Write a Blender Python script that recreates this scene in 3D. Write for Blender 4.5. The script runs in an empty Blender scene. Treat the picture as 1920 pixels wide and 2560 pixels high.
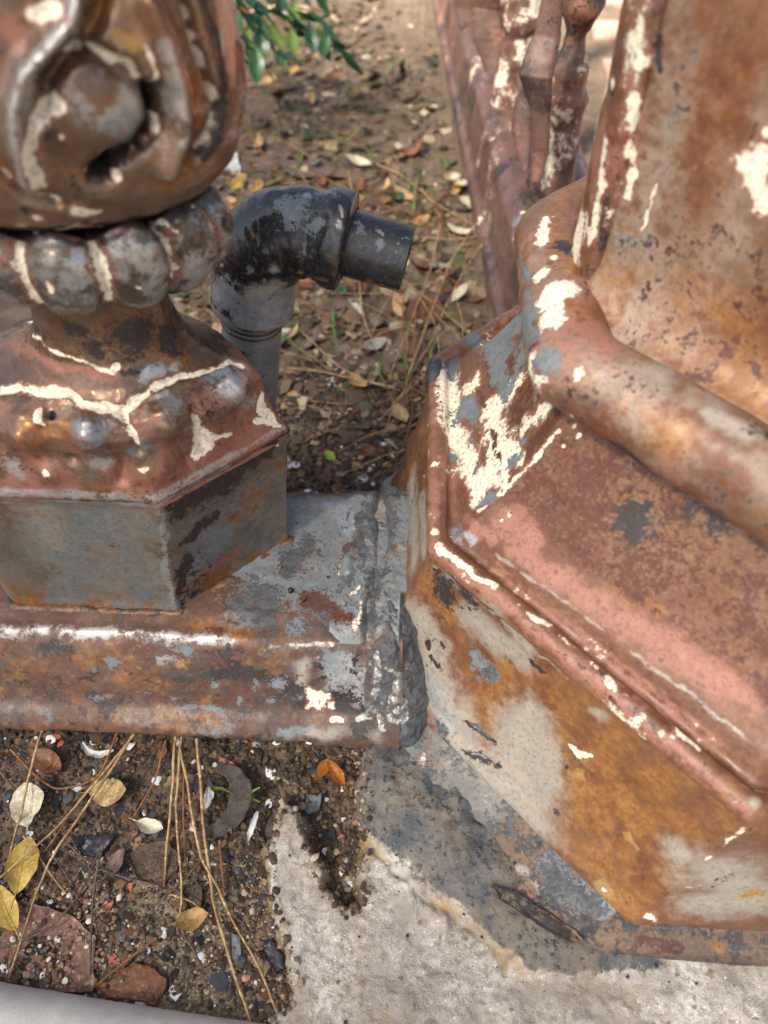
import bpy, math, random
import numpy as np
from mathutils import Vector, Matrix

# ---------------------------------------------------------------- camera, world, sun, exposure
S = bpy.context.scene
R = math.radians
cam_d = bpy.data.cameras.new("camera"); cam = bpy.data.objects.new("camera", cam_d)
S.collection.objects.link(cam); S.camera = cam
cam.location = (0, 0, .62); cam.rotation_euler = (R(40), 0, R(2.7))
cam_d.sensor_fit = 'VERTICAL'; cam_d.sensor_height = 36; cam_d.sensor_width = 27
cam_d.lens = 36 * 1934 / 2560
cam_d.clip_start = .01; cam_d.clip_end = 200
cam_d.dof.use_dof = True; cam_d.dof.focus_distance = .585; cam_d.dof.aperture_fstop = 4.8

SUN_EL, SUN_AZ = R(52), R(222)          # azimuth clockwise from +Y
world = bpy.data.worlds.new("World"); S.world = world; world.use_nodes = True
wn = world.node_tree.nodes; wl = world.node_tree.links
sky = wn.new('ShaderNodeTexSky'); sky.sky_type = 'NISHITA'; sky.sun_disc = False
sky.sun_elevation = SUN_EL; sky.sun_rotation = SUN_AZ
sky.air_density = .7; sky.dust_density = 4.0; sky.ozone_density = .3
bg = wn['Background']; bg.inputs['Strength'].default_value = .09
wl.new(sky.outputs[0], bg.inputs['Color'])
sun_d = bpy.data.lights.new("sun", 'SUN'); sun = bpy.data.objects.new("sun", sun_d)
S.collection.objects.link(sun)
sun_d.energy = 5.0; sun_d.angle = R(5); sun_d.color = (1, .95, .86)
SDIR = Vector((math.sin(SUN_AZ) * math.cos(SUN_EL), math.cos(SUN_AZ) * math.cos(SUN_EL), math.sin(SUN_EL)))
sun.rotation_euler = (-SDIR).to_track_quat('-Z', 'Y').to_euler()
S.view_settings.view_transform = 'Standard'; S.view_settings.look = 'None'
S.view_settings.exposure = 1.95; S.view_settings.gamma = 1; S.view_settings.use_curve_mapping = False
S.view_settings.use_white_balance = True; S.view_settings.white_balance_temperature = 6550; S.view_settings.white_balance_tint = 6
try:
    S.cycles.max_bounces = 6; S.cycles.diffuse_bounces = 3; S.cycles.glossy_bounces = 3
    S.cycles.caustics_reflective = False; S.cycles.caustics_refractive = False
except Exception: pass

# ---------------------------------------------------------------- helpers
rng = np.random.default_rng(7); random.seed(7)
_T = np.random.default_rng(3).random((64, 64, 64)).astype(np.float32)
def vn(P, sc, seed=0):
    p = np.asarray(P, np.float32) * sc + np.float32(seed * 13.37 + 500.)
    i = np.floor(p).astype(np.int32); f = p - i; f = f * f * (3 - 2 * f)
    a = i & 63; b = (i + 1) & 63
    x0, y0, z0 = a[..., 0], a[..., 1], a[..., 2]; x1, y1, z1 = b[..., 0], b[..., 1], b[..., 2]
    fx, fy, fz = f[..., 0], f[..., 1], f[..., 2]
    c00 = _T[x0, y0, z0] * (1 - fx) + _T[x1, y0, z0] * fx
    c10 = _T[x0, y1, z0] * (1 - fx) + _T[x1, y1, z0] * fx
    c01 = _T[x0, y0, z1] * (1 - fx) + _T[x1, y0, z1] * fx
    c11 = _T[x0, y1, z1] * (1 - fx) + _T[x1, y1, z1] * fx
    c0 = c00 * (1 - fy) + c10 * fy; c1 = c01 * (1 - fy) + c11 * fy
    return c0 * (1 - fz) + c1 * fz
def fbm(P, sc, octv=4, seed=0, gain=.5):
    s = 0.; a = 1.; t = 0.
    for k in range(octv):
        s = s + a * vn(P, sc * 2.03 ** k, seed + k * 3.1); t += a; a *= gain
    return s / t * 2 - 1                                   # about -1..1
def xyz(x, y, z=0.):
    x, y, z = np.broadcast_arrays(x, y, z); return np.stack([x, y, z], -1).astype(float)
def sstep(a, b, x):
    t = np.clip((x - a) / (b - a), 0, 1); return t * t * (3 - 2 * t)
def dist_poly(P, pts):                                    # distance to a 3-D polyline whose points carry a radius: returns d/r
    pts = np.asarray(pts, float); best = np.full(P.shape[:-1], 9.)
    if len(pts) == 1: pts = np.vstack([pts, pts + [1e-6, 0, 0, 0]])
    lo = pts[:, :3].min(0) - 2.2 * pts[:, 3].max(); hi = pts[:, :3].max(0) + 2.2 * pts[:, 3].max()
    sel = np.all((P > lo) & (P < hi), -1)
    if not sel.any(): return best
    Q = P[sel]; bb = np.full(len(Q), 9.)
    for a, b in zip(pts[:-1], pts[1:]):
        ab = b[:3] - a[:3]; t = np.clip(((Q - a[:3]) @ ab) / max(ab @ ab, 1e-12), 0, 1)
        d = np.linalg.norm(Q - a[:3] - t[:, None] * ab, axis=1) / (a[3] + (b[3] - a[3]) * t)
        bb = np.minimum(bb, d)
    best[sel] = bb; return best
def sd_poly2(X, Y, poly):                                 # signed distance, inside positive
    poly = np.asarray(poly, float); d = np.full(X.shape, 1e9); ins = np.zeros(X.shape, bool)
    for (x0, y0), (x1, y1) in zip(poly, np.roll(poly, -1, 0)):
        dx, dy = x1 - x0, y1 - y0; t = np.clip(((X - x0) * dx + (Y - y0) * dy) / max(dx * dx + dy * dy, 1e-14), 0, 1)
        d = np.minimum(d, np.hypot(X - x0 - t * dx, Y - y0 - t * dy))
        c = ((y0 > Y) != (y1 > Y)); ins ^= c & (X < dx * (Y - y0) / (dy if abs(dy) > 1e-12 else 1e-12) + x0)
    return np.where(ins, d, -d)

COL = S.collection; ORG = {}
def empty(name, loc, label, cat, group=None):
    o = bpy.data.objects.new(name, None); COL.objects.link(o); o.location = loc; o.empty_display_size = .02
    ORG[o.name] = np.array(loc, float); return tag(o, label, cat, group)
def tag(o, label, cat, group=None, kind=None):
    if label: o['label'] = label
    if cat: o['category'] = cat
    if group: o['group'] = group
    if kind: o['kind'] = kind
    return o
def raw(name, V, Fq, mat, parent=None, smooth=True, attrs=None, org=None, tris=None):
    """V (n,3) world coords, Fq (m,4) quads and/or tris (k,3)."""
    V = np.asarray(V, np.float64)
    o0 = ORG.get(parent.name, np.zeros(3)) if parent else (np.array(org, float) if org is not None else np.zeros(3))
    me = bpy.data.meshes.new(name)
    me.vertices.add(len(V)); me.vertices.foreach_set('co', (V - o0).astype(np.float32).ravel())
    nq = 0 if Fq is None else len(Fq); nt = 0 if tris is None else len(tris)
    loops = np.concatenate([np.asarray(a, np.int32).ravel() for a in (Fq, tris) if a is not None and len(a)])
    me.loops.add(len(loops)); me.loops.foreach_set('vertex_index', loops)
    me.polygons.add(nq + nt)
    st = np.concatenate([np.arange(nq) * 4, nq * 4 + np.arange(nt) * 3]).astype(np.int32)
    me.polygons.foreach_set('loop_start', st)
    me.polygons.foreach_set('use_smooth', np.full(nq + nt, smooth))
    me.update(calc_edges=True); me.validate()
    if attrs:
        for k, v in attrs.items():
            v = np.asarray(v, np.float32)
            a = me.color_attributes.new(k, 'FLOAT_COLOR', 'POINT')
            if v.shape[1] == 3: v = np.hstack([v, np.ones((len(v), 1), np.float32)])
            a.data.foreach_set('color', v.ravel())
    me.materials.append(mat)
    o = bpy.data.objects.new(name, me); COL.objects.link(o)
    if parent: o.parent = parent; ORG[o.name] = o0
    else: o.location = o0; ORG[o.name] = o0
    return o
def gridfaces(m, n, wu=False, wv=False):
    i = np.arange(m if wu else m - 1); j = np.arange(n if wv else n - 1)
    I, J = np.meshgrid(i, j, indexing='ij'); I2 = (I + 1) % m; J2 = (J + 1) % n
    return np.stack([I * n + J, I2 * n + J, I2 * n + J2, I * n + J2], -1).reshape(-1, 4)
def normals(P, wu=False, wv=False):
    def g(A, ax, w):
        if w: return np.roll(A, -1, ax) - np.roll(A, 1, ax)
        return np.gradient(A, axis=ax)
    n = np.cross(g(P, 0, wu), g(P, 1, wv)); return n / np.maximum(np.linalg.norm(n, axis=-1, keepdims=True), 1e-12)
def grid(name, P, mat, parent=None, wu=False, wv=False, attrs=None, org=None, smooth=True):
    m, n, _ = P.shape
    at = {k: v.reshape(-1, v.shape[-1]) for k, v in attrs.items()} if attrs else None
    return raw(name, P.reshape(-1, 3), gridfaces(m, n, wu, wv), mat, parent, smooth, at, org)
def tube(path, rad, seg=8, cap=True):                     # returns V, quads, tris
    path = np.asarray(path, float); n = len(path); rad = np.broadcast_to(rad, (n,)).astype(float)
    t = np.gradient(path, axis=0); t /= np.maximum(np.linalg.norm(t, axis=1, keepdims=True), 1e-9)
    ref = np.array([0, 0, 1.]) if abs(t[0][2]) < .8 else np.array([1., 0, 0])
    V = []; u = np.cross(t[0], ref); u /= np.linalg.norm(u)
    for k in range(n):
        u = u - t[k] * (u @ t[k]); u /= np.linalg.norm(u); w = np.cross(t[k], u)
        a = np.arange(seg) * 2 * math.pi / seg
        V.append(path[k] + rad[k] * (np.cos(a)[:, None] * u + np.sin(a)[:, None] * w))
    V = np.vstack(V); Q = gridfaces(n, seg, False, True); T = np.zeros((0, 3), int)
    if cap:
        V = np.vstack([V, path[:1], path[-1:]]); c0, c1 = n * seg, n * seg + 1; j = np.arange(seg); j2 = (j + 1) % seg
        T = np.vstack([np.stack([np.full(seg, c0), j2, j], 1), np.stack([np.full(seg, c1), (n - 1) * seg + j, (n - 1) * seg + j2], 1)])
    return V, Q, T
def lump(r, seed, rough=.3, sq=(1, 1, 1)):                    # small irregular stone: two rings of six and two poles
    a = np.random.default_rng(seed); V = [[0, 0, -.95]]
    for k, ph in enumerate((-.42, .5)):
        for j in range(6):
            th = 2 * math.pi * j / 6 + k * .5; V.append([math.cos(ph) * math.cos(th), math.cos(ph) * math.sin(th), math.sin(ph)])
    V.append([0, 0, .95]); V = np.array(V) * (1 + rough * (a.random((len(V), 1)) - .5) * 2) * r * np.array(sq)
    Q = [[1 + j, 1 + (j + 1) % 6, 7 + (j + 1) % 6, 7 + j] for j in range(6)]
    T = [[0, 1 + (j + 1) % 6, 1 + j] for j in range(6)] + [[13, 7 + j, 7 + (j + 1) % 6] for j in range(6)]
    return V, np.array(Q), np.array(T)

# ---------------------------------------------------------------- materials
def lin(h):
    h = h.lstrip('#'); c = [int(h[i:i + 2], 16) / 255 for i in (0, 2, 4)]
    return tuple(x / 12.92 if x <= .04045 else ((x + .055) / 1.055) ** 2.4 for x in c) + (1,)
def tone(c, k): return (c[0] * k, c[1] * k, c[2] * k, 1)
class NT:
    def __init__(s, name):
        s.m = bpy.data.materials.new(name); s.m.use_nodes = True; s.n = s.m.node_tree.nodes; s.l = s.m.node_tree.links
        s.bsdf = s.n['Principled BSDF']; s.tc = s.n.new('ShaderNodeTexCoord').outputs['Object']
    def set(s, sock, v):
        if hasattr(v, 'is_output') or isinstance(v, bpy.types.NodeSocket): s.l.new(v, sock)
        else: sock.default_value = v
    def noise(s, sc, det=4, rough=.55, vec=None, dist=0., stretch=None):
        n = s.n.new('ShaderNodeTexNoise'); n.inputs['Scale'].default_value = sc; n.inputs['Detail'].default_value = det
        n.inputs['Roughness'].default_value = rough; n.inputs['Distortion'].default_value = dist
        v = vec or s.tc
        if stretch:
            mp = s.n.new('ShaderNodeMapping'); mp.inputs['Scale'].default_value = stretch; s.l.new(v, mp.inputs['Vector']); v = mp.outputs[0]
        s.l.new(v, n.inputs['Vector']); return n.outputs['Fac']
    def voro(s, sc, feat='F1', out='Distance', rnd=1.):
        n = s.n.new('ShaderNodeTexVoronoi'); n.feature = feat; n.inputs['Scale'].default_value = sc; n.inputs['Randomness'].default_value = rnd
        s.l.new(s.tc, n.inputs['Vector']); return n.outputs[out]
    def math(s, op, a, b=0., c=None):
        n = s.n.new('ShaderNodeMath'); n.operation = op; s.set(n.inputs[0], a); s.set(n.inputs[1], b)
        if c is not None: s.set(n.inputs[2], c)
        return n.outputs[0]
    def ramp(s, v, a, b, lo=0., hi=1.):
        n = s.n.new('ShaderNodeMapRange'); n.interpolation_type = 'SMOOTHSTEP'
        for i, x in enumerate((v, a, b, lo, hi)): s.set(n.inputs[i], x)
        return n.outputs[0]
    def mix(s, f, a, b, mode='MIX'):
        n = s.n.new('ShaderNodeMix'); n.data_type = 'RGBA'; n.blend_type = mode
        s.set(n.inputs['Factor'], f); s.set(n.inputs['A'], a); s.set(n.inputs['B'], b); return n.outputs['Result']
    def mixf(s, f, a, b):
        n = s.n.new('ShaderNodeMix'); n.data_type = 'FLOAT'
        s.set(n.inputs['Factor'], f); s.set(n.inputs['A'], a); s.set(n.inputs['B'], b); return n.outputs['Result']
    def attr(s, name):
        n = s.n.new('ShaderNodeAttribute'); n.attribute_name = name; return n
    def bump(s, h, strength=.5, dist=.002):
        n = s.n.new('ShaderNodeBump'); n.inputs['Strength'].default_value = strength; n.inputs['Distance'].default_value = dist
        s.l.new(h, n.inputs['Height']); s.l.new(n.outputs[0], s.bsdf.inputs['Normal'])
    def out(s, col, rough, metal=0., spec=.5):
        s.set(s.bsdf.inputs['Base Color'], col); s.set(s.bsdf.inputs['Roughness'], rough); s.set(s.bsdf.inputs['Metallic'], metal)
        s.bsdf.inputs['Specular IOR Level'].default_value = spec; return s.m

CREAM, PINK, GREY, DARK = lin('#ecdfc6'), lin('#986856'), lin('#7f8485'), lin('#3a3332')
SLATE, RED = lin('#74797c'), lin('#5d3728')
ORANGE, TAR, SHEEN_STEEL, BRIGHT = lin('#83552e'), lin('#3d3f41'), lin('#b4b3b0'), lin('#b3aea6')
def iron(name, c1, c2, c3, base_rough=(.38, .6), metal=.25, fine=1., halo=PINK, ck=1., grit=0., tan=lin('#a2988a'), pink=PINK, grey=GREY, spots=None):
    """painted cast iron: scorched metal tones c1/c2, speckle c3, and eight paint, rust or sheen masks carried by the mesh (mA, mB)."""
    t = NT(name); n1 = t.noise(55, 6, .6); n2 = t.noise(13, 4, .6, dist=.6); n3 = t.noise(330, 4, .65); n4 = t.noise(150, 5, .7)
    col = t.mix(t.ramp(n2, .36, .64), c1, c2)
    col = t.mix(t.math('MULTIPLY', t.ramp(n4, .50, .72), .75), col, c3)
    rough = t.mixf(t.ramp(n1, .35, .65), *base_rough); met = metal
    A = t.attr('mA'); B = t.attr('mB'); C_ = t.attr('mC'); sa, sb, sc = [t.n.new('ShaderNodeSeparateColor') for _ in range(3)]
    for x_, y_ in ((A, sa), (B, sb), (C_, sc)): t.l.new(x_.outputs['Color'], y_.inputs[0])
    wob = t.math('ADD', t.math('MULTIPLY', t.math('SUBTRACT', n1, .5), 1.7), t.math('ADD', t.math('MULTIPLY', t.math('SUBTRACT', n4, .5), 1.5), t.math('MULTIPLY', t.math('SUBTRACT', n3, .5), 1.3)))
    def fac(src, a, w=.04, k=1.):
        x = t.math('ADD', src, t.math('MULTIPLY', wob, k)); x = t.ramp(x, a - w, a + w)
        return t.math('MULTIPLY', x, t.ramp(src, .02, .2))
    cr, pk, gr, dk = sa.outputs[0], sa.outputs[1], sa.outputs[2], A.outputs['Alpha']
    mt, og, ta, bl = sb.outputs[0], sb.outputs[1], sb.outputs[2], B.outputs['Alpha']
    sl, tn, rd, ye = sc.outputs[0], sc.outputs[1], sc.outputs[2], C_.outputs['Alpha']
    col = t.mix(fac(og, .5, .36, .8), col, t.mix(t.ramp(n4, .4, .62), ORANGE, lin('#926636')))
    f = fac(tn, .5, .36, .6); col = t.mix(f, col, t.mix(t.ramp(n1, .3, .7), tan, tone(tan, .78))); rough = t.mixf(f, rough, .5)
    f = fac(gr, .5, .12); col = t.mix(f, col, t.mix(t.ramp(n1, .3, .7), grey, tone(grey, .72)))
    f = fac(rd, .5, .16); col = t.mix(f, col, t.mix(t.ramp(n4, .35, .7), RED, tone(RED, .75))); rough = t.mixf(f, rough, .55)
    f = fac(pk, .5, .2); col = t.mix(f, col, t.mix(t.ramp(n4, .35, .7), pink, tone(pink, .78))); rough = t.mixf(f, rough, .55)
    f = fac(ye, .5, .2, 1.2); col = t.mix(f, col, lin('#9d7a48'))
    fb = t.math('MULTIPLY', fac(bl, .5, .25, 1.1), .75); col = t.mix(fb, col, SHEEN_STEEL); rough = t.mixf(fb, rough, .36)  # blue mask: sky sheen put into the colour as bright bare metal
    f = fac(dk, .5, .16); col = t.mix(f, col, t.mix(n1, DARK, tone(DARK, .6))); rough = t.mixf(f, rough, .5)
    f = fac(cr, .33, .06, ck); col = t.mix(t.math('MULTIPLY', f, .85), col, halo); rough = t.mixf(f, rough, .6)
    fc = fac(cr, .5, .03, ck); col = t.mix(fc, col, t.mix(t.ramp(n3, .3, .75), CREAM, tone(CREAM, .72))); rough = t.mixf(fc, rough, .8)
    fe = t.math('SUBTRACT', fac(cr, .46, .02, ck), fc); col = t.mix(t.math('MULTIPLY', t.math('MAXIMUM', fe, 0.), .7), col, tone(DARK, .7))  # dark rim round cream paint: thin shadow of its lifted edge, painted in
    pit = t.ramp(t.voro(420), .16, .08); col = t.mix(t.math('MULTIPLY', pit, t.math('MULTIPLY', t.ramp(n1, .42, .6), .8)), col, tone(DARK, .6))
    f = fac(sl, .5, .04); col = t.mix(f, col, t.mix(t.ramp(n4, .35, .7), SLATE, tone(SLATE, .72))); rough = t.mixf(f, rough, .5); fs = f
    f = t.math('MULTIPLY', fac(rd, .85, .1, .6), fac(cr, .3, .1)); col = t.mix(f, col, t.mix(t.ramp(n4, .35, .7), RED, tone(RED, .75))); rough = t.mixf(f, rough, .55)
    ft = fac(ta, .5, .15, 1.3); col = t.mix(ft, col, t.mix(t.ramp(n4, .35, .7), TAR, tone(TAR, 2.2))); rough = t.mixf(ft, rough, .7)
    wv = t.n.new('ShaderNodeTexWave'); wv.inputs['Scale'].default_value = 420; wv.inputs['Distortion'].default_value = 2.5; t.l.new(t.tc, wv.inputs['Vector'])
    fm = fac(mt, .45, .04, .4); col = t.mix(fm, col, t.mix(wv.outputs['Fac'], BRIGHT, tone(BRIGHT, .6))); rough = t.mixf(fm, rough, .38)
    metv = t.mixf(fm, t.mixf(t.math('MAXIMUM', t.math('MAXIMUM', fc, fs), ft), t.mixf(fb, met, .75), 0.), .85)
    col = t.mix(t.math('MULTIPLY', t.ramp(n3, .48, .66), .34), col, tone(c3, .5)); col = t.mix(t.math('MULTIPLY', t.ramp(n3, .46, .34), .10), col, tone(CREAM, .5))
    h = t.math('ADD', t.math('MULTIPLY', n1, .5), t.math('MULTIPLY', n3, .13 * fine))
    h = t.math('ADD', h, t.math('MULTIPLY', n4, .3)); h = t.math('SUBTRACT', t.math('SUBTRACT', h, t.math('MULTIPLY', fc, .7)), t.math('MULTIPLY', pit, .25)); h = t.math('ADD', h, t.math('MULTIPLY', fs, .3)); h = t.math('ADD', h, t.math('MULTIPLY', ft, .4))
    t.bump(h, .55, .0016 + grit); return t.out(col, rough, metv, .5)

M = {}
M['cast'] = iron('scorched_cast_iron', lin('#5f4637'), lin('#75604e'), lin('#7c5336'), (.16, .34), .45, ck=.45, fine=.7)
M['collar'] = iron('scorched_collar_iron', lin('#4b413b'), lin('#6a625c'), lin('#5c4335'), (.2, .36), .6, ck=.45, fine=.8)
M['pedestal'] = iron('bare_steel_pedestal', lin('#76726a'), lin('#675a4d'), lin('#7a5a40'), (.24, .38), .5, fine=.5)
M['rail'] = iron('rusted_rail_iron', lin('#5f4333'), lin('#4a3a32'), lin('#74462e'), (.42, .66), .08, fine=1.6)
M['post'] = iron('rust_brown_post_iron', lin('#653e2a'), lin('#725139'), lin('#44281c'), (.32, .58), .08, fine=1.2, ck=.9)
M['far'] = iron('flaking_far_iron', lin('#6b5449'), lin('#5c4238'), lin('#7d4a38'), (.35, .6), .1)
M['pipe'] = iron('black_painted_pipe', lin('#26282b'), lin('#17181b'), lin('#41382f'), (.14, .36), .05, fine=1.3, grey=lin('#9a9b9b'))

def simple(name, cols, sc=60, rough=.7, spec=.3, bump=.4, bd=.001, attr=None, fine=300, trans=0.):
    t = NT(name); n1 = t.noise(sc, 5, .6); n2 = t.noise(fine, 4, .6)
    if attr: base = t.attr(attr).outputs['Color']
    else:
        base = t.mix(t.ramp(n1, .35, .65), cols[0], cols[1])
        if len(cols) > 2: base = t.mix(t.math('MULTIPLY', t.ramp(n2, .52, .68), .8), base, cols[2])
    base = t.mix(1., base, t.mix(n2, (.72, .72, .72, 1), (1.2, 1.2, 1.2, 1)), 'MULTIPLY')
    t.bump(t.math('ADD', n1, t.math('MULTIPLY', n2, .4)), bump, bd)
    if trans: t.bsdf.inputs['Transmission Weight'].default_value = 0
    return t.out(base, rough, 0., spec)

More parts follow.
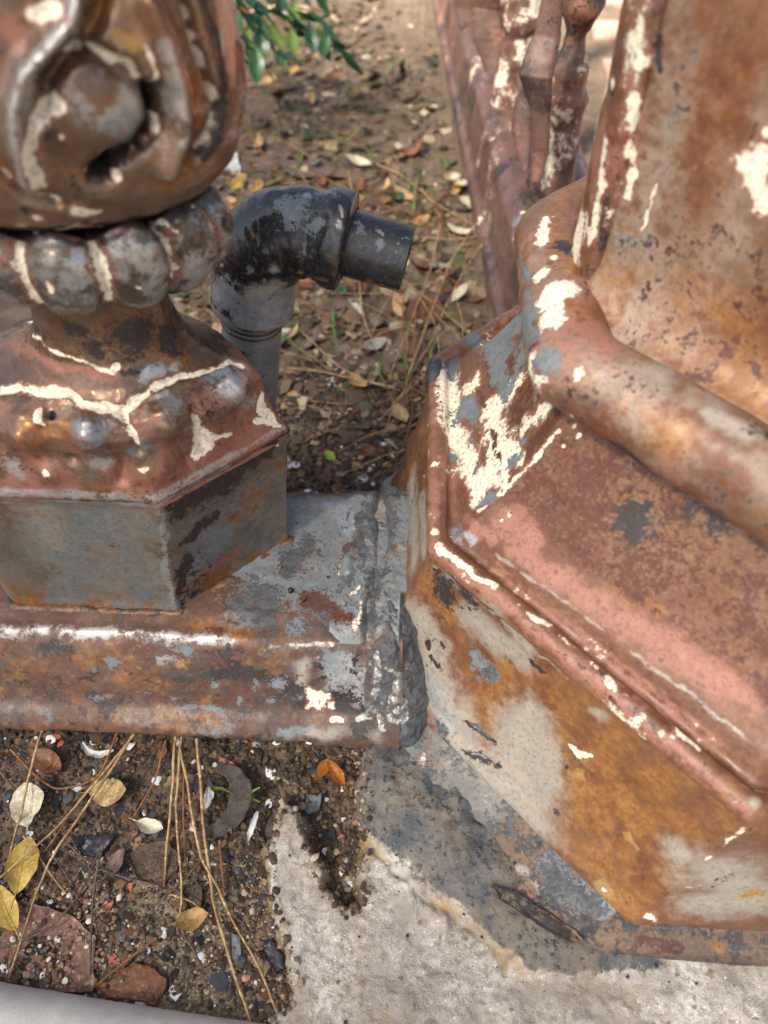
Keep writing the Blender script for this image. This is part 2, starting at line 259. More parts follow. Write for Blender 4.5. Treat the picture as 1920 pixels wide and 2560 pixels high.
# ---------------------------------------------------------------- MARKS (paint, painted-in sheen, scratches, relief lines, in metres on the surfaces)
MARKS = {
 'cap': [
  ('cream', [(-0.2582,0.3585,0.2967,0.00326), (-0.2453,0.3581,0.2995,0.00325), (-0.2317,0.3536,0.3001,0.00322), (-0.2097,0.3512,0.3031,0.00319), (-0.2024,0.3474,0.2994,0.00319), (-0.1893,0.3454,0.2982,0.00319), (-0.1779,0.3447,0.2972,0.00319), (-0.1726,0.3476,0.2988,0.00319), (-0.165,0.3548,0.3019,0.00197), (-0.1549,0.3623,0.3035,0.00198), (-0.1439,0.3705,0.3025,0.00201), (-0.1331,0.3803,0.3002,0.00204), (-0.1184,0.3955,0.296,0.00209), (-0.1099,0.3944,0.2915,0.0021)]),
  ('v:2.2', [(-0.2582,0.3585,0.2967,0.00326), (-0.2453,0.3581,0.2995,0.00325), (-0.2317,0.3536,0.3001,0.00322), (-0.2097,0.3512,0.3031,0.00319), (-0.2024,0.3474,0.2994,0.00319), (-0.1893,0.3454,0.2982,0.00319), (-0.1779,0.3447,0.2972,0.00319), (-0.1726,0.3476,0.2988,0.00319), (-0.165,0.3548,0.3019,0.0032), (-0.1549,0.3623,0.3035,0.00323), (-0.1439,0.3705,0.3025,0.00326), (-0.1331,0.3803,0.3002,0.00332), (-0.1184,0.3955,0.296,0.0034), (-0.1099,0.3944,0.2915,0.00342)]),
  ('cream', [(-0.1762,0.3422,0.2957,0.00318), (-0.1705,0.3346,0.2877,0.00294), (-0.1684,0.3328,0.2775,0.00199)]),
  ('v:3.5', [(-0.1763,0.3434,0.2965,0.00392), (-0.1705,0.3346,0.2877,0.00393), (-0.1694,0.3325,0.2731,0.00401)]),
  ('cream', [(-0.1363,0.3554,0.2873,0.00151), (-0.1368,0.3568,0.2698,0.00285)]),
  ('cream', [(-0.1371,0.357,0.2682,0.00364), (-0.1357,0.3574,0.2561,0.00689), (-0.1412,0.3532,0.2503,0.00372)]),
  ('cream', [(-0.1355,0.3577,0.2573,0.00317), (-0.1209,0.3715,0.2519,0.00217)]),
  ('v:3.5', [(-0.1366,0.3564,0.2897,0.00452), (-0.1368,0.3568,0.2698,0.00467), (-0.1365,0.3567,0.2538,0.00478)]),
  ('cream', [(-0.1027,0.3938,0.2698,0.00217), (-0.1022,0.392,0.258,0.00468), (-0.0957,0.3942,0.2446,0.00253)]),
  ('cream', [(-0.1067,0.3871,0.2519,0.00193), (-0.0924,0.3956,0.24,0.0017)]),
  ('cream', [(-0.2673,0.4369,0.2937,0.00167), (-0.2261,0.3715,0.3257,0.00146), (-0.2098,0.3622,0.323,0.00145), (-0.1959,0.3597,0.3195,0.00145), (-0.1824,0.3588,0.3161,0.00145), (-0.1781,0.3607,0.3184,0.00145)]),
  ('cream', [(-0.2283,0.3431,0.2946,0.00222), (-0.2287,0.3394,0.292,0.00246), (-0.2261,0.338,0.2887,0.00173)]),
  ('dark', [(-0.2221,0.3415,0.2937,0.0032)]),
  ('r:3', [(-0.227,0.34,0.2925,0.0064)]),
  ('v:5', [(-0.2208,0.3408,0.2937,0.00295)]),
  ('cream', [(-0.1698,0.3317,0.2579,0.00307), (-0.1661,0.3332,0.2609,0.00153)]),
  ('cream', [(-0.2321,0.3319,0.2545,0.00284)]),
  ('pink', [(-0.2298,0.3319,0.2542,0.01164)]),
  ('pink', [(-0.1865,0.3318,0.2528,0.01163), (-0.1578,0.3374,0.2463,0.01312)]),
  ('pink', [(-0.1471,0.3489,0.2461,0.00799), (-0.1265,0.365,0.2421,0.00682)]),
  ('pink', [(-0.2651,0.4065,0.3009,0.00664), (-0.2366,0.3744,0.3157,0.00348), (-0.2148,0.3616,0.316,0.00293), (-0.1827,0.3574,0.3135,0.00292)]),
  ('pink', [(-0.1119,0.3816,0.2475,0.00552), (-0.1139,0.381,0.2718,0.00319)]),
  ('blue', [(-0.1168,0.3816,0.2902,0.01166)]),
  ('grey', [(-0.1189,0.3772,0.2872,0.01424)]),
  ('blue', [(-0.1505,0.354,0.2956,0.00695)]),
  ('blue', [(-0.1645,0.3618,0.3099,0.00368), (-0.1477,0.3734,0.3079,0.003)]),
  ('blue', [(-0.1981,0.3313,0.2639,0.00559)]),
  ('blue', [(-0.2547,0.3324,0.257,0.00671)]),
  ('grey', [(-0.1927,0.334,0.2879,0.01105)]),
  ('orange', [(-0.2298,0.3366,0.2854,0.00991)]),
  ('orange', [(-0.209,0.3344,0.2886,0.00859)]),
  ('blue', [(-0.1095,0.3853,0.27,0.00537)]),
  ('r:9', [(-0.1965,0.3332,0.2868,0.01351)]),
  ('r:10', [(-0.1514,0.3468,0.2861,0.01299)]),
  ('r:10', [(-0.1168,0.379,0.2857,0.01352)]),
  ('r:8', [(-0.2404,0.3351,0.2812,0.01371)]),
  ('r:5', [(-0.161,0.3364,0.2548,0.01424)]),
  ('r:5', [(-0.2311,0.3316,0.2526,0.01167)]),
  ('v:4', [(-0.1808,0.3326,0.2652,0.00634), (-0.1874,0.3308,0.2481,0.0052)]),
  ('v:4', [(-0.2142,0.3317,0.2646,0.00559)]),
  ('dark', [(-0.1909,0.3617,0.3292,0.00596)]),
  ('dark', [(-0.164,0.3692,0.3329,0.01314)]),
  ('dark', [(-0.1492,0.3823,0.322,0.00989)]),
  ('dark', [(-0.1992,0.363,0.3436,0.00699)]),
  ('orange', [(-0.261,0.4137,0.3005,0.01072)]),
  ('orange', [(-0.1476,0.3753,0.3105,0.00749)]),
  ('dark', [(-0.1707,0.3614,0.3147,0.0039)]),
  ('metal', [(-0.2304,0.3278,0.2346,0.0008), (-0.201,0.327,0.2334,0.00106), (-0.1745,0.3252,0.2305,0.00106), (-0.1657,0.3259,0.2289,0.00106)]),
  ('metal', [(-0.2715,0.3273,0.2358,0.0008), (-0.2542,0.3275,0.2356,0.00079)]),
  ('blue', [(-0.2713,0.3274,0.2364,0.00212), (-0.2432,0.3275,0.2362,0.00212), (-0.2009,0.3271,0.2341,0.00212), (-0.1661,0.3259,0.2293,0.00212), (-0.1576,0.3323,0.2318,0.00213), (-0.1418,0.349,0.2337,0.00217), (-0.1274,0.3614,0.2319,0.00221)]),
 ],
 'pedestal': [
  ('metal', [(-0.2304,0.3278,0.2346,0.0008), (-0.201,0.327,0.2334,0.00106), (-0.1745,0.3252,0.2305,0.00106), (-0.1657,0.3259,0.2289,0.00106)]),
  ('blue', [(-0.2713,0.3274,0.2364,0.00212), (-0.2432,0.3275,0.2362,0.00212), (-0.2009,0.3271,0.2341,0.00212), (-0.1661,0.3259,0.2293,0.00212), (-0.1576,0.3323,0.2318,0.00213), (-0.1418,0.349,0.2337,0.00217), (-0.1274,0.3614,0.2319,0.00221)]),
  ('dark', [(-0.1581,0.3338,0.2158,0.0082), (-0.1302,0.3597,0.213,0.01018), (-0.1068,0.3817,0.2219,0.00858), (-0.0952,0.3887,0.2316,0.00512)]),
  ('dark', [(-0.1596,0.3329,0.1646,0.00411), (-0.1705,0.3225,0.1322,0.00485)]),
  ('dark', [(-0.1433,0.3475,0.1893,0.00576), (-0.1596,0.3325,0.1794,0.00402)]),
  ('orange', [(-0.1275,0.3625,0.1767,0.01132), (-0.1073,0.381,0.1928,0.01011)]),
  ('orange', [(-0.0958,0.3913,0.2019,0.00653)]),
  ('cream', [(-0.0919,0.3915,0.231,0.002), (-0.0951,0.3908,0.2247,0.00201)]),
  ('grey', [(-0.1508,0.3412,0.1736,0.01316), (-0.137,0.3536,0.1633,0.01082), (-0.163,0.3296,0.1436,0.00902)]),
  ('blue', [(-0.1658,0.3269,0.2173,0.00244), (-0.171,0.3227,0.1726,0.00258), (-0.1765,0.3191,0.1261,0.00274)]),
  ('orange', [(-0.1938,0.3189,0.1229,0.00795)]),
  ('orange', [(-0.2508,0.3195,0.1306,0.00486)]),
  ('dark', [(-0.2067,0.3235,0.186,0.00198)]),
  ('orange', [(-0.2652,0.3261,0.2191,0.00325)]),
  ('orange', [(-0.176,0.3259,0.2192,0.0027)]),
  ('pink', [(-0.1514,0.3399,0.1352,0.00369), (-0.1295,0.3607,0.1396,0.00312)]),
  ('orange', [(-0.2863,0.3178,0.1201,0.01232), (-0.2337,0.3177,0.1186,0.00739)]),
  ('-orange', [(-0.2475,0.3228,0.1772,0.03151), (-0.1947,0.3232,0.1801,0.01708)]),
 ],
 'rail': [
  ('blue', [(-0.1377,0.2871,0.1025,0.00151), (-0.1077,0.2904,0.1075,0.00151), (-0.0772,0.2946,0.1094,0.00151), (-0.0555,0.2961,0.1109,0.0015)]),
  ('cream', [(-0.0652,0.2958,0.11,0.0009), (-0.0531,0.2965,0.1111,0.0009)]),
  ('-orange', [(-0.0376,0.2812,0.089,0.02739)]),
  ('blue', [(-0.0412,0.2792,0.0862,0.01585), (-0.0303,0.2713,0.0719,0.00738)]),
  ('grey', [(-0.0529,0.2859,0.0978,0.0121), (-0.0437,0.2791,0.0861,0.01524)]),
  ('dark', [(-0.0467,0.2675,0.0657,0.00742), (-0.0295,0.2637,0.0614,0.00216)]),
  ('cream', [(-0.0644,0.2702,0.0688,0.00773), (-0.0698,0.2744,0.0773,0.00338)]),
  ('cream', [(-0.0642,0.289,0.1017,0.00181), (-0.0651,0.2922,0.1068,0.00121)]),
  ('cream', [(-0.0544,0.2673,0.0653,0.0034)]),
  ('cream', [(-0.2578,0.2711,0.0743,0.00093), (-0.259,0.2671,0.0667,0.00094)]),
  ('metal', [(-0.0515,0.2592,0.0584,0.00247), (-0.037,0.2601,0.0593,0.00309), (-0.0229,0.2619,0.0597,0.00309)]),
  ('tan', [(-0.0742,0.2857,0.0964,0.00607), (-0.0776,0.2751,0.0778,0.0043)]),
  ('tan', [(-0.0742,0.2526,0.0488,0.00436), (-0.0304,0.2525,0.0536,0.00494)]),
  ('grey', [(-0.0931,0.2512,0.0462,0.00437), (-0.071,0.254,0.0518,0.00248)]),
  ('cream', [(-0.1344,0.2491,0.0413,0.00126)]),
  ('slate', [(-0.2204,0.2828,0.0922,0.00613)]),
  ('dark', [(-0.2407,0.2677,0.0659,0.00531)]),
  ('slate', [(-0.2247,0.2834,0.0939,0.00306)]),
  ('slate', [(-0.144,0.2739,0.0772,0.0037)]),
  ('slate', [(-0.0962,0.2768,0.0794,0.00615)]),
  ('slate', [(-0.1028,0.2695,0.0666,0.00434)]),
  ('slate', [(-0.178,0.2682,0.0653,0.00498)]),
  ('slate', [(-0.1246,0.2699,0.0671,0.00373)]),
  ('red', [(-0.0802,0.2889,0.1023,0.00363)]),
  ('dark', [(-0.1761,0.2774,0.0839,0.00553), (-0.1606,0.2758,0.082,0.00369), (-0.1355,0.28,0.089,0.0055), (-0.1112,0.2795,0.0858,0.00612), (-0.0807,0.2751,0.0775,0.00676)]),
  ('blue', [(-0.1861,0.2845,0.0952,0.00305), (-0.1751,0.2856,0.0972,0.00305)]),
  ('slate', [(-0.1753,0.2646,0.0592,0.00156), (-0.1373,0.2633,0.0587,0.0025)]),
  ('cream', [(-0.0535,0.371,0.1159,0.00097), (-0.053,0.3544,0.116,0.00095)]),
  ('blue', [(-0.0536,0.421,0.1163,0.0068), (-0.0479,0.4005,0.1172,0.00399)]),
  ('blue', [(-0.0677,0.4295,0.115,0.00378)]),
  ('tan', [(-0.0201,0.427,0.1159,0.00888)]),
  ('blue', [(-0.0226,0.4088,0.1165,0.00604)]),
  ('tar', [(-0.0832,0.3776,0.115,0.01307), (-0.0941,0.3607,0.1154,0.00963)]),
  ('tan', [(-0.0869,0.4108,0.1156,0.0135)]),
  ('tan', [(-0.0717,0.3616,0.1157,0.00963)]),
  ('red', [(-0.0717,0.3312,0.1153,0.00809), (-0.0454,0.3161,0.1179,0.00731)]),
  ('red', [(-0.1407,0.2968,0.1134,0.00603), (-0.1622,0.2965,0.1122,0.00604)]),
  ('orange', [(-0.1538,0.3003,0.1123,0.01031), (-0.1259,0.298,0.1126,0.00906)]),
  ('orange', [(-0.1003,0.3583,0.1156,0.00192)]),
  ('tar', [(-0.1164,0.3368,0.1149,0.01255), (-0.1,0.3092,0.1136,0.00914), (-0.1271,0.3252,0.1147,0.00775)]),
  ('tan', [(-0.1116,0.3479,0.1158,0.01268)]),
  ('slate', [(-0.0818,0.31,0.1135,0.00914)]),
  ('dark', [(-0.0523,0.3314,0.1163,0.00062), (-0.0508,0.3069,0.1153,0.00091)]),
  ('v:1', [(-0.0526,0.3352,0.1161,0.00156), (-0.0508,0.3069,0.1153,0.00151)]),
  ('pink', [(-0.0514,0.321,0.1154,0.00123)]),
  ('v:2', [(-0.1373,0.3122,0.1145,0.00367), (-0.1127,0.313,0.1151,0.00367), (-0.096,0.3262,0.1155,0.00372), (-0.0911,0.3374,0.1158,0.00376)]),
  ('metal', [(-0.0212,0.266,0.0665,0.00246), (-0.0158,0.2628,0.062,0.00278), (-0.0124,0.2565,0.0568,0.0037)]),
  ('metal', [(-0.0152,0.2498,0.0503,0.00216), (-0.0006,0.2487,0.0485,0.00185)]),
  ('tan', [(-0.018,0.2507,0.0517,0.00617)]),
 ],
 'seam': [
  ('blue', [(-0.1377,0.2871,0.1025,0.00151), (-0.1077,0.2904,0.1075,0.00151), (-0.0772,0.2946,0.1094,0.00151), (-0.0555,0.2961,0.1109,0.0015)]),
  ('cream', [(-0.0341,0.3303,0.1182,0.00154), (-0.0326,0.3212,0.1182,0.00153), (-0.0346,0.3105,0.1181,0.00272), (-0.0382,0.3012,0.116,0.0012)]),
  ('cream', [(-0.0369,0.3434,0.1186,0.00157), (-0.0393,0.3379,0.1187,0.00249)]),
  ('tan', [(-0.0462,0.3573,0.1178,0.007), (-0.0471,0.3693,0.1176,0.00516)]),
  ('r:3', [(-0.0462,0.3573,0.1178,0.007), (-0.0471,0.3693,0.1176,0.0058)]),
  ('tar', [(-0.0462,0.3496,0.1177,0.00442)]),
  ('blue', [(-0.0536,0.421,0.1163,0.0068), (-0.0479,0.4005,0.1172,0.00399)]),
  ('blue', [(-0.0299,0.3901,0.1181,0.00395)]),
  ('tan', [(-0.0082,0.356,0.1189,0.0057)]),
  ('tan', [(-0.0152,0.3426,0.1196,0.00562)]),
  ('tan', [(-0.0083,0.3117,0.1181,0.00393)]),
  ('tan', [(-0.005,0.3834,0.1176,0.00653)]),
  ('red', [(-0.0717,0.3312,0.1153,0.00809), (-0.0454,0.3161,0.1179,0.00731)]),
  ('tar', [(-0.0399,0.4156,0.1178,0.00338), (-0.0357,0.378,0.1175,0.0039), (-0.0287,0.3431,0.1172,0.00376), (-0.0243,0.3209,0.1176,0.00306)]),
  ('dark', [(-0.0523,0.3314,0.1163,0.00062), (-0.0508,0.3069,0.1153,0.00091)]),
  ('v:1', [(-0.0526,0.3352,0.1161,0.00156), (-0.0508,0.3069,0.1153,0.00151)]),
 ],
 'weld': [
  ('tan', [(-0.0107,0.3236,0.1184,0.00276)]),
  ('tar', [(-0.0399,0.4156,0.1178,0.00338), (-0.0357,0.378,0.1175,0.0039), (-0.0287,0.3431,0.1172,0.00376), (-0.0243,0.3209,0.1176,0.00306)]),
  ('metal', [(-0.0179,0.2911,0.1091,0.0018), (-0.0176,0.284,0.0994,0.00271), (-0.0179,0.2762,0.0843,0.00274), (-0.0207,0.2709,0.0748,0.00153)]),
  ('metal', [(-0.024,0.2859,0.0996,0.00181)]),
  ('metal', [(-0.0212,0.266,0.0665,0.00246), (-0.0158,0.2628,0.062,0.00278), (-0.0124,0.2565,0.0568,0.0037)]),
  ('metal', [(-0.0106,0.2827,0.098,0.0018), (-0.0024,0.2816,0.0945,0.00211), (-0.0021,0.2767,0.0848,0.00365), (-0.0028,0.272,0.0783,0.00396)]),
  ('metal', [(-0.0079,0.2656,0.0666,0.00461), (-0.0031,0.2611,0.0605,0.00493), (0.0042,0.264,0.0642,0.004), (0.0032,0.2698,0.0727,0.00337), (-0.0051,0.2705,0.0771,0.00366), (-0.0079,0.2656,0.0666,0.00369)]),
  ('-metal', [(-0.0021,0.2662,0.0708,0.00337)]),
  ('v:4', [(-0.0021,0.2662,0.0708,0.00337)]),
  ('tar', [(-0.0021,0.2662,0.0708,0.00337)]),
  ('dark', [(-0.0021,0.2662,0.0708,0.00275)]),
  ('metal', [(-0.0151,0.2682,0.0714,0.00153)]),
  ('tan', [(0.0066,0.2547,0.0511,0.0062), (0.0003,0.2566,0.0549,0.00278)]),
  ('cream', [(0.0097,0.2559,0.0516,0.0031)]),
  ('r:2.5', [(-0.0021,0.2767,0.0848,0.00425), (-0.0032,0.2644,0.0661,0.00553)]),
  ('r:3', [(0.0066,0.2547,0.0511,0.0062)]),
  ('r:2.5', [(-0.0063,0.2922,0.1117,0.00418)]),
  ('tan', [(-0.0063,0.2929,0.1122,0.00358)]),
  ('tan', [(0.0066,0.3174,0.1084,0.01078), (0.0108,0.2916,0.0904,0.01379), (0.0295,0.2834,0.0844,0.01529), (0.0469,0.2368,0.0465,0.01525)]),
  ('blue', [(0.0176,0.2863,0.0747,0.00746), (0.0256,0.2781,0.0715,0.00866), (0.0349,0.2649,0.0653,0.00799), (0.0344,0.2533,0.0513,0.00432)]),
  ('dark', [(0.0092,0.3086,0.1014,0.00369)]),
  ('tar', [(0.0074,0.296,0.097,0.00275)]),
 ],
 'plinth': [
  ('tan', [(0.0066,0.3174,0.1084,0.01078), (0.0108,0.2916,0.0904,0.01379), (0.0295,0.2834,0.0844,0.01529), (0.0469,0.2368,0.0465,0.01525)]),
  ('tan', [(0.0478,0.2938,0.1576,0.0126), (0.0639,0.2774,0.1566,0.01236)]),
  ('tan', [(0.0549,0.2823,0.1933,0.00786), (0.0821,0.2623,0.1733,0.00736)]),
  ('tan', [(0.092,0.2418,0.1254,0.01374), (0.0859,0.2315,0.0927,0.02275), (0.0777,0.2177,0.0599,0.01758), (0.0992,0.2002,0.0629,0.01142)]),
  ('tan', [(0.1076,0.2081,0.0887,0.01111), (0.0997,0.2274,0.1103,0.01103)]),
  ('tan', [(0.0451,0.2621,0.0757,0.0151)]),
  ('blue', [(0.0176,0.2863,0.0747,0.00746), (0.0256,0.2781,0.0715,0.00866), (0.0349,0.2649,0.0653,0.00799), (0.0344,0.2533,0.0513,0.00432)]),
  ('tar', [(0.0344,0.2533,0.0513,0.00432), (0.028,0.2638,0.0564,0.00248)]),
  ('tar', [(0.0438,0.2425,0.0476,0.00245), (0.0346,0.2517,0.0476,0.00248)]),
  ('dark', [(0.0193,0.3039,0.1025,0.00367)]),
  ('dark', [(0.0239,0.2957,0.0966,0.00244), (0.028,0.2902,0.0945,0.00243)]),
  ('dark', [(0.0198,0.294,0.0868,0.00123)]),
  ('dark', [(0.0293,0.2976,0.11,0.0018)]),
  ('slate', [(0.0543,0.2803,0.1287,0.00746), (0.0595,0.2717,0.1215,0.00975)]),
  ('tar', [(0.0604,0.2705,0.1209,0.00573)]),
  ('orange', [(0.0706,0.2674,0.1419,0.01053), (0.0667,0.26,0.1112,0.01291)]),
  ('orange', [(0.0766,0.2648,0.1581,0.00539), (0.0935,0.2487,0.1616,0.00578)]),
  ('orange', [(0.0716,0.251,0.1015,0.00863)]),
  ('dark', [(0.0858,0.2571,0.1646,0.00264), (0.0955,0.2474,0.1643,0.00209)]),
  ('dark', [(0.028,0.315,0.1622,0.01142)]),
  ('orange', [(0.032,0.3069,0.1436,0.00986)]),
  ('orange', [(0.0414,0.2947,0.1312,0.00465)]),
  ('dark', [(0.0411,0.3041,0.1741,0.00609), (0.0493,0.2956,0.1727,0.00329)]),
  ('dark', [(0.0469,0.257,0.0709,0.00151), (0.0568,0.25,0.0753,0.00298), (0.0686,0.2401,0.078,0.00264)]),
  ('dark', [(0.0488,0.2418,0.0545,0.00152), (0.0608,0.234,0.0587,0.00329), (0.0746,0.2253,0.0646,0.00235)]),
  ('metal', [(0.054,0.2521,0.0741,0.0006), (0.0626,0.2432,0.0738,0.00089)]),
  ('metal', [(0.0537,0.2392,0.0567,0.0006), (0.0691,0.2296,0.063,0.00089)]),
  ('tar', [(0.0511,0.255,0.0742,0.0012), (0.0665,0.2426,0.0789,0.00176)]),
  ('cream', [(0.1155,0.2175,0.1231,0.00241), (0.1198,0.2129,0.1228,0.00372), (0.1252,0.2099,0.1293,0.00236)]),
  ('yellow', [(0.1234,0.2063,0.1165,0.00692)]),
  ('orange', [(0.1386,0.1614,0.0645,0.01683)]),
  ('orange', [(0.1552,0.1729,0.112,0.0123)]),
  ('yellow', [(0.1489,0.1719,0.0985,0.00261), (0.1557,0.1649,0.0978,0.00207)]),
  ('yellow', [(0.1436,0.147,0.0534,0.00759)]),
  ('yellow', [(0.1398,0.1532,0.0563,0.00435)]),
  ('orange', [(0.1212,0.1979,0.0955,0.01629)]),
  ('orange', [(0.1304,0.2055,0.1327,0.01555)]),
  ('orange', [(0.1725,0.1654,0.1375,0.01217)]),
  ('cream', [(0.1428,0.1483,0.0541,0.00217)]),
  ('cream', [(0.1953,0.1539,0.168,0.00091), (0.1917,0.1501,0.1413,0.00095), (0.1899,0.1486,0.1239,0.00097)]),
  ('cream', [(0.1684,0.1321,0.057,0.00264), (0.1741,0.1311,0.0542,0.00238)]),
  ('pink', [(0.1709,0.1322,0.0572,0.00528)]),
  ('tan', [(0.2004,0.1461,0.1123,0.02218), (0.2294,0.1391,0.0806,0.01794), (0.196,0.1371,0.0725,0.01297)]),
  ('yellow', [(0.2281,0.1403,0.0853,0.0051)]),
  ('cream', [(0.1856,0.142,0.0937,0.00051), (0.2181,0.1438,0.1019,0.00075)]),
  ('dark', [(0.1117,0.2176,0.1147,0.00244)]),
  ('dark', [(0.1139,0.2113,0.1062,0.00218)]),
  ('dark', [(0.1114,0.1927,0.0702,0.0028)]),
  ('tan', [(0.176,0.1549,0.1183,0.0099)]),
  ('orange', [(0.1565,0.1847,0.1559,0.01456)]),
  ('tan', [(0.1248,0.2193,0.1675,0.005)]),
  ('tan', [(0.0999,0.2037,0.0692,0.01705), (0.0743,0.2288,0.0692,0.01465)]),
  ('tan', [(0.0029,0.4544,0.1226,0.01217), (0.0064,0.3561,0.1388,0.0108)]),
  ('tan', [(0.0113,0.4057,0.1526,0.00639), (0.0134,0.3477,0.1606,0.00594)]),
  ('tar', [(-0.0066,0.4788,0.0871,0.00296)]),
  ('cream', [(0.0218,0.3207,0.2028,0.00407), (0.0362,0.3091,0.2034,0.00321), (0.0417,0.303,0.2035,0.00238)]),
  ('cream', [(0.0201,0.3327,0.2033,0.00358)]),
  ('cream', [(0.032,0.3102,0.2025,0.00188), (0.0587,0.2882,0.2038,0.00208)]),
  ('cream', [(0.0713,0.2758,0.2044,0.00102), (0.0832,0.266,0.2043,0.00176), (0.0907,0.2604,0.2044,0.00175)]),
  ('cream', [(0.097,0.2536,0.2043,0.00198), (0.106,0.2458,0.2038,0.00196)]),
  ('cream', [(0.1139,0.235,0.2041,0.00217), (0.1163,0.2319,0.2041,0.00144)]),
  ('cream', [(0.1225,0.2248,0.204,0.00237), (0.1307,0.2162,0.204,0.00188)]),
  ('cream', [(0.1521,0.2056,0.1993,0.00209), (0.1586,0.1928,0.2039,0.00204), (0.166,0.185,0.2037,0.00157)]),
  ('cream', [(0.0083,0.5028,0.1436,0.00178)]),
  ('cream', [(0.0178,0.3984,0.2022,0.00238)]),
  ('cream', [(0.0124,0.4283,0.1564,0.0013)]),
  ('cream', [(0.0148,0.4813,0.1643,0.0017)]),
  ('pink', [(0.0157,0.385,0.1992,0.00647), (0.0175,0.3268,0.2021,0.00602)]),
  ('pink', [(0.0258,0.3125,0.199,0.00324), (0.0492,0.2899,0.2003,0.00314), (0.0805,0.2598,0.2022,0.00301), (0.1076,0.2316,0.2001,0.0029), (0.1384,0.2017,0.201,0.00277), (0.1683,0.1723,0.2016,0.00264), (0.184,0.1557,0.201,0.00258)]),
  ('orange', [(0.0874,0.252,0.2015,0.00397), (0.1009,0.2387,0.2014,0.00487)]),
  ('red', [(0.0735,0.2679,0.2028,0.00354), (0.1074,0.2333,0.2018,0.00338), (0.1304,0.209,0.2005,0.00327)]),
  ('grey', [(0.0245,0.3209,0.1734,0.00255), (0.0463,0.2993,0.1767,0.00219)]),
  ('tan', [(0.0202,0.3255,0.174,0.00114), (0.0383,0.3069,0.1747,0.00111), (0.0744,0.2712,0.1782,0.00106), (0.1058,0.2395,0.1747,0.00102)]),
  ('orange', [(0.1791,0.1602,0.2,0.00434)]),
  ('tan', [(0.1918,0.1572,0.204,0.00342)]),
  ('dark', [(0.1185,0.2299,0.2041,0.00191), (0.1383,0.2036,0.2022,0.00162), (0.1479,0.1941,0.2027,0.00182)]),
  ('tan', [(0.06,0.3121,0.2062,0.00133), (0.0765,0.2969,0.208,0.0013), (0.1029,0.2724,0.2097,0.00126), (0.1287,0.2476,0.2112,0.00121), (0.1609,0.2171,0.2125,0.00115), (0.1945,0.1839,0.2132,0.0011)]),
  ('pink', [(0.0393,0.3424,0.206,0.00499), (0.057,0.3206,0.2124,0.00534)]),
  ('blue', [(0.0343,0.3377,0.1983,0.00557), (0.0445,0.3261,0.2047,0.00381)]),
  ('cream', [(0.0297,0.5082,0.1991,0.00892), (0.0325,0.4462,0.1983,0.00978), (0.0416,0.3969,0.2093,0.00913), (0.0496,0.3569,0.2194,0.00736)]),
  ('cream', [(0.062,0.3711,0.2371,0.00973), (0.0594,0.4282,0.2327,0.01134), (0.0736,0.4263,0.2579,0.01008)]),
  ('cream', [(0.0472,0.4725,0.2173,0.00934)]),
  ('cream', [(0.0777,0.3784,0.2647,0.00883), (0.0875,0.3766,0.2844,0.00721)]),
  ('cream', [(0.0669,0.3789,0.245,0.0093), (0.0723,0.355,0.2544,0.00581)]),
  ('cream', [(0.0577,0.5475,0.1987,0.00772)]),
  ('cream', [(0.0484,0.3414,0.218,0.0019), (0.0609,0.3422,0.2346,0.00186), (0.0761,0.3452,0.2577,0.0018), (0.0903,0.3491,0.2828,0.00174), (0.0902,0.3247,0.3223,0.00157)]),
  ('cream', [(0.0547,0.3627,0.2256,0.00775), (0.0654,0.3473,0.243,0.0039)]),
  ('cream', [(0.0227,0.5171,0.2043,0.00348), (0.0244,0.4867,0.2042,0.00338)]),
  ('slate', [(0.0539,0.5474,0.2029,0.01038), (0.067,0.4982,0.2449,0.0144), (0.0789,0.4814,0.2672,0.01193)]),
  ('slate', [(0.0638,0.4754,0.2395,0.01046), (0.0662,0.442,0.2442,0.00825), (0.0672,0.427,0.2458,0.00405)]),
  ('slate', [(0.0325,0.5122,0.198,0.01145)]),
  ('slate', [(0.0403,0.4522,0.208,0.01126), (0.0464,0.4342,0.2157,0.00729)]),
  ('slate', [(0.0334,0.4087,0.1984,0.00544)]),
  ('slate', [(0.0555,0.3453,0.2271,0.00539), (0.0505,0.3467,0.2207,0.00245)]),
  ('slate', [(0.0693,0.3584,0.2487,0.0053), (0.0725,0.3583,0.2547,0.00367)]),
  ('slate', [(0.0745,0.4425,0.2591,0.00577), (0.0714,0.427,0.2535,0.00343)]),
  ('tan', [(0.0838,0.3934,0.2762,0.0069)]),
  ('slate', [(0.0459,0.4124,0.2148,0.00267)]),
  ('slate', [(0.0478,0.3821,0.2168,0.00343)]),
  ('slate', [(0.0749,0.3647,0.2595,0.0042)]),
  ('red', [(0.0495,0.4698,0.2197,0.00188), (0.0557,0.43,0.227,0.00327)]),
  ('red', [(0.0584,0.4099,0.23,0.00579), (0.0598,0.3836,0.2329,0.00615), (0.0631,0.3636,0.2388,0.00271)]),
  ('red', [(0.0732,0.4071,0.2563,0.0025), (0.074,0.3877,0.2575,0.0038)]),
  ('red', [(0.087,0.3615,0.2829,0.00656), (0.0784,0.3556,0.2662,0.00565), (0.0742,0.3516,0.2579,0.00311)]),
  ('red', [(0.0901,0.3653,0.29,0.00401)]),
  ('red', [(0.0253,0.4674,0.2038,0.00288), (0.0253,0.454,0.2036,0.00284)]),
  ('pink', [(0.0335,0.4261,0.1985,0.00739)]),
  ('red', [(0.0684,0.3709,0.2474,0.00189)]),
  ('pink', [(0.0665,0.3258,0.2243,0.01055), (0.0834,0.3111,0.2263,0.00928)]),
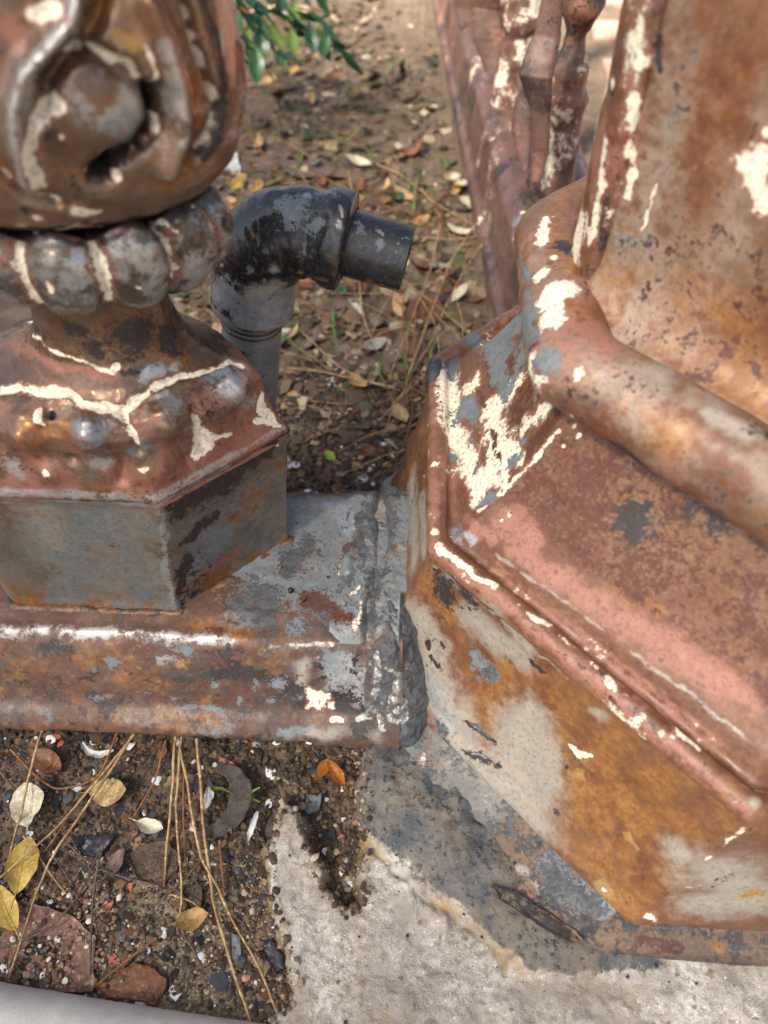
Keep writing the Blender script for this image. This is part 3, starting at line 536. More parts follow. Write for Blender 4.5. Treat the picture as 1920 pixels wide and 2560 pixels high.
  ('pink', [(0.0718,0.3113,0.2168,0.00681), (0.0979,0.2874,0.2184,0.00911), (0.1243,0.2626,0.2195,0.00878), (0.1487,0.241,0.2226,0.0094), (0.1715,0.222,0.2257,0.01), (0.189,0.2045,0.2254,0.00885)]),
  ('cream', [(0.0668,0.3293,0.2276,0.00211)]),
  ('cream', [(0.0616,0.3294,0.2231,0.00133)]),
  ('cream', [(0.1747,0.2252,0.2318,0.00113)]),
  ('cream', [(0.1678,0.2258,0.2255,0.00069)]),
  ('cream', [(0.0993,0.3466,0.2925,0.0017)]),
  ('cream', [(0.1021,0.3409,0.2883,0.00146)]),
  ('cream', [(0.0953,0.3416,0.2794,0.00123)]),
  ('orange', [(0.1319,0.2689,0.2324,0.00626), (0.1497,0.2534,0.2358,0.00561), (0.124,0.2701,0.2258,0.00439)]),
  ('cream', [(0.0878,0.3121,0.2315,0.00077)]),
  ('dark', [(0.116,0.3,0.32,0.00866), (0.1701,0.2775,0.2959,0.00871)]),
  ('dark', [(0.1363,0.2945,0.2698,0.01172)]),
  ('cream', [(0.026,0.4874,0.2037,0.00653), (0.0293,0.4366,0.1988,0.00685)]),
  ('cream', [(0.0632,0.3974,0.2383,0.00677), (0.0647,0.3557,0.2417,0.00641)]),
  ('slate', [(0.0645,0.4933,0.2408,0.01252), (0.0662,0.3834,0.3318,0.00962), (0.077,0.4457,0.2639,0.00748)]),
  ('slate', [(0.0411,0.4487,0.2091,0.01058)]),
  ('slate', [(0.0553,0.3469,0.2269,0.00594)]),
  ('slate', [(0.0662,0.442,0.2442,0.00707), (0.0671,0.4232,0.2454,0.00345)]),
  ('red', [(0.0597,0.3992,0.2324,0.00741), (0.0602,0.3821,0.2336,0.00614)]),
  ('red', [(0.0741,0.3976,0.2575,0.00494), (0.0739,0.386,0.2573,0.00433)]),
  ('red', [(0.0866,0.3622,0.2822,0.00758), (0.0784,0.3556,0.2662,0.00668)]),
  ('tan', [(0.0127,0.315,0.1128,0.01832), (0.0266,0.2847,0.0819,0.01843), (0.0461,0.2476,0.0582,0.01824), (0.0699,0.2177,0.0512,0.01779), (0.0974,0.1902,0.0506,0.01723)]),
  ('tan', [(0.0532,0.2887,0.1582,0.00945), (0.0788,0.2631,0.1612,0.00911)]),
  ('tan', [(0.089,0.2397,0.1145,0.0167), (0.0979,0.2118,0.0779,0.01701)]),
  ('tar', [(0.0603,0.2713,0.1223,0.00687)]),
  ('dark', [(0.0309,0.312,0.1618,0.00854)]),
 ],
 'flange': [
  ('tan', [(0.0066,0.3174,0.1084,0.01078), (0.0108,0.2916,0.0904,0.01379), (0.0295,0.2834,0.0844,0.01529), (0.0469,0.2368,0.0465,0.01525)]),
  ('tan', [(0.0588,0.2198,0.0441,0.01201), (0.073,0.2028,0.0438,0.00883)]),
  ('tan', [(0.0746,0.1619,0.0355,0.00312), (0.0906,0.1633,0.039,0.00311), (0.1056,0.1487,0.0392,0.00306), (0.1206,0.1403,0.0401,0.00302), (0.1259,0.1308,0.0394,0.00299)]),
  ('yellow', [(0.0966,0.1557,0.0385,0.00168), (0.1146,0.1422,0.0394,0.00165), (0.1246,0.1339,0.0395,0.00163)]),
  ('pink', [(0.0775,0.1571,0.0351,0.00283), (0.0988,0.1458,0.0372,0.00278), (0.1218,0.1315,0.0386,0.00272)]),
  ('slate', [(0.1094,0.1632,0.0426,0.01125), (0.1286,0.1472,0.0435,0.01238), (0.1405,0.1386,0.0441,0.00816)]),
  ('tar', [(0.1104,0.1607,0.0422,0.00841), (0.1355,0.141,0.0435,0.00655)]),
  ('metal', [(0.0184,0.2415,0.0396,0.00217), (0.0147,0.2285,0.036,0.00276)]),
  ('orange', [(0.0258,0.2367,0.0405,0.00615)]),
  ('pink', [(0.0167,0.2343,0.0375,0.00524)]),
  ('dark', [(0.0048,0.2231,0.0326,0.00184), (0.0124,0.2243,0.0345,0.00153)]),
  ('pink', [(0.0242,0.2442,0.0414,0.00155)]),
  ('dark', [(-0.0093,0.2296,0.0302,0.00186), (-0.0043,0.2224,0.0292,0.00154)]),
  ('red', [(0.167,0.1222,0.035,0.00539), (0.1939,0.1192,0.0323,0.00377)]),
  ('orange', [(0.2204,0.1203,0.0333,0.00538)]),
  ('tar', [(0.1919,0.1146,0.0174,0.00328)]),
 ],
 'bead': [
  ('cream', [(0.072,0.3394,0.3323,0.00667)]),
  ('cream', [(0.0674,0.3502,0.339,0.0067)]),
  ('cream', [(0.0484,0.3414,0.218,0.0019), (0.0609,0.3422,0.2346,0.00186), (0.0761,0.3452,0.2577,0.0018), (0.0903,0.3491,0.2828,0.00174), (0.0902,0.3247,0.3223,0.00157)]),
  ('slate', [(0.0662,0.3952,0.3377,0.00823), (0.0684,0.3699,0.3421,0.00695)]),
  ('dark', [(0.0861,0.3282,0.3238,0.0027)]),
  ('slate', [(0.0727,0.3445,0.3452,0.00799)]),
  ('dark', [(0.0733,0.339,0.3385,0.00357)]),
  ('red', [(0.0693,0.3582,0.3455,0.00272), (0.0665,0.3628,0.3361,0.00209)]),
  ('dark', [(0.116,0.3,0.32,0.00866), (0.1701,0.2775,0.2959,0.00871)]),
  ('cream', [(0.0833,0.474,0.3562,0.00469), (0.0787,0.4492,0.3543,0.00405)]),
  ('cream', [(0.0841,0.3938,0.358,0.00933), (0.0763,0.3887,0.3533,0.00841)]),
  ('cream', [(0.0849,0.4296,0.357,0.00295)]),
  ('cream', [(0.0751,0.3721,0.3519,0.00823), (0.0801,0.3829,0.3553,0.00692)]),
  ('slate', [(0.1181,0.8762,0.1315,0.00676), (0.0682,0.4434,0.3414,0.00231), (0.07,0.3986,0.3463,0.00192)]),
  ('dark', [(0.0888,0.4409,0.3577,0.00647), (0.0948,0.4308,0.3598,0.00391)]),
  ('pink', [(0.1021,0.4802,0.3561,0.00944)]),
  ('red', [(0.0804,0.4245,0.3551,0.00294)]),
  ('cream', [(0.0743,0.4171,0.3514,0.00487)]),
  ('pink', [(0.1205,0.359,0.3462,0.01038), (0.098,0.3571,0.3583,0.00794)]),
  ('cream', [(0.0903,0.3292,0.3499,0.00301)]),
  ('dark', [(0.0911,0.3273,0.349,0.00086)]),
  ('tan', [(0.1469,0.2915,0.3583,0.00515), (0.1644,0.2755,0.3582,0.00501)]),
  ('orange', [(0.0956,0.3252,0.3509,0.00852)]),
  ('pink', [(0.095,0.3876,0.3579,0.00924)]),
  ('pink', [(0.0741,0.4631,0.351,0.0057)]),
  ('orange', [(0.1103,0.3085,0.3495,0.00831), (0.1344,0.282,0.3477,0.00997)]),
  ('slate', [(0.0645,0.4933,0.2408,0.01252), (0.0662,0.3834,0.3318,0.00962), (0.077,0.4457,0.2639,0.00748)]),
 ],
 'rear_rail': [
  ('slate', [(0.1181,0.8762,0.1315,0.00676), (0.0682,0.4434,0.3414,0.00231), (0.07,0.3986,0.3463,0.00192)]),
  ('cream', [(0.1251,0.8848,0.1373,0.00435)]),
 ],
 'corner_roll': [
  ('dark', [(0.0888,0.4409,0.3577,0.00647), (0.0948,0.4308,0.3598,0.00391)]),
  ('cream', [(0.0968,0.4151,0.4353,0.00293), (0.0974,0.4111,0.4151,0.00303), (0.0979,0.4102,0.3924,0.00315), (0.0979,0.4099,0.3803,0.00321)]),
  ('pink', [(0.0971,0.4128,0.4827,0.00494), (0.0992,0.407,0.4718,0.00538), (0.11,0.4005,0.4363,0.0049)]),
  ('cream', [(0.1035,0.4031,0.4596,0.00313), (0.1092,0.4015,0.4309,0.00289)]),
  ('cream', [(0.0958,0.4252,0.4602,0.00203)]),
  ('dark', [(0.1006,0.4054,0.4069,0.00304), (0.1052,0.4035,0.378,0.00274)]),
  ('red', [(0.1021,0.4041,0.3972,0.00177)]),
 ],
 'shaft': [
  ('pink', [(0.1205,0.359,0.3462,0.01038), (0.098,0.3571,0.3583,0.00794)]),
  ('cream', [(0.1372,0.3525,0.351,0.00266)]),
  ('dark', [(0.1271,0.3553,0.3476,0.00291)]),
  ('r:3', [(0.1271,0.3553,0.3476,0.00448)]),
  ('yellow', [(0.1344,0.3666,0.3593,0.00178), (0.1522,0.3488,0.3611,0.00238), (0.165,0.3375,0.3635,0.00211)]),
  ('yellow', [(0.1597,0.3351,0.3548,0.00107), (0.1775,0.3185,0.3557,0.00125)]),
  ('orange', [(0.1451,0.3354,0.3471,0.00782)]),
  ('cream', [(0.1522,0.3563,0.4525,0.0082), (0.1592,0.3486,0.4347,0.00485)]),
  ('cream', [(0.1523,0.3563,0.4659,0.00283)]),
  ('dark', [(0.1484,0.3603,0.4569,0.00164), (0.1476,0.3609,0.4655,0.00143)]),
  ('cream', [(0.1199,0.3897,0.4357,0.0008), (0.1211,0.3882,0.4119,0.00105), (0.1193,0.3901,0.3997,0.00064)]),
  ('pink', [(0.0971,0.4128,0.4827,0.00494), (0.0992,0.407,0.4718,0.00538), (0.11,0.4005,0.4363,0.0049)]),
  ('cream', [(0.1035,0.4031,0.4596,0.00313), (0.1092,0.4015,0.4309,0.00289)]),
  ('dark', [(0.1088,0.4028,0.4862,0.00185), (0.1107,0.3996,0.4737,0.00151)]),
  ('cream', [(0.1099,0.4,0.4232,0.00334), (0.1091,0.4011,0.4139,0.00256)]),
  ('orange', [(0.1409,0.3674,0.3832,0.01281), (0.1671,0.3392,0.379,0.01233)]),
  ('cream', [(0.1274,0.3825,0.5041,0.00137)]),
 ],
 'elbow': [
  ('metal', [(-0.0528,0.4885,0.3546,0.00188), (-0.0501,0.4822,0.3508,0.00187)]),
  ('slate', [(-0.0839,0.4893,0.352,0.01134)]),
  ('slate', [(-0.0687,0.4804,0.346,0.00538)]),
  ('slate', [(-0.0937,0.4935,0.3537,0.00542)]),
  ('blue', [(-0.0741,0.5011,0.3553,0.00381)]),
  ('blue', [(-0.0807,0.494,0.3538,0.00217)]),
  ('slate', [(-0.1157,0.4772,0.3126,0.0031), (-0.122,0.4787,0.3053,0.002)]),
  ('tan', [(-0.0989,0.4757,0.3141,0.00421)]),
  ('orange', [(-0.081,0.4773,0.3101,0.00198), (-0.065,0.4699,0.3105,0.00196)]),
  ('v:1.5', [(-0.0807,0.4806,0.3453,0.00135), (-0.0728,0.4839,0.3472,0.00135), (-0.0658,0.4836,0.3498,0.00134)]),
  ('dark', [(-0.0807,0.4806,0.3453,0.00081), (-0.0728,0.4839,0.3472,0.00081), (-0.0658,0.4836,0.3498,0.00081)]),
  ('dark', [(-0.1425,0.4851,0.2685,0.00424)]),
  ('slate', [(-0.0621,0.5047,0.3557,0.00656)]),
  ('tan', [(-0.1168,0.4815,0.2869,0.01057), (-0.1018,0.4841,0.2924,0.00876)]),
  ('slate', [(-0.1086,0.4789,0.3023,0.00458)]),
  ('v:1.5', [(-0.1164,0.4841,0.3365,0.00192), (-0.1107,0.4802,0.3329,0.00192)]),
  ('orange', [(-0.1135,0.4819,0.3349,0.0022)]),
  ('blue', [(-0.052,0.478,0.3476,0.00321)]),
  ('metal', [(-0.0559,0.4746,0.3442,0.0008)]),
  ('cream', [(-0.1436,0.4912,0.2965,0.00235)]),
  ('cream', [(-0.1396,0.4882,0.3068,0.00202)]),
 ],
 'nipple': [
  ('slate', [(-0.0259,0.4805,0.3321,0.00356)]),
  ('metal', [(-0.024,0.4864,0.3362,0.00192), (-0.0285,0.4881,0.338,0.0011)]),
  ('metal', [(-0.0102,0.4847,0.3334,0.0011)]),
  ('slate', [(-0.0394,0.4878,0.3394,0.00493)]),
  ('orange', [(-0.0325,0.4783,0.3034,0.00285), (-0.0154,0.4785,0.2972,0.00287)]),
 ],
 'riser': [
  ('red', [(-0.1345,0.4929,0.2227,0.00226)]),
 ],
 'bulb': [
  ('r:10', [(-0.136,0.3404,0.5174,0.0053), (-0.14,0.3374,0.5102,0.00536), (-0.1506,0.3329,0.5018,0.00543), (-0.1595,0.3301,0.4957,0.00549), (-0.1672,0.3282,0.4831,0.00564), (-0.1711,0.3275,0.469,0.00582), (-0.1736,0.3289,0.452,0.00607)]),
  ('blue', [(-0.136,0.3404,0.5174,0.00312), (-0.14,0.3374,0.5102,0.00315), (-0.1506,0.3329,0.5018,0.00319), (-0.1595,0.3301,0.4957,0.00323), (-0.1672,0.3282,0.4831,0.00332), (-0.1711,0.3275,0.469,0.00342), (-0.1736,0.3289,0.452,0.00357)]),
  ('v:8', [(-0.1264,0.3449,0.5162,0.0041), (-0.1299,0.3416,0.5102,0.00413), (-0.1371,0.3376,0.5035,0.00417), (-0.1467,0.3339,0.4981,0.0042), (-0.1533,0.3313,0.4914,0.00425), (-0.159,0.3296,0.4794,0.00436)]),
  ('orange', [(-0.1277,0.3436,0.5142,0.00348), (-0.1323,0.3401,0.508,0.00351), (-0.1377,0.3375,0.5043,0.00352)]),
  ('cream', [(-0.1426,0.3355,0.5001,0.00177), (-0.1326,0.3388,0.4991,0.00179), (-0.1232,0.3433,0.4924,0.00183), (-0.1187,0.3453,0.4845,0.00187)]),
  ('v:9', [(-0.1385,0.3367,0.5009,0.00387), (-0.1326,0.3388,0.4988,0.0039), (-0.1233,0.3432,0.4918,0.004), (-0.1181,0.3455,0.4827,0.0041), (-0.115,0.3472,0.4747,0.00419)]),
  ('dark', [(-0.1141,0.3479,0.4808,0.00345), (-0.1174,0.3458,0.4689,0.00353), (-0.1262,0.3423,0.4592,0.00359), (-0.1381,0.3371,0.4562,0.00358), (-0.1458,0.3352,0.4495,0.00362)]),
  ('v:13', [(-0.1141,0.3479,0.4808,0.00465), (-0.1174,0.3458,0.4689,0.00477), (-0.1262,0.3423,0.4592,0.00484), (-0.1381,0.3371,0.4562,0.00483), (-0.1458,0.3352,0.4495,0.00489)]),
  ('dark', [(-0.1422,0.3365,0.4493,0.00472)]),
  ('v:14', [(-0.1426,0.3362,0.4494,0.00581)]),
  ('cream', [(-0.1154,0.3471,0.4696,0.00124), (-0.1181,0.3465,0.4616,0.00126), (-0.1308,0.3405,0.4557,0.00126)]),
  ('cream', [(-0.1388,0.3393,0.4444,0.00148), (-0.1369,0.3391,0.4477,0.00091)]),
  ('cream', [(-0.1491,0.3334,0.4545,0.00089), (-0.1523,0.3334,0.4493,0.0009), (-0.1531,0.3341,0.4442,0.00091)]),
  ('r:5', [(-0.1395,0.3354,0.4766,0.02129)]),
  ('cream', [(-0.1519,0.3312,0.4821,0.00334), (-0.1602,0.3292,0.4762,0.00304), (-0.1665,0.3282,0.4688,0.0024)]),
  ('cream', [(-0.1667,0.3282,0.4683,0.00206), (-0.1691,0.3287,0.4585,0.00281), (-0.1698,0.33,0.4483,0.00252)]),
  ('cream', [(-0.154,0.3306,0.469,0.00138)]),
  ('dark', [(-0.1591,0.3296,0.4694,0.00154), (-0.1567,0.3298,0.4728,0.00102)]),
  ('dark', [(-0.1664,0.3283,0.4667,0.00155)]),
  ('dark', [(-0.1702,0.3294,0.4518,0.00125)]),
  ('r:9', [(-0.1134,0.3527,0.514,0.00547), (-0.1097,0.3528,0.4972,0.0057), (-0.1076,0.353,0.4789,0.00594), (-0.1097,0.3524,0.4632,0.00615), (-0.1178,0.3498,0.4472,0.00634)]),
  ('blue', [(-0.11,0.3528,0.4996,0.00333), (-0.1076,0.353,0.4789,0.00349), (-0.1097,0.3524,0.4632,0.00362)]),
  ('cream', [(-0.1181,0.3484,0.5096,0.00113), (-0.1151,0.3484,0.495,0.00117), (-0.1129,0.3488,0.4823,0.0012)]),
  ('cream', [(-0.0993,0.3666,0.5101,0.0015), (-0.0976,0.3657,0.4975,0.00154), (-0.0955,0.3665,0.4816,0.0016), (-0.0933,0.3702,0.4673,0.00166), (-0.0975,0.3658,0.4576,0.00169), (-0.1056,0.3592,0.4475,0.0017)]),
  ('v:8', [(-0.0993,0.3666,0.5101,0.00334), (-0.0976,0.3657,0.4975,0.00343), (-0.0955,0.3665,0.4816,0.00356), (-0.0933,0.3702,0.4673,0.0037), (-0.0975,0.3658,0.4576,0.00375), (-0.1056,0.3592,0.4475,0.00378)]),
  ('dark', [(-0.0945,0.3726,0.5059,0.0029), (-0.0901,0.3772,0.4891,0.00303), (-0.0912,0.3734,0.4712,0.00313), (-0.0972,0.367,0.454,0.00322), (-0.103,0.3626,0.4466,0.00324)]),
  ('cream', [(-0.09,0.3815,0.5005,0.00088), (-0.09,0.3771,0.4844,0.0009)]),
  ('r:3', [(-0.0865,0.3927,0.4832,0.00409), (-0.0871,0.3875,0.4659,0.0042), (-0.0919,0.3785,0.4491,0.00428)]),
  ('pink', [(-0.0867,0.3898,0.4842,0.00185), (-0.0881,0.385,0.4614,0.00192)]),
  ('orange', [(-0.1839,0.3272,0.4589,0.00386), (-0.178,0.33,0.4438,0.00328)]),
  ('cream', [(-0.1859,0.3275,0.4542,0.00177), (-0.1823,0.3292,0.446,0.00181), (-0.1761,0.3313,0.4394,0.00184), (-0.1686,0.3332,0.4362,0.00186)]),
  ('v:8', [(-0.1867,0.3278,0.4522,0.00392), (-0.1806,0.3304,0.4417,0.00403), (-0.1686,0.3332,0.4362,0.00409)]),
  ('cream', [(-0.1497,0.3349,0.5149,0.00372), (-0.1419,0.3379,0.5167,0.00248)]),
  ('pink', [(-0.1605,0.3316,0.5094,0.00532)]),
  ('yellow', [(-0.1199,0.3456,0.4995,0.0046), (-0.1234,0.3441,0.5037,0.00292)]),
  ('orange', [(-0.122,0.3497,0.4383,0.00418), (-0.1048,0.3609,0.4454,0.00381)]),
  ('orange', [(-0.1013,0.3592,0.4817,0.00492), (-0.1011,0.3599,0.4644,0.00438)]),
  ('cream', [(-0.161,0.336,0.4319,0.00415), (-0.1517,0.34,0.4299,0.00171)]),
  ('dark', [(-0.1841,0.332,0.4347,0.00298)]),
  ('cream', [(-0.1803,0.3363,0.4278,0.00305)]),
  ('yellow', [(-0.1674,0.3339,0.4343,0.00187), (-0.1537,0.3374,0.4327,0.0017)]),
  ('blue', [(-0.1211,0.3483,0.4454,0.00261)]),
  ('orange', [(-0.156,0.332,0.4508,0.00539)]),
  ('yellow', [(-0.1832,0.328,0.4522,0.00356)]),
  ('tan', [(-0.1239,0.3419,0.4799,0.00684)]),
  ('grey', [(-0.131,0.3386,0.4695,0.01044)]),
  ('cream', [(-0.1996,0.3628,0.4047,0.00125), (-0.1664,0.3427,0.4211,0.00117), (-0.1615,0.3564,0.412,0.00122)]),
  ('dark', [(-0.1451,0.3547,0.4172,0.00481)]),
  ('dark', [(-0.1612,0.3425,0.4225,0.00194)]),
 ],
 'collar': [
  ('red', [(-0.1189,0.3672,0.3853,0.00173)]),
  ('cream', [(-0.1996,0.3628,0.4047,0.00125), (-0.1664,0.3427,0.4211,0.00117), (-0.1615,0.3564,0.412,0.00122)]),
  ('cream', [(-0.1428,0.3531,0.4119,0.00101), (-0.142,0.3728,0.4064,0.00105), (-0.1306,0.3679,0.4077,0.00104), (-0.1251,0.3665,0.4032,0.00105), (-0.1178,0.3758,0.4139,0.00104)]),
  ('blue', [(-0.1698,0.3466,0.4013,0.00736)]),
  ('blue', [(-0.1342,0.3541,0.393,0.00754)]),
  ('blue', [(-0.2084,0.3457,0.3914,0.00751)]),
  ('pink', [(-0.2059,0.3517,0.404,0.00534)]),
  ('pink', [(-0.1743,0.3501,0.4103,0.00364)]),
  ('dark', [(-0.1296,0.3698,0.4114,0.0083)]),
  ('grey', [(-0.1747,0.341,0.3931,0.01029)]),
  ('grey', [(-0.1344,0.3665,0.3753,0.00883)]),
  ('dark', [(-0.1153,0.3684,0.3966,0.00553)]),
  ('cream', [(-0.1909,0.3402,0.3853,0.00272)]),
  ('cream', [(-0.1839,0.3417,0.4039,0.00182)]),
  ('cream', [(-0.1469,0.3487,0.383,0.0017)]),
 ],
}
CH = {'cream': 0, 'pink': 1, 'grey': 2, 'dark': 3, 'metal': 4, 'orange': 5, 'tar': 6, 'blue': 7, 'slate': 8, 'tan': 9, 'red': 10, 'yellow': 11}  # 'blue' carries sky sheen, painted as glossy bare metal
def paint(key, P, base=None):
    """eight masks on the vertices P of a part from the marks listed for it."""
    m = np.zeros(P.shape[:-1] + (12,))
    if base: 
        for k, v in base.items(): m[..., CH[k]] = np.clip(v, 0, 1)
    warp = P + .0045 * np.stack([fbm(P, 70, 4, s, .6) for s in (1, 2, 3)], -1)
    for ch, pts in MARKS.get(key, []):
        if ch.startswith('-'): c = CH[ch[1:]]; m[..., c] = np.minimum(m[..., c], np.clip(dist_poly(warp, pts) / 2, 0, 1))
        elif ch in CH: c = CH[ch]; m[..., c] = np.maximum(m[..., c], np.clip(1 - dist_poly(warp, pts) / 2, 0, 1))
    return {'mA': m[..., :4], 'mB': m[..., 4:8], 'mC': m[..., 8:]}
def relief(key, P):
    """height from the groove / ridge marks of a part"""
    h = np.zeros(P.shape[:-1])
    for ch, pts in MARKS.get(key, []):
        if ch[:2] in ('v:', 'r:'):
            d = dist_poly(P, pts); k = float(ch[2:]) * .001
            h += (-k if ch[0] == 'v' else k) * np.exp(-(d * 1.3) ** 2)
    return h

# ---------------------------------------------------------------- ground
def soil_h(x, y):
    P = xyz(x, y); h = .007 * fbm(P, 9, 3, 1) + .006 * fbm(P, 45, 3, 2) + .0035 * np.abs(fbm(P, 150, 3, 5))
    h = h + .012 * sstep(.55, .95, y) - .004
    return h - .012 * np.exp(-(((x + .055) / .022) ** 2 + ((y - .235) / .06) ** 2))
def dense(a, b, st, lo, hi, k):
    c = np.arange(a, b, st); g = st * 1.25 ** np.arange(1, 200); 
    l = a - np.cumsum(g); l = l[l > lo]; r = c[-1] + np.cumsum(g); r = r[r < hi]
    return np.concatenate([[lo], l[::-1], c, r, [hi]])
gx = dense(-.38, .12, .0018, -60, 60, 0); gy = dense(.05, .66, .0018, -60, 60, 0)
X, Y = np.meshgrid(gx, gy, indexing='ij'); Z = soil_h(X, Y)
Z = np.where((X > .45) & (Y > 1.0), Z - .03, Z)
P = xyz(X, Y, Z)
sand = np.clip(.55 + 14 * (.165 - Y) + .5 * fbm(P, 18, 3, 9), 0, 1) * sstep(-.30, -.16, X) * sstep(.30, .2, Y)
dry = np.clip(.5 + .9 * fbm(P, 7, 3, 12) + .6 * sstep(.6, 1.1, Y), 0, 1)
t = NT('soil'); a = t.attr('mA'); sp = t.n.new('ShaderNodeSeparateColor'); t.l.new(a.outputs['Color'], sp.inputs[0])
n1 = t.noise(38, 6, .65); n2 = t.noise(210, 5, .7); n3 = t.noise(700, 3, .6)
c = t.mix(t.ramp(n1, .34, .64), lin('#4b3d33'), lin('#7a6552')); c = t.mix(t.ramp(n2, .48, .66), c, lin('#332a24'))
c = t.mix(t.math('MULTIPLY', sp.outputs[1], .3), c, lin('#84715d'))
sc_ = t.mix(t.ramp(n2, .35, .65), lin('#8f8069'), lin('#5e4d3c')); sc_ = t.mix(t.ramp(n3, .58, .68), sc_, lin('#c9bda3'))
c = t.mix(t.ramp(t.math('ADD', sp.outputs[0], t.math('SUBTRACT', n1, .5)), .3, .75), c, sc_)
c = t.mix(t.ramp(n3, .60, .72), c, lin('#a08c74'))
t.bump(t.math('ADD', n2, t.math('MULTIPLY', n3, .6)), .8, .003)
M['soil'] = t.out(c, .9, 0, .25)
tag(grid('soil_ground', P, M['soil'], attrs={'mA': np.stack([sand, dry, 0 * sand, 1 + 0 * sand], -1)}), 'dark brown garden soil under and behind the iron fence', None, kind='structure')

# concrete footing under the post: left spur, crevice filled with soil, tar-smeared apron
CP = [(-0.0827,0.0522,0.0140),(-0.0880,0.0694,0.0140),(-0.0741,0.0844,0.0140),(-0.0793,0.1031,0.0140),(-0.0912,0.1273,0.0140),(-0.0995,0.1480,0.0140),(-0.1060,0.1741,0.0140),(-0.1006,0.2076,0.0140),(-0.0931,0.2192,0.0140),(-0.0833,0.2165,0.0140),(-0.0684,0.2067,0.0140),(-0.0579,0.1833,0.0140),(-0.0493,0.1754,0.0140),(-0.0452,0.1637,0.0140),(-0.0398,0.1524,0.0140),(-0.0332,0.1426,0.0140),(-0.0300,0.1454,0.0140),(-0.0324,0.1621,0.0140),(-0.0341,0.1844,0.0140),(-0.0345,0.2145,0.0140),(-0.0344,0.2397,0.0140),(-0.0326,0.2702,0.0140),(-0.0241,0.2956,0.0140),(-0.0081,0.3188,0.0140)]
CP = [p[:2] for p in CP] + [(.03, .42), (.6, .42), (.9, .2), (.9, -.4), (-.02, -.4)]
OCT0 = np.array([(.017, .3237), (.1894, .1513), (.40, .1513), (.57, .3237), (.57, .525), (.40, .697), (.1894, .697), (.017, .525)])
def inset(poly, d):
    c = poly.mean(0); n = len(poly); L = []; d = np.broadcast_to(d, (n,))
    for i in range(n):
        a, b = poly[i], poly[(i + 1) % n]; nn = np.array([-(b - a)[1], (b - a)[0]]); nn /= np.linalg.norm(nn)
        if nn @ (c - a) < 0: nn = -nn
        L.append((nn, nn @ a + d[i]))
    return np.array([np.linalg.solve(np.array([L[i - 1][0], L[i][0]]), np.array([L[i - 1][1], L[i][1]])) for i in range(n)])
EDGE = np.array([1, .58, .8, .8, .8, .8, .58, .55])
SKIRT = np.array([1, .40, .5, .5, .5, .5, .45, .5])
cx = np.arange(-.17, .36, .0014); cy = np.arange(-.02, .36, .0014)
cx = np.concatenate([cx, np.arange(.36, 1.0, .02)]); cy = np.concatenate([np.arange(-.42, -.02, .02), cy, [.38, .40, .43]])
X, Y = np.meshgrid(cx, cy, indexing='ij'); P0 = xyz(X, Y)
wx = .007 * fbm(P0, 45, 5, 3, .6); wy = .007 * fbm(P0, 45, 5, 8, .6)
sd = sd_poly2(X + wx, Y + wy, CP)
dout = -sd_poly2(X, Y, inset(OCT0, -.091 * SKIRT))                       # distance outside the post's foot
along = np.clip(((X - .0) * .707 - (Y - .31) * .707) / .24, -.3, 1.2)    # 0 at the corner by the rail, 1 at the front corner
apw = .016 + .026 * sstep(.9, .1, along) + .006 * fbm(P0, 22, 3, 41)
apr = np.clip(1 - dout / apw, 0, 1) * sstep(1.25, .75, along)
h = .016 + .005 * fbm(P0, 14, 3, 4) + .0034 * fbm(P0, 60, 4, 6) + .0016 * fbm(P0, 240, 3, 7)
h = h + .006 * np.exp(-((X + .115) / .03) ** 2 - ((Y - .20) / .06) ** 2) - .008 * sstep(.05, .2, X) * sstep(.2, .0, Y)
pit = np.exp(-np.minimum(np.abs(fbm(P0, 38, 3, 21)) / .05, 9) ** 2) * sstep(.1, .35, fbm(P0, 11, 2, 22)); h = h - .0 * pit
lumps = .013 * sstep(.0, .6, fbm(P0, 42, 3, 31)) * np.exp(-((dout - apw) / .014) ** 2)
h = h + .021 * apr ** .8 + .004 * apr * fbm(P0, 55, 4, 88) + lumps * sstep(1.2, .8, along) + .002 * fbm(P0, 110, 3, 14) * (apr > 0)
crack = np.exp(-((dout - apw * 1.05 + .010 * fbm(P0, 30, 3, 17)) / .0028) ** 2) * sstep(-.1, .25, fbm(P0, 19, 2, 18)) * sstep(1.3, .9, along); h = h - .0025 * crack
edge = sstep(-.004, .012, sd + .004 * fbm(P0, 130, 4, 19))
Zc = np.where(sd > -.012, -.02 + (h + .02) * edge, -.05)
P = xyz(X, Y, Zc)
tarm = np.clip(apr * 2.4 + .05 + .7 * fbm(P0, 34, 4, 23), 0, 1) * sstep(0, .1, apr)
dirt = np.exp(-(np.maximum(sd, 0) / .012) ** 2) * np.clip(.8 + .9 * fbm(P0, 40, 4, 77), 0, 1.2); och = np.exp(-((dout - apw * 1.0) / .010) ** 2) * sstep(1.3, .6, along) * np.clip(.55 + .9 * fbm(P0, 30, 3, 51), 0, 1) + np.exp(-(np.maximum(sd, 0) / .009) ** 2) * .8 * sstep(.05, -.05, X)
t = NT('concrete'); a = t.attr('mA'); sp = t.n.new('ShaderNodeSeparateColor'); t.l.new(a.outputs['Color'], sp.inputs[0])
n1 = t.noise(30, 6, .65); n2 = t.noise(190, 5, .7); n3 = t.noise(620, 4, .65); v1 = t.voro(230)
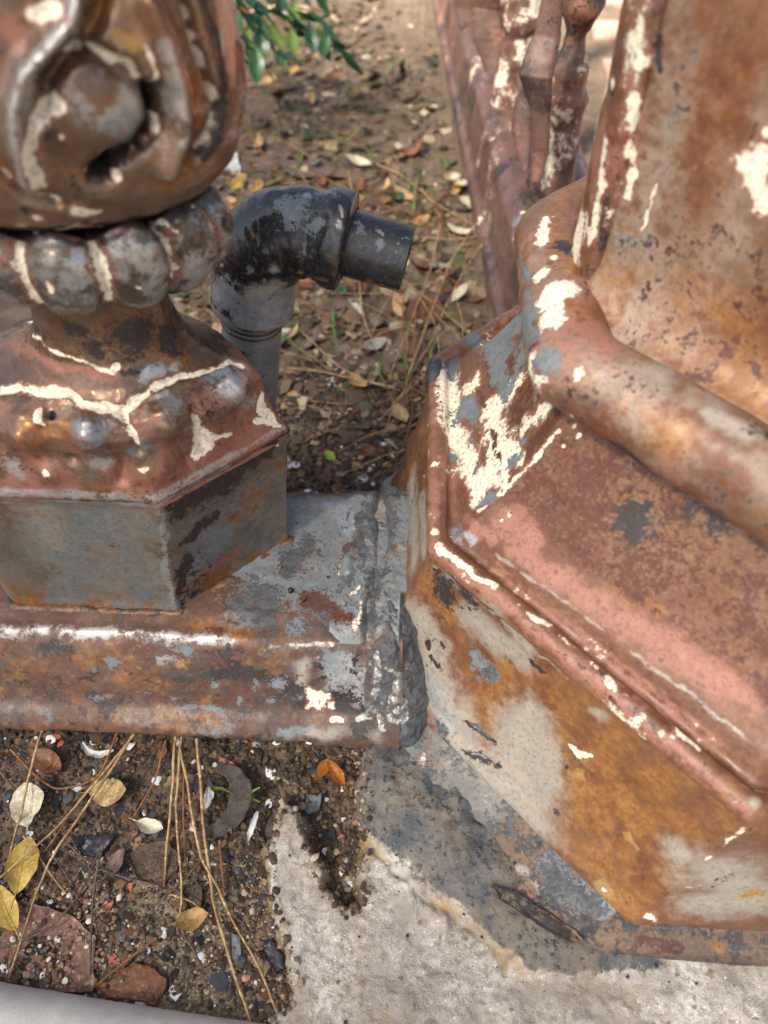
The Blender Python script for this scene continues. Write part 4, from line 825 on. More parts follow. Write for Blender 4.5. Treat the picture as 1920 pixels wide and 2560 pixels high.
c = t.mix(t.ramp(n1, .36, .62), lin('#989086'), lin('#bfb8ad')); c = t.mix(t.ramp(n2, .46, .62), c, lin('#9d9080')); c = t.mix(t.math('MULTIPLY', t.ramp(n3, .55, .66), .5), c, lin('#5c5349')); c = t.mix(t.math('MULTIPLY', t.ramp(v1, .26, .12), t.ramp(n1, .42, .55)), c, lin('#d5cdbf')); c = t.mix(t.math('MULTIPLY', t.ramp(t.noise(9, 5, .6), .5, .68), .55), c, lin('#6f665c')); c = t.mix(t.math('MULTIPLY', t.ramp(t.voro(90), .2, .1), t.ramp(n2, .45, .55)), c, lin('#7d6c5a'))
c = t.mix(t.ramp(t.math('ADD', sp.outputs[1], t.math('MULTIPLY', t.math('SUBTRACT', n2, .5), .8)), .25, .9), c, t.mix(n3, lin('#96764f'), lin('#b79a72')))
c = t.mix(t.ramp(t.math('ADD', sp.outputs[0], t.math('MULTIPLY', t.math('SUBTRACT', n2, .5), .9)), .35, .62), c, t.mix(t.ramp(n1, .38, .62), lin('#4f5254'), lin('#776f64')))
c = t.mix(t.math('MULTIPLY', t.ramp(n2, .52, .64), sp.outputs[0]), c, lin('#33373b'))
c = t.mix(t.ramp(t.math('ADD', sp.outputs[2], t.math('MULTIPLY', t.math('SUBTRACT', n2, .5), .6)), .4, .7), c, lin('#2b2420'))
c = t.mix(t.math('MULTIPLY', t.ramp(t.noise(16, 6, .65, dist=.8), .46, .62), .5), c, lin('#85725c'))
c = t.mix(t.ramp(t.math('ADD', a.outputs['Alpha'], t.math('MULTIPLY', t.math('SUBTRACT', n2, .5), 1.2)), .35, .8), c, t.mix(n1, lin('#6d5a49'), lin('#8d7860')))
t.bump(t.math('ADD', n2, t.math('MULTIPLY', n3, .5)), .8, .0025); M['concrete'] = t.out(c, .88, 0, .3)
tag(grid('concrete_footing', P, M['concrete'], attrs={'mA': np.stack([tarm, och, np.clip(crack * .45 , 0, 1), np.clip(dirt, 0, 1)], -1)}),
    'pale rough concrete footing with a tar-smeared apron around the post foot', None, kind='structure')
def foot_h(x, y):
    i = np.clip(np.searchsorted(cx, x), 0, len(cx) - 1); j = np.clip(np.searchsorted(cy, y), 0, len(cy) - 1); return Zc_[i, j]
Zc_ = Zc.copy(); SD_ = sd.copy(); CXA, CYA = cx.copy(), cy.copy()

# paving beyond the second fence
pav = tag(raw('paving', [(.34, .9, -.012), (6, .9, -.012), (6, 9, -.012), (.34, 9, -.012)], [(0, 1, 2, 3)], simple('paving_bed', [lin('#8d7d73'), lin('#a08f84')], 20)), 'pale pink brick paving beyond the fence', None, kind='structure')
M['brick'] = simple('paving_brick', [lin('#b98a7c'), lin('#a87868'), lin('#c8a596')], 25, .8)
def box_mesh(name, sx, sy, sz, bev, mat):
    rings = [(1 - 0, 0), (1, sz - bev)]
    V = []; 
    for ins_, z in ((0, 0), (0, sz - bev), (bev, sz)):
        V += [(-sx / 2 + ins_, -sy / 2 + ins_, z), (sx / 2 - ins_, -sy / 2 + ins_, z), (sx / 2 - ins_, sy / 2 - ins_, z), (-sx / 2 + ins_, sy / 2 - ins_, z)]
    Q = [(k * 4 + j, k * 4 + (j + 1) % 4, k * 4 + 4 + (j + 1) % 4, k * 4 + 4 + j) for k in (0, 1) for j in range(4)] + [(8, 9, 10, 11), (3, 2, 1, 0)]
    o = raw(name, V, Q, mat, smooth=False); return o
bk = None
for r_ in range(13):
    for k in range(7):
        x = .46 + k * .21 + (.105 if r_ % 2 else 0); y = 1.02 + r_ * .108
        if bk is None: bk = box_mesh('brick', .2, .099, .028, .003, M['brick']); o = bk
        else: o = bk.copy(); COL.objects.link(o)
        o.parent = pav; o.location = (x, y, -.012 + random.uniform(-.001, .001)); o.rotation_euler = (0, 0, random.uniform(-.01, .01))

# pale kerb in the lower left corner
n_a, n_b = 200, 60
aa = np.linspace(-.5, math.pi + .5, n_b); xs = np.linspace(-.62, .02, n_a)
XX, AA = np.meshgrid(xs, aa, indexing='ij'); yc = .0365 - .085 * (XX + .2575)
rr = .045 + .0012 * fbm(xyz(XX, AA * .03), 25, 3)
P = xyz(XX, yc + rr * np.cos(AA), -.002 + rr * np.sin(AA)); P += normals(P)[..., :] * (.0004 * fbm(P, 500, 3))[..., None]
M['kerb'] = simple('pale_kerb_stone', [lin('#e0dbd0'), lin('#d0cbc0'), lin('#a59f94')], 40, .85, .25, .35, .0008, fine=900)
tag(grid('kerb', P, M['kerb'], org=(-.25, .04, 0)), 'smooth pale grey rounded kerb along the lower left edge', None, kind='structure')

# ---------------------------------------------------------------- fence panel on the left: rail, pedestal, cap, collar, bulb
fence = empty('fence_panel', (-.2, .37, 0), 'scorched iron fence panel with rusty bottom rail, pedestal and swirled bulb at left', 'fence panel')
def prof(pts, n):                                            # dense resampling of a profile polyline with mild corner rounding
    pts = np.asarray(pts, float); d = np.concatenate([[0], np.cumsum(np.linalg.norm(np.diff(pts, axis=0), axis=1))])
    s = np.linspace(0, d[-1], n); q = np.stack([np.interp(s, d, pts[:, k]) for k in range(pts.shape[1])], 1)
    for _ in range(2): q[1:-1] = (q[:-2] + 2 * q[1:-1] + q[2:]) / 4
    return q
rp = prof([(.275, .040), (.256, .036), (.250, .036), (.2485, .040), (.2515, .047), (.258, .055), (.2625, .0575), (.266, .062), (.284, .096), (.291, .107), (.298, .112), (.318, .1155), (.37, .1165), (.43, .1165), (.444, .113),
           (.452, .104), (.47, .066), (.474, .058), (.482, .05), (.482, .038), (.470, .036), (.455, .040)], 170)
xs = np.concatenate([np.arange(-1.2, -.34, .02), np.arange(-.34, .0005, .0014)])
P = np.zeros((len(xs), len(rp), 3)); P[..., 0] = xs[:, None]; P[..., 1] = rp[None, :, 0]; P[..., 2] = rp[None, :, 1]
XX, YY = P[..., 0], P[..., 1]
front = sstep(.305, .29, YY)
d = .0016 * fbm(P, 28, 4, 1) * (front + .6) + .0007 * fbm(P, 130, 4, 2) + .0012 * np.clip(fbm(P, 60, 3, 4), 0, 1) * front
top = sstep(.296, .31, YY) * sstep(.446, .43, YY)
d += top * (.0028 * fbm(P, 17, 3, 6) + .0012 * fbm(P, 90, 4, 7))
lipend = sstep(-.075, -.06, XX) * sstep(.27, .255, YY); d += .0025 * lipend
wav = .004 * fbm(xyz(XX, 0, 0), 9, 2, 11); P[..., 2] += wav * .25
shelf = .297 + .004 * fbm(xyz(XX, 0, 0), 22, 3, 12); d += .0030 * np.exp(-((YY - shelf) / .0045) ** 2) * (.6 + .6 * fbm(P, 70, 3, 13)) * sstep(-.08, -.13, XX)
d += relief('rail', P)
Pd = P - normals(P) * d[..., None] if normals(P)[0, 85][2] < 0 else P + normals(P) * d[..., None]
n_r = fbm(P, 45, 4, 31); n_q = fbm(P, 16, 4, 33); n_p = fbm(P, 80, 3, 35)
onx = sstep(-.055, -.085, XX)                                 # rust runs along the rail, bare and scraped near the post
fr = fbm(P, 85, 4, 61, .6); base = {'orange': np.clip(.34 + .8 * n_r, 0, 1) * front * onx,
        'pink': np.clip(.12 + .8 * fbm(P, 33, 4, 41), 0, 1) * sstep(.268, .272, YY) * front * onx * .7,
        'red': np.clip(.38 + .8 * fr + .25 * n_q, 0, 1) * sstep(.262, .268, YY) * front * onx, 'slate': np.clip(.10 + .9 * fbm(P, 75, 4, 63), 0, 1) * front * sstep(-.30, -.22, XX) * sstep(.262, .268, YY) * .9,
        'yellow': np.clip(.0 + .8 * fbm(P, 60, 4, 65), 0, 1) * front * onx * sstep(.262, .268, YY), 'tan': np.clip(.12 + .7 * fbm(xyz(XX * .3, YY, P[..., 2]), 60, 4, 67), 0, 1) * sstep(.268, .262, YY),
        'dark': np.clip(.26 + .85 * fbm(P, 60, 4, 43), 0, 1) * front,
        'grey': np.clip(.70 + .45 * n_q - .1, 0, 1) * top * sstep(-.165, -.115, XX) + np.clip(.15 + .7 * n_q, 0, 1) * sstep(.268, .262, YY) * .9,
        'tan': np.clip(.12 + .7 * fbm(xyz(XX * .3, YY, P[..., 2]), 60, 4, 67), 0, 1) * sstep(.268, .262, YY) + np.clip(.45 + .8 * fbm(P, 20, 4, 47), 0, 1) * top * sstep(-.165, -.115, XX), 'tar': np.clip(.30 + .85 * fbm(P, 24, 5, 45), 0, 1) * top * sstep(-.16, -.10, XX) * .85,
        'blue': np.clip(np.exp(-((YY - shelf + .001) / .005) ** 2) * (.62 + .9 * n_p) * sstep(-.10, -.14, XX), 0, 1)}  # blue: pale sheen painted along the rail's shelf edge
grid('rail', Pd, M['rail'], fence, attrs=paint('rail', P, base))

# rail end: lumpy weld to the post with ground-off metal
def blob(name, P, mat, parent, key=None, amp=.003, sc=60, base=None, seed=0, wu=False, wv=False, flip=1):
    N = normals(P, wu, wv) * flip
    Pd = P + N * (amp * fbm(P, sc, 4, seed) + amp * .5 * fbm(P, sc * 3, 3, seed + 2) + (relief(key, P) if key else 0))[..., None]
    return grid(name, Pd, mat, parent, wu, wv, attrs=paint(key or name, P, base))
n_s = np.linspace(0, 1, 70); n_t = np.linspace(0, 1, 150)
we = prof([(.250, .036), (.2485, .041), (.252, .048), (.2595, .0565), (.266, .063), (.286, .099), (.294, .110), (.312, .1165), (.335, .1175)], 150)
SS, TT = np.meshgrid(np.linspace(0, 1, 110), np.arange(150), indexing='ij'); TT = TT.astype(int); W0 = xyz(we[TT, 0], we[TT, 1], 0 * SS)
x0_ = -.027 + .005 * fbm(W0, 60, 3, 2); x1_ = .030 - .020 * sstep(.06, .116, we[TT, 1]) + .004 * fbm(W0, 70, 3, 5)
xw = x0_ + (x1_ - x0_) * SS; bulge = .0028 * np.sin(np.pi * np.clip(SS * .9 + .06, 0, 1)) ** .6 - .0012; back_ = .018 * sstep(.45, 1., SS) ** 1.5
P = xyz(xw, we[TT, 0] - bulge * .75 + back_, we[TT, 1] + bulge * .7 - .3 * back_ * sstep(.06, .1, we[TT, 1]))
cr_ = .0009 * fbm(P, 300, 3, 18) + .0012 * np.abs(fbm(P, 190, 3, 19)) + .0014 * fbm(P, 120, 3, 15) * sstep(.05, .3, SS) + .0015 * np.clip(fbm(P, 60, 2, 16), 0, 1) * sstep(.1, .3, SS); nn = normals(P); fl = -1 if nn[50, 75][2] < 0 else 1; P = P + nn * fl * cr_[..., None]
blob('weld_patch', P, M['rail'], fence, 'weld', .0012, 75, {'tar': np.clip(.45 + .5 * sstep(.05, .25, SS) + .5 * fbm(P, 90, 3, 3), 0, 1), 'tan': np.clip(.4 + .7 * fbm(P, 50, 3, 13), 0, 1), 'slate': np.clip(.4 + .7 * fbm(P, 70, 3, 23), 0, 1)}, 5, flip=fl)
# crusty weld and sealant across the rail top, climbing the post's left face
xw = np.arange(-.056, .0085, .0006); yw = np.arange(.296, .4525, .0007); XW, YW_ = np.meshgrid(xw, yw, indexing='ij'); P0 = xyz(XW, YW_, 0)
xg = -.021 + .0035 * fbm(xyz(YW_, 0, 0), 28, 3, 2) - .006 * sstep(.36, .31, YW_)
top_ = .1166 - .0035 * sstep(.310, .298, YW_) - .010 * sstep(.435, .4525, YW_) ** 1.5
bord = sstep(0, .012, XW + .056) * sstep(0, .006, YW_ - .296 + 0 * XW)
hz_ = .0016 * fbm(P0, 32, 3, 3) + .0014 * fbm(P0, 110, 3, 4) + .0009 * fbm(P0, 260, 3, 6) - .0035 * np.exp(-((XW - xg) / .0042) ** 2) + .0022 * np.exp(-((XW - xg + .010) / .0055) ** 2) * (.5 + .8 * fbm(P0, 45, 2, 8)) + .0012 * np.exp(-((XW - xg - .009) / .005) ** 2)
hz_ += .003 * sstep(.000, .008, XW) ** 1.6 + .012 * sstep(.435, .450, YW_) * sstep(-.03, -.012, XW) * np.clip(.3 + fbm(P0, 60, 2, 9), 0, 1)
P = xyz(XW, YW_, top_ + (hz_ + .0012) * bord - .0022 * (1 - bord))
P[..., 2] += relief('seam', P) - .05 * sstep(-.003, .001, XW) * sstep(.342, .334, YW_)
base = {'tar': np.clip(1.0 * np.exp(-((XW - xg) / .0075) ** 2) + .25 + .9 * fbm(P0, 40, 4, 11) - .3 * sstep(-.012, .0, XW) + .5 * sstep(.43, .448, YW_), 0, 1),
        'grey': np.clip(.75 + .5 * fbm(P0, 30, 3, 12), 0, 1), 'tan': np.clip(.5 + .9 * fbm(P0, 24, 3, 14), 0, 1)}
grid('weld_seam', P, M['rail'], fence, attrs=paint('seam', P, base))
for k, (x, y, r_) in enumerate(((-.089, .338, .0026), (-.078, .330, .0021), (-.061, .352, .0012), (-.075, .36, .0011), (-.10, .36, .0014), (-.045, .335, .001), (-.052, .372, .0016))):
    V, Q, T = lump(r_, k, rough=.06); raw('weld_spatter', V + [x, y, .1175], Q, M['pedestal'], fence, tris=T, attrs={'mA': np.tile([0, 0, 0, .5], (len(V), 1)), 'mB': np.zeros((len(V), 4))})

# pedestal: long hexagon
HB = np.array([(-.098, .391), (-.175, .318), (-.300, .318), (-.378, .391), (-.300, .464), (-.175, .464)])
HT = np.array([(-.088, .398), (-.166, .327), (-.300, .327), (-.380, .398), (-.300, .469), (-.166, .469)])
def ring(poly, seg, rnd):                                     # resample a closed polygon, rounding its corners
    n = len(poly); out = []
    for i in range(n):
        a, b = poly[i], poly[(i + 1) % n]; k = seg[i]; t_ = np.arange(k) / k; out.append(a + (b - a) * t_[:, None])
    q = np.vstack(out)
    for _ in range(rnd): q = (np.roll(q, 1, 0) + 2 * q + np.roll(q, -1, 0)) / 4
    return q
seg = [150, 170, 30, 12, 24, 24]
zz = np.linspace(0, 1, 130); lo = ring(HB, seg, 3); hi = ring(HT, seg, 3)
P = np.zeros((len(zz), len(lo), 3)); P[..., :2] = lo[None] * (1 - zz[:, None, None]) + hi[None] * zz[:, None, None]; P[..., 2] = (.112 + .120 * zz)[:, None]
N = normals(P, False, True); N = N if N[60, 250][1] < 0 else -N
NR = ((P[..., 0] > -.172))                                     # the canted right face
d = .0006 * fbm(P, 30, 4, 2) + NR * (.0010 * fbm(P, 55, 4, 3)) + .0022 * sstep(.125, .113, P[..., 2]) * (.6 + fbm(P, 60, 3, 4)) + .0018 * sstep(.223, .232, P[..., 2])
Pd = P + N * (d + relief('pedestal', P))[..., None]
q = xyz(P[..., 0], P[..., 1], P[..., 2] * .3)
stk = fbm(xyz(P[..., 0] * 1 + P[..., 2] * .7, P[..., 1] + P[..., 2] * .5, P[..., 2] * .2), 34, 4, 8)
base = {'orange': np.clip(.85 - 22 * (P[..., 2] - .116) + .5 * fbm(P, 40, 3, 5), 0, 1) + NR * np.clip(.1 + .9 * stk, 0, 1) * .8,
        'tan': np.clip(.35 + .6 * fbm(q, 20, 3, 16), 0, 1), 'grey': np.clip(.45 + .5 * fbm(q, 24, 3, 6) - 5 * np.maximum(0, P[..., 2] - .205), 0, 1) * np.where(NR, .75, 1.),
        'dark': NR * np.clip(.15 + 1.0 * stk, 0, 1) * .7, 'blue': 0 * stk}
ped = grid('pedestal', Pd, M['pedestal'], fence, False, True, attrs=paint('pedestal', P, base))
# crusty rust seam along the foot of the pedestal
lo2 = ring(inset(HB, -.003), [110, 130, 20, 8, 12, 12], 3); sa = np.linspace(-.4, 2.6, 16)
cdir = lo2 - HB.mean(0); cdir /= np.linalg.norm(cdir, axis=1, keepdims=True)
P = np.zeros((len(sa), len(lo2), 3)); rad = .0042 + .0035 * fbm(xyz(lo2[:, 0], lo2[:, 1]), 55, 3, 3)
P[..., :2] = lo2[None] + (rad[None] * np.cos(sa)[:, None])[..., None] * cdir[None]; P[..., 2] = .1135 + (rad[None] * np.sin(sa)[:, None]) * .75
nn = normals(P, False, True); P += nn * (.001 * fbm(P, 160, 3, 6))[..., None]
grid('rust_seam', P, M['rail'], ped, False, True, attrs=paint('rust_seam', P, {'dark': np.clip(.5 + .6 * fbm(P, 50, 3), 0, 1), 'orange': np.clip(.6 + .6 * fbm(P, 70, 3, 4), 0, 1)}))

# cap: scorched leaf moulding from the hexagon to the round neck
AX = np.array([-.192, .394])
SQ = .60                                                     # the ornament is flattened across the fence
def polar_poly(poly, th):
    r_ = np.full(th.shape, 9.)
    for a, b in zip(poly, np.roll(poly, -1, 0)):
        a = a - AX; b = b - AX; e = b - a; den = np.cos(th) * e[1] - np.sin(th) * e[0]
        t_ = (a[0] * e[1] - a[1] * e[0]) / np.where(np.abs(den) < 1e-9, 1e-9, den)
        s_ = np.where(np.abs(e[0]) > abs(e[1]), (t_ * np.cos(th) - a[0]) / (e[0] if e[0] else 1e-9), (t_ * np.sin(th) - a[1]) / (e[1] if e[1] else 1e-9))
        ok = (t_ > 0) & (s_ >= -1e-6) & (s_ <= 1 + 1e-6); r_ = np.where(ok, np.minimum(r_, t_), r_)
    return r_
th = np.concatenate([np.linspace(-math.pi, .35, 400), np.linspace(.37, math.pi, 40, endpoint=False)])
cp = prof([(1.02, .226, 0), (1.005, .234, 0), (.985, .238, 0), (.93, .250, .05), (.88, .266, .15), (.84, .282, .35), (.76, .292, .5), (.62, .298, .65), (.50, .306, .8), (.42, .318, .9), (.37, .332, 1), (.36, .366, 1)], 170)
hexr = polar_poly(HT, th)
for _ in range(3): hexr = (np.roll(hexr, 1) + 2 * hexr + np.roll(hexr, -1)) / 4
circ = .1150 / np.sqrt(np.cos(th) ** 2 + (np.sin(th) / .74) ** 2)[None]
rr = cp[:, 0][:, None] * (hexr[None] * (1 - cp[:, 2][:, None]) + circ * cp[:, 2][:, None])
P = np.zeros((len(cp), len(th), 3)); P[..., 0] = AX[0] + rr * np.cos(th); P[..., 1] = AX[1] + rr * np.sin(th); P[..., 2] = cp[:, 1][:, None]
N = normals(P, False, True); N = N if N[100, 200][2] > 0 else -N
z = P[..., 2]; mid = sstep(.236, .25, z) * sstep(.300, .285, z)
lob = np.abs(np.sin((th * 5 + .9)[None] + 8 * (z - .26))) ** .6
d = mid * (.0022 * (lob - .55)) + .0012 * fbm(P, 36, 4, 2) + .0006 * fbm(P, 140, 3, 3) + relief('cap', P)
Pd = P + N * d[..., None]
vall = np.exp(-((z - .2925) / .0035) ** 2)
base = {'pink': np.clip(.45 + .7 * fbm(P, 22, 4, 4) + .3 * sstep(.25, .238, z), 0, 1) * sstep(.305, .29, z) * .95,
        'cream': np.clip(vall * (.35 + .5 * fbm(P, 30, 3, 6)) , 0, 1) * .5,
        'dark': np.clip(.15 + .8 * fbm(P, 25, 4, 8) + .35 * sstep(.30, .34, z), 0, 1) * .8,
        'grey': np.clip(.2 + .8 * fbm(P, 50, 3, 9), 0, 1) * mid * .9, 'orange': np.clip(.3 + .7 * fbm(P, 26, 3, 10), 0, 1) * .7,
        'blue': np.clip(np.exp(-((z - .2365) / .003) ** 2) * (.75 + .5 * fbm(P, 60, 3, 12)), 0, 1)}
grid('leaf_cap', Pd, M['cast'], fence, False, True, attrs=paint('cap', P, base))

# collar of twelve rounded leaves
th = np.linspace(-math.pi, math.pi, 400, endpoint=False)
cp = prof([(.036, .365), (.050, .3635), (.064, .3635), (.076, .367), (.085, .375), (.0895, .386), (.089, .398), (.084, .407), (.076, .411), (.066, .408), (.055, .405), (.04, .406)], 120)
u_ = np.linspace(0, 1, 120)[:, None]
gv = np.abs(np.sin((th[None] - R(-99.5)) * 6 + 0 * u_)); gro = 1 - gv ** .5                         # sharp at the grooves
body = sstep(.16, .42, u_) * sstep(.95, .70, u_)
P = np.zeros((120, 400, 3)); rr = cp[:, 0][:, None] * (1 - .17 * gro * body) ; zc = cp[:, 1][:, None] - .009 * gro * sstep(.5, .68, u_) * sstep(.9, .75, u_)
rr = rr * (1 + .05 * fbm(xyz(np.cos(th), np.sin(th), 0), 2.2, 2, 5)[None]); zc = zc + .004 * (gv ** 1.5) * sstep(.5, .68, u_) * sstep(.92, .74, u_) + .004 * fbm(xyz(np.cos(th), np.sin(th), 0), 3, 2, 8)[None] * body; zc = zc - .006 * (gv ** .6 - .4) * sstep(.5, .2, u_) * sstep(.02, .15, u_)
P[..., 0] = AX[0] + rr * np.cos(th); P[..., 1] = AX[1] + SQ * rr * np.sin(th); P[..., 2] = zc
N = normals(P, False, True); N = N if N[60, 100][1] < 0 else -N
Pd = P + N * (.0012 * fbm(P, 40, 3, 2) + .0008 * fbm(P, 110, 3, 5) + relief('collar', P))[..., None]
gg = gro * body
base = {'cream': np.clip(gg * 1.0 - .08 + .12 * fbm(P, 50, 3, 4), 0, .72) * sstep(.24, .34, u_) + 0 * P[..., 0], 'blue': np.clip(.55 + .6 * fbm(P, 60, 4, 6), 0, 1) * sstep(.2, .34, u_) * sstep(.72, .6, u_) * (1 - gro),
        'dark': np.clip(sstep(.66, .76, u_) * .9 + sstep(.2, .08, u_) + .4 * fbm(P, 30, 3, 7), 0, 1), 'pink': np.clip(.1 + .6 * fbm(P, 20, 3, 9), 0, 1) * .5}
grid('leaf_collar', Pd, M['collar'], fence, False, True, attrs=paint('collar', P, base))

# swirled bulb
th = np.concatenate([np.linspace(-math.pi, .45, 430), np.linspace(.48, math.pi, 50, endpoint=False)])
cp = prof([(.026, .403), (.044, .406), (.066, .4115), (.085, .421), (.0965, .433), (.103, .450), (.106, .470), (.1055, .488), (.103, .507), (.098, .528), (.084, .548), (.066, .566), (.046, .580), (.036, .60), (.032, .66), (.030, .70)], 200)
P = np.zeros((200, len(th), 3)); P[..., 0] = AX[0] + cp[:, 0][:, None] * np.cos(th); P[..., 1] = AX[1] + .64 * cp[:, 0][:, None] * np.sin(th); P[..., 2] = cp[:, 1][:, None]
N = normals(P, False, True); N = N if N[80, 200][1] < 0 else -N
d = .0008 * fbm(P, 30, 3, 2) + .0004 * fbm(P, 140, 3, 3) + relief('bulb', P)
back = sstep(.1, .5, th)[None] * sstep(3.1, 2.8, th)[None] ; d = d + back * .004 * np.sin(th * 9 + P[..., 2] * 60)
Pd = P + N * d[..., None]
base = {'dark': np.clip(.1 + .7 * fbm(P, 14, 3, 5), 0, 1) * .8, 'orange': np.clip(.3 + .8 * fbm(P, 12, 3, 6), 0, 1) * .75, 'pink': np.clip(.1 + .7 * fbm(P, 18, 3, 8), 0, 1) * .7, 'blue': np.clip(.1 + .8 * fbm(P, 16, 3, 9), 0, 1) * .6}
grid('swirled_bulb', Pd, M['cast'], fence, False, True, attrs=paint('bulb', P, base))

# ---------------------------------------------------------------- octagonal post on the right
post = empty('octagonal_post', (.29, .42, 0), 'big rust-brown octagonal iron post with stepped plinth on the right', 'post')
pseg = [210, 70, 8, 8, 8, 8, 60, 180]; pseg2 = [110, 36, 6, 6, 6, 6, 40, 90]                     # A-B, B-C, hidden faces, G-Z, Z-A
def octo(pr, n, rnd=3, seg=pseg, edge=1, lean=0):
    q = prof(pr, n); rows = []
    for d_, z_ in q:
        dd = d_ * (edge if d_ < -.0032 else np.ones(8)); dd = dd + np.array([0, 0, 0, 0, 0, 0, 0, 1.]) * lean * (np.clip((z_ - .186) * .17, -.0135, 0) if d_ < .004 and z_ < .186 else 0)
        r_ = ring(inset(OCT0, dd), seg, rnd); rows.append(np.column_stack([r_, np.full(len(r_), z_)]))
    return np.array(rows)
P = octo([(-.036, .043), (-.0385, .046), (-.0375, .051), (-.030, .062), (-.0215, .08), (-.0115, .105), (-.0035, .13), (.001, .16), (.0045, .182), (.002, .186), (-.0015, .188), (-.003, .1915), (-.0028, .1975), (.0, .2025), (.005, .2045), (.010, .2035), (.0125, .199), (.0145, .1975), (.018, .199),
          (.0215, .205), (.0255, .2115), (.031, .2175), (.041, .230), (.053, .250), (.066, .275), (.08, .305), (.088, .325)], 240, 4, edge=EDGE, lean=1)
N = normals(P, False, True); N = N if N[60, 100][0] < 0 else -N
z = P[..., 2]; rid = sstep(.186, .189, z) * sstep(.206, .203, z)
d = .0009 * fbm(P, 14, 3, 2) + .0006 * fbm(P, 60, 4, 3) + .0009 * rid * fbm(P, 75, 3, 4) + relief('plinth', P)
Pd = P + N * d[..., None]
sl = sstep(.215, .235, z)
base = {'orange': np.clip(.42 + .9 * fbm(P, 15, 4, 5), 0, 1) * np.where(z < .19, .85, .2) + .5 * rid * np.clip(.5 + fbm(P, 40, 3, 6), 0, 1),
        'red': np.clip(sl * (.55 + .4 * fbm(P, 30, 4, 27)), 0, .66), 'pink': np.clip(rid * (.45 + .6 * fbm(P, 30, 3, 7)), 0, 1), 'dark': np.clip(.1 + .6 * fbm(P, 30, 4, 8), 0, 1) * .6,
        'cream': np.clip(rid * (.12 + .75 * fbm(P, 55, 4, 9)), 0, 1)}
plinth = grid('plinth', Pd, M['post'], post, False, True, attrs=paint('plinth', P, base))
a_ = np.linspace(-2.35, 2.7, 60)
P = octo([(.0745 - .0250 * math.cos(x), .3335 + .0250 * math.sin(x)) for x in a_], 90, 40, seg=pseg2)
N = normals(P, False, True); N = N if N[50, 50][0] < 0 else -N
Pd = P + N * (.0012 * fbm(P, 22, 3, 2) + .0008 * fbm(P, 70, 3, 3) + relief('bead', P))[..., None]
base = {'pink': np.clip(.30 + .8 * fbm(P, 16, 4, 5), 0, 1) * sstep(.2, .1, P[..., 0]), 'tan': np.clip(.3 + .8 * fbm(P, 20, 4, 15), 0, 1) * .9, 'orange': np.clip(.2 + .7 * fbm(P, 20, 3, 6) + .5 * sstep(.352, .362, P[..., 2]), 0, 1), 'dark': np.clip(.15 + .7 * fbm(P, 30, 3, 7), 0, 1) * .7}
grid('bead_moulding', Pd, M['post'], post, False, True, attrs=paint('bead', P, base))
SH = np.array([(.108, .402), (.222, .284), (.37, .284), (.48, .395), (.48, .47), (.37, .585), (.22, .585), (.108, .475)])
hz = np.concatenate([np.linspace(.338, .37, 24), np.linspace(.372, .62, 100), np.linspace(.64, 1.25, 12)])
base_r = ring(SH, [130, 30, 6, 6, 6, 6, 12, 40], 4); P = np.zeros((len(hz), len(base_r), 3)); P[..., :2] = base_r[None]; P[..., 2] = hz[:, None]
flare = .022 * np.exp(-np.maximum(hz - .346, 0) / .010); N = normals(P, False, True); N = N if N[50, 50][0] < 0 else -N
Pd = P + N * (flare[:, None] + .0008 * fbm(P, 18, 3, 2) + .0005 * fbm(P, 90, 3, 3) + relief('shaft', P))[..., None]
q = xyz(P[..., 0] * 1, P[..., 1] * 1, P[..., 2] * .25)
base = {'orange': np.clip(.25 + .8 * fbm(q, 22, 4, 5) + .5 * sstep(.40, .355, P[..., 2]), 0, 1) * .8, 'tan': np.clip(.28 + .8 * fbm(q, 17, 4, 15), 0, 1), 'red': np.clip(.22 + .8 * fbm(q, 26, 4, 17), 0, 1), 'dark': np.clip(.05 + .6 * fbm(q, 22, 4, 6), 0, 1) * .6, 'grey': np.clip(.1 + .7 * fbm(q, 14, 3, 7), 0, 1) * .7}
grid('shaft', Pd, M['post'], post, False, True, attrs=paint('shaft', P, base))
# roll down the shaft's corner
aa = np.linspace(0, 2 * math.pi, 60, endpoint=False); HH, AA = np.meshgrid(hz, aa, indexing='ij')
rr = .0135 + .0018 * np.sin(AA * 3 + 1)
P = xyz(.1075 + rr * np.cos(AA), .424 + rr * np.sin(AA) * 1.4, HH)
Pd = P + normals(P, False, True) * -(.0012 * fbm(P, 30, 3, 3))[..., None]
q = xyz(P[..., 0], P[..., 1], P[..., 2] * .35)
base = {'cream': np.clip(.40 + .9 * fbm(q, 55, 4, 5), 0, 1), 'pink': np.clip(.40 + .8 * fbm(q, 40, 3, 6), 0, 1), 'dark': np.clip(.30 + .8 * fbm(q, 50, 3, 7), 0, 1)}
grid('corner_roll', Pd, M['post'], post, False, True, attrs=paint('corner_roll', Pd, base))
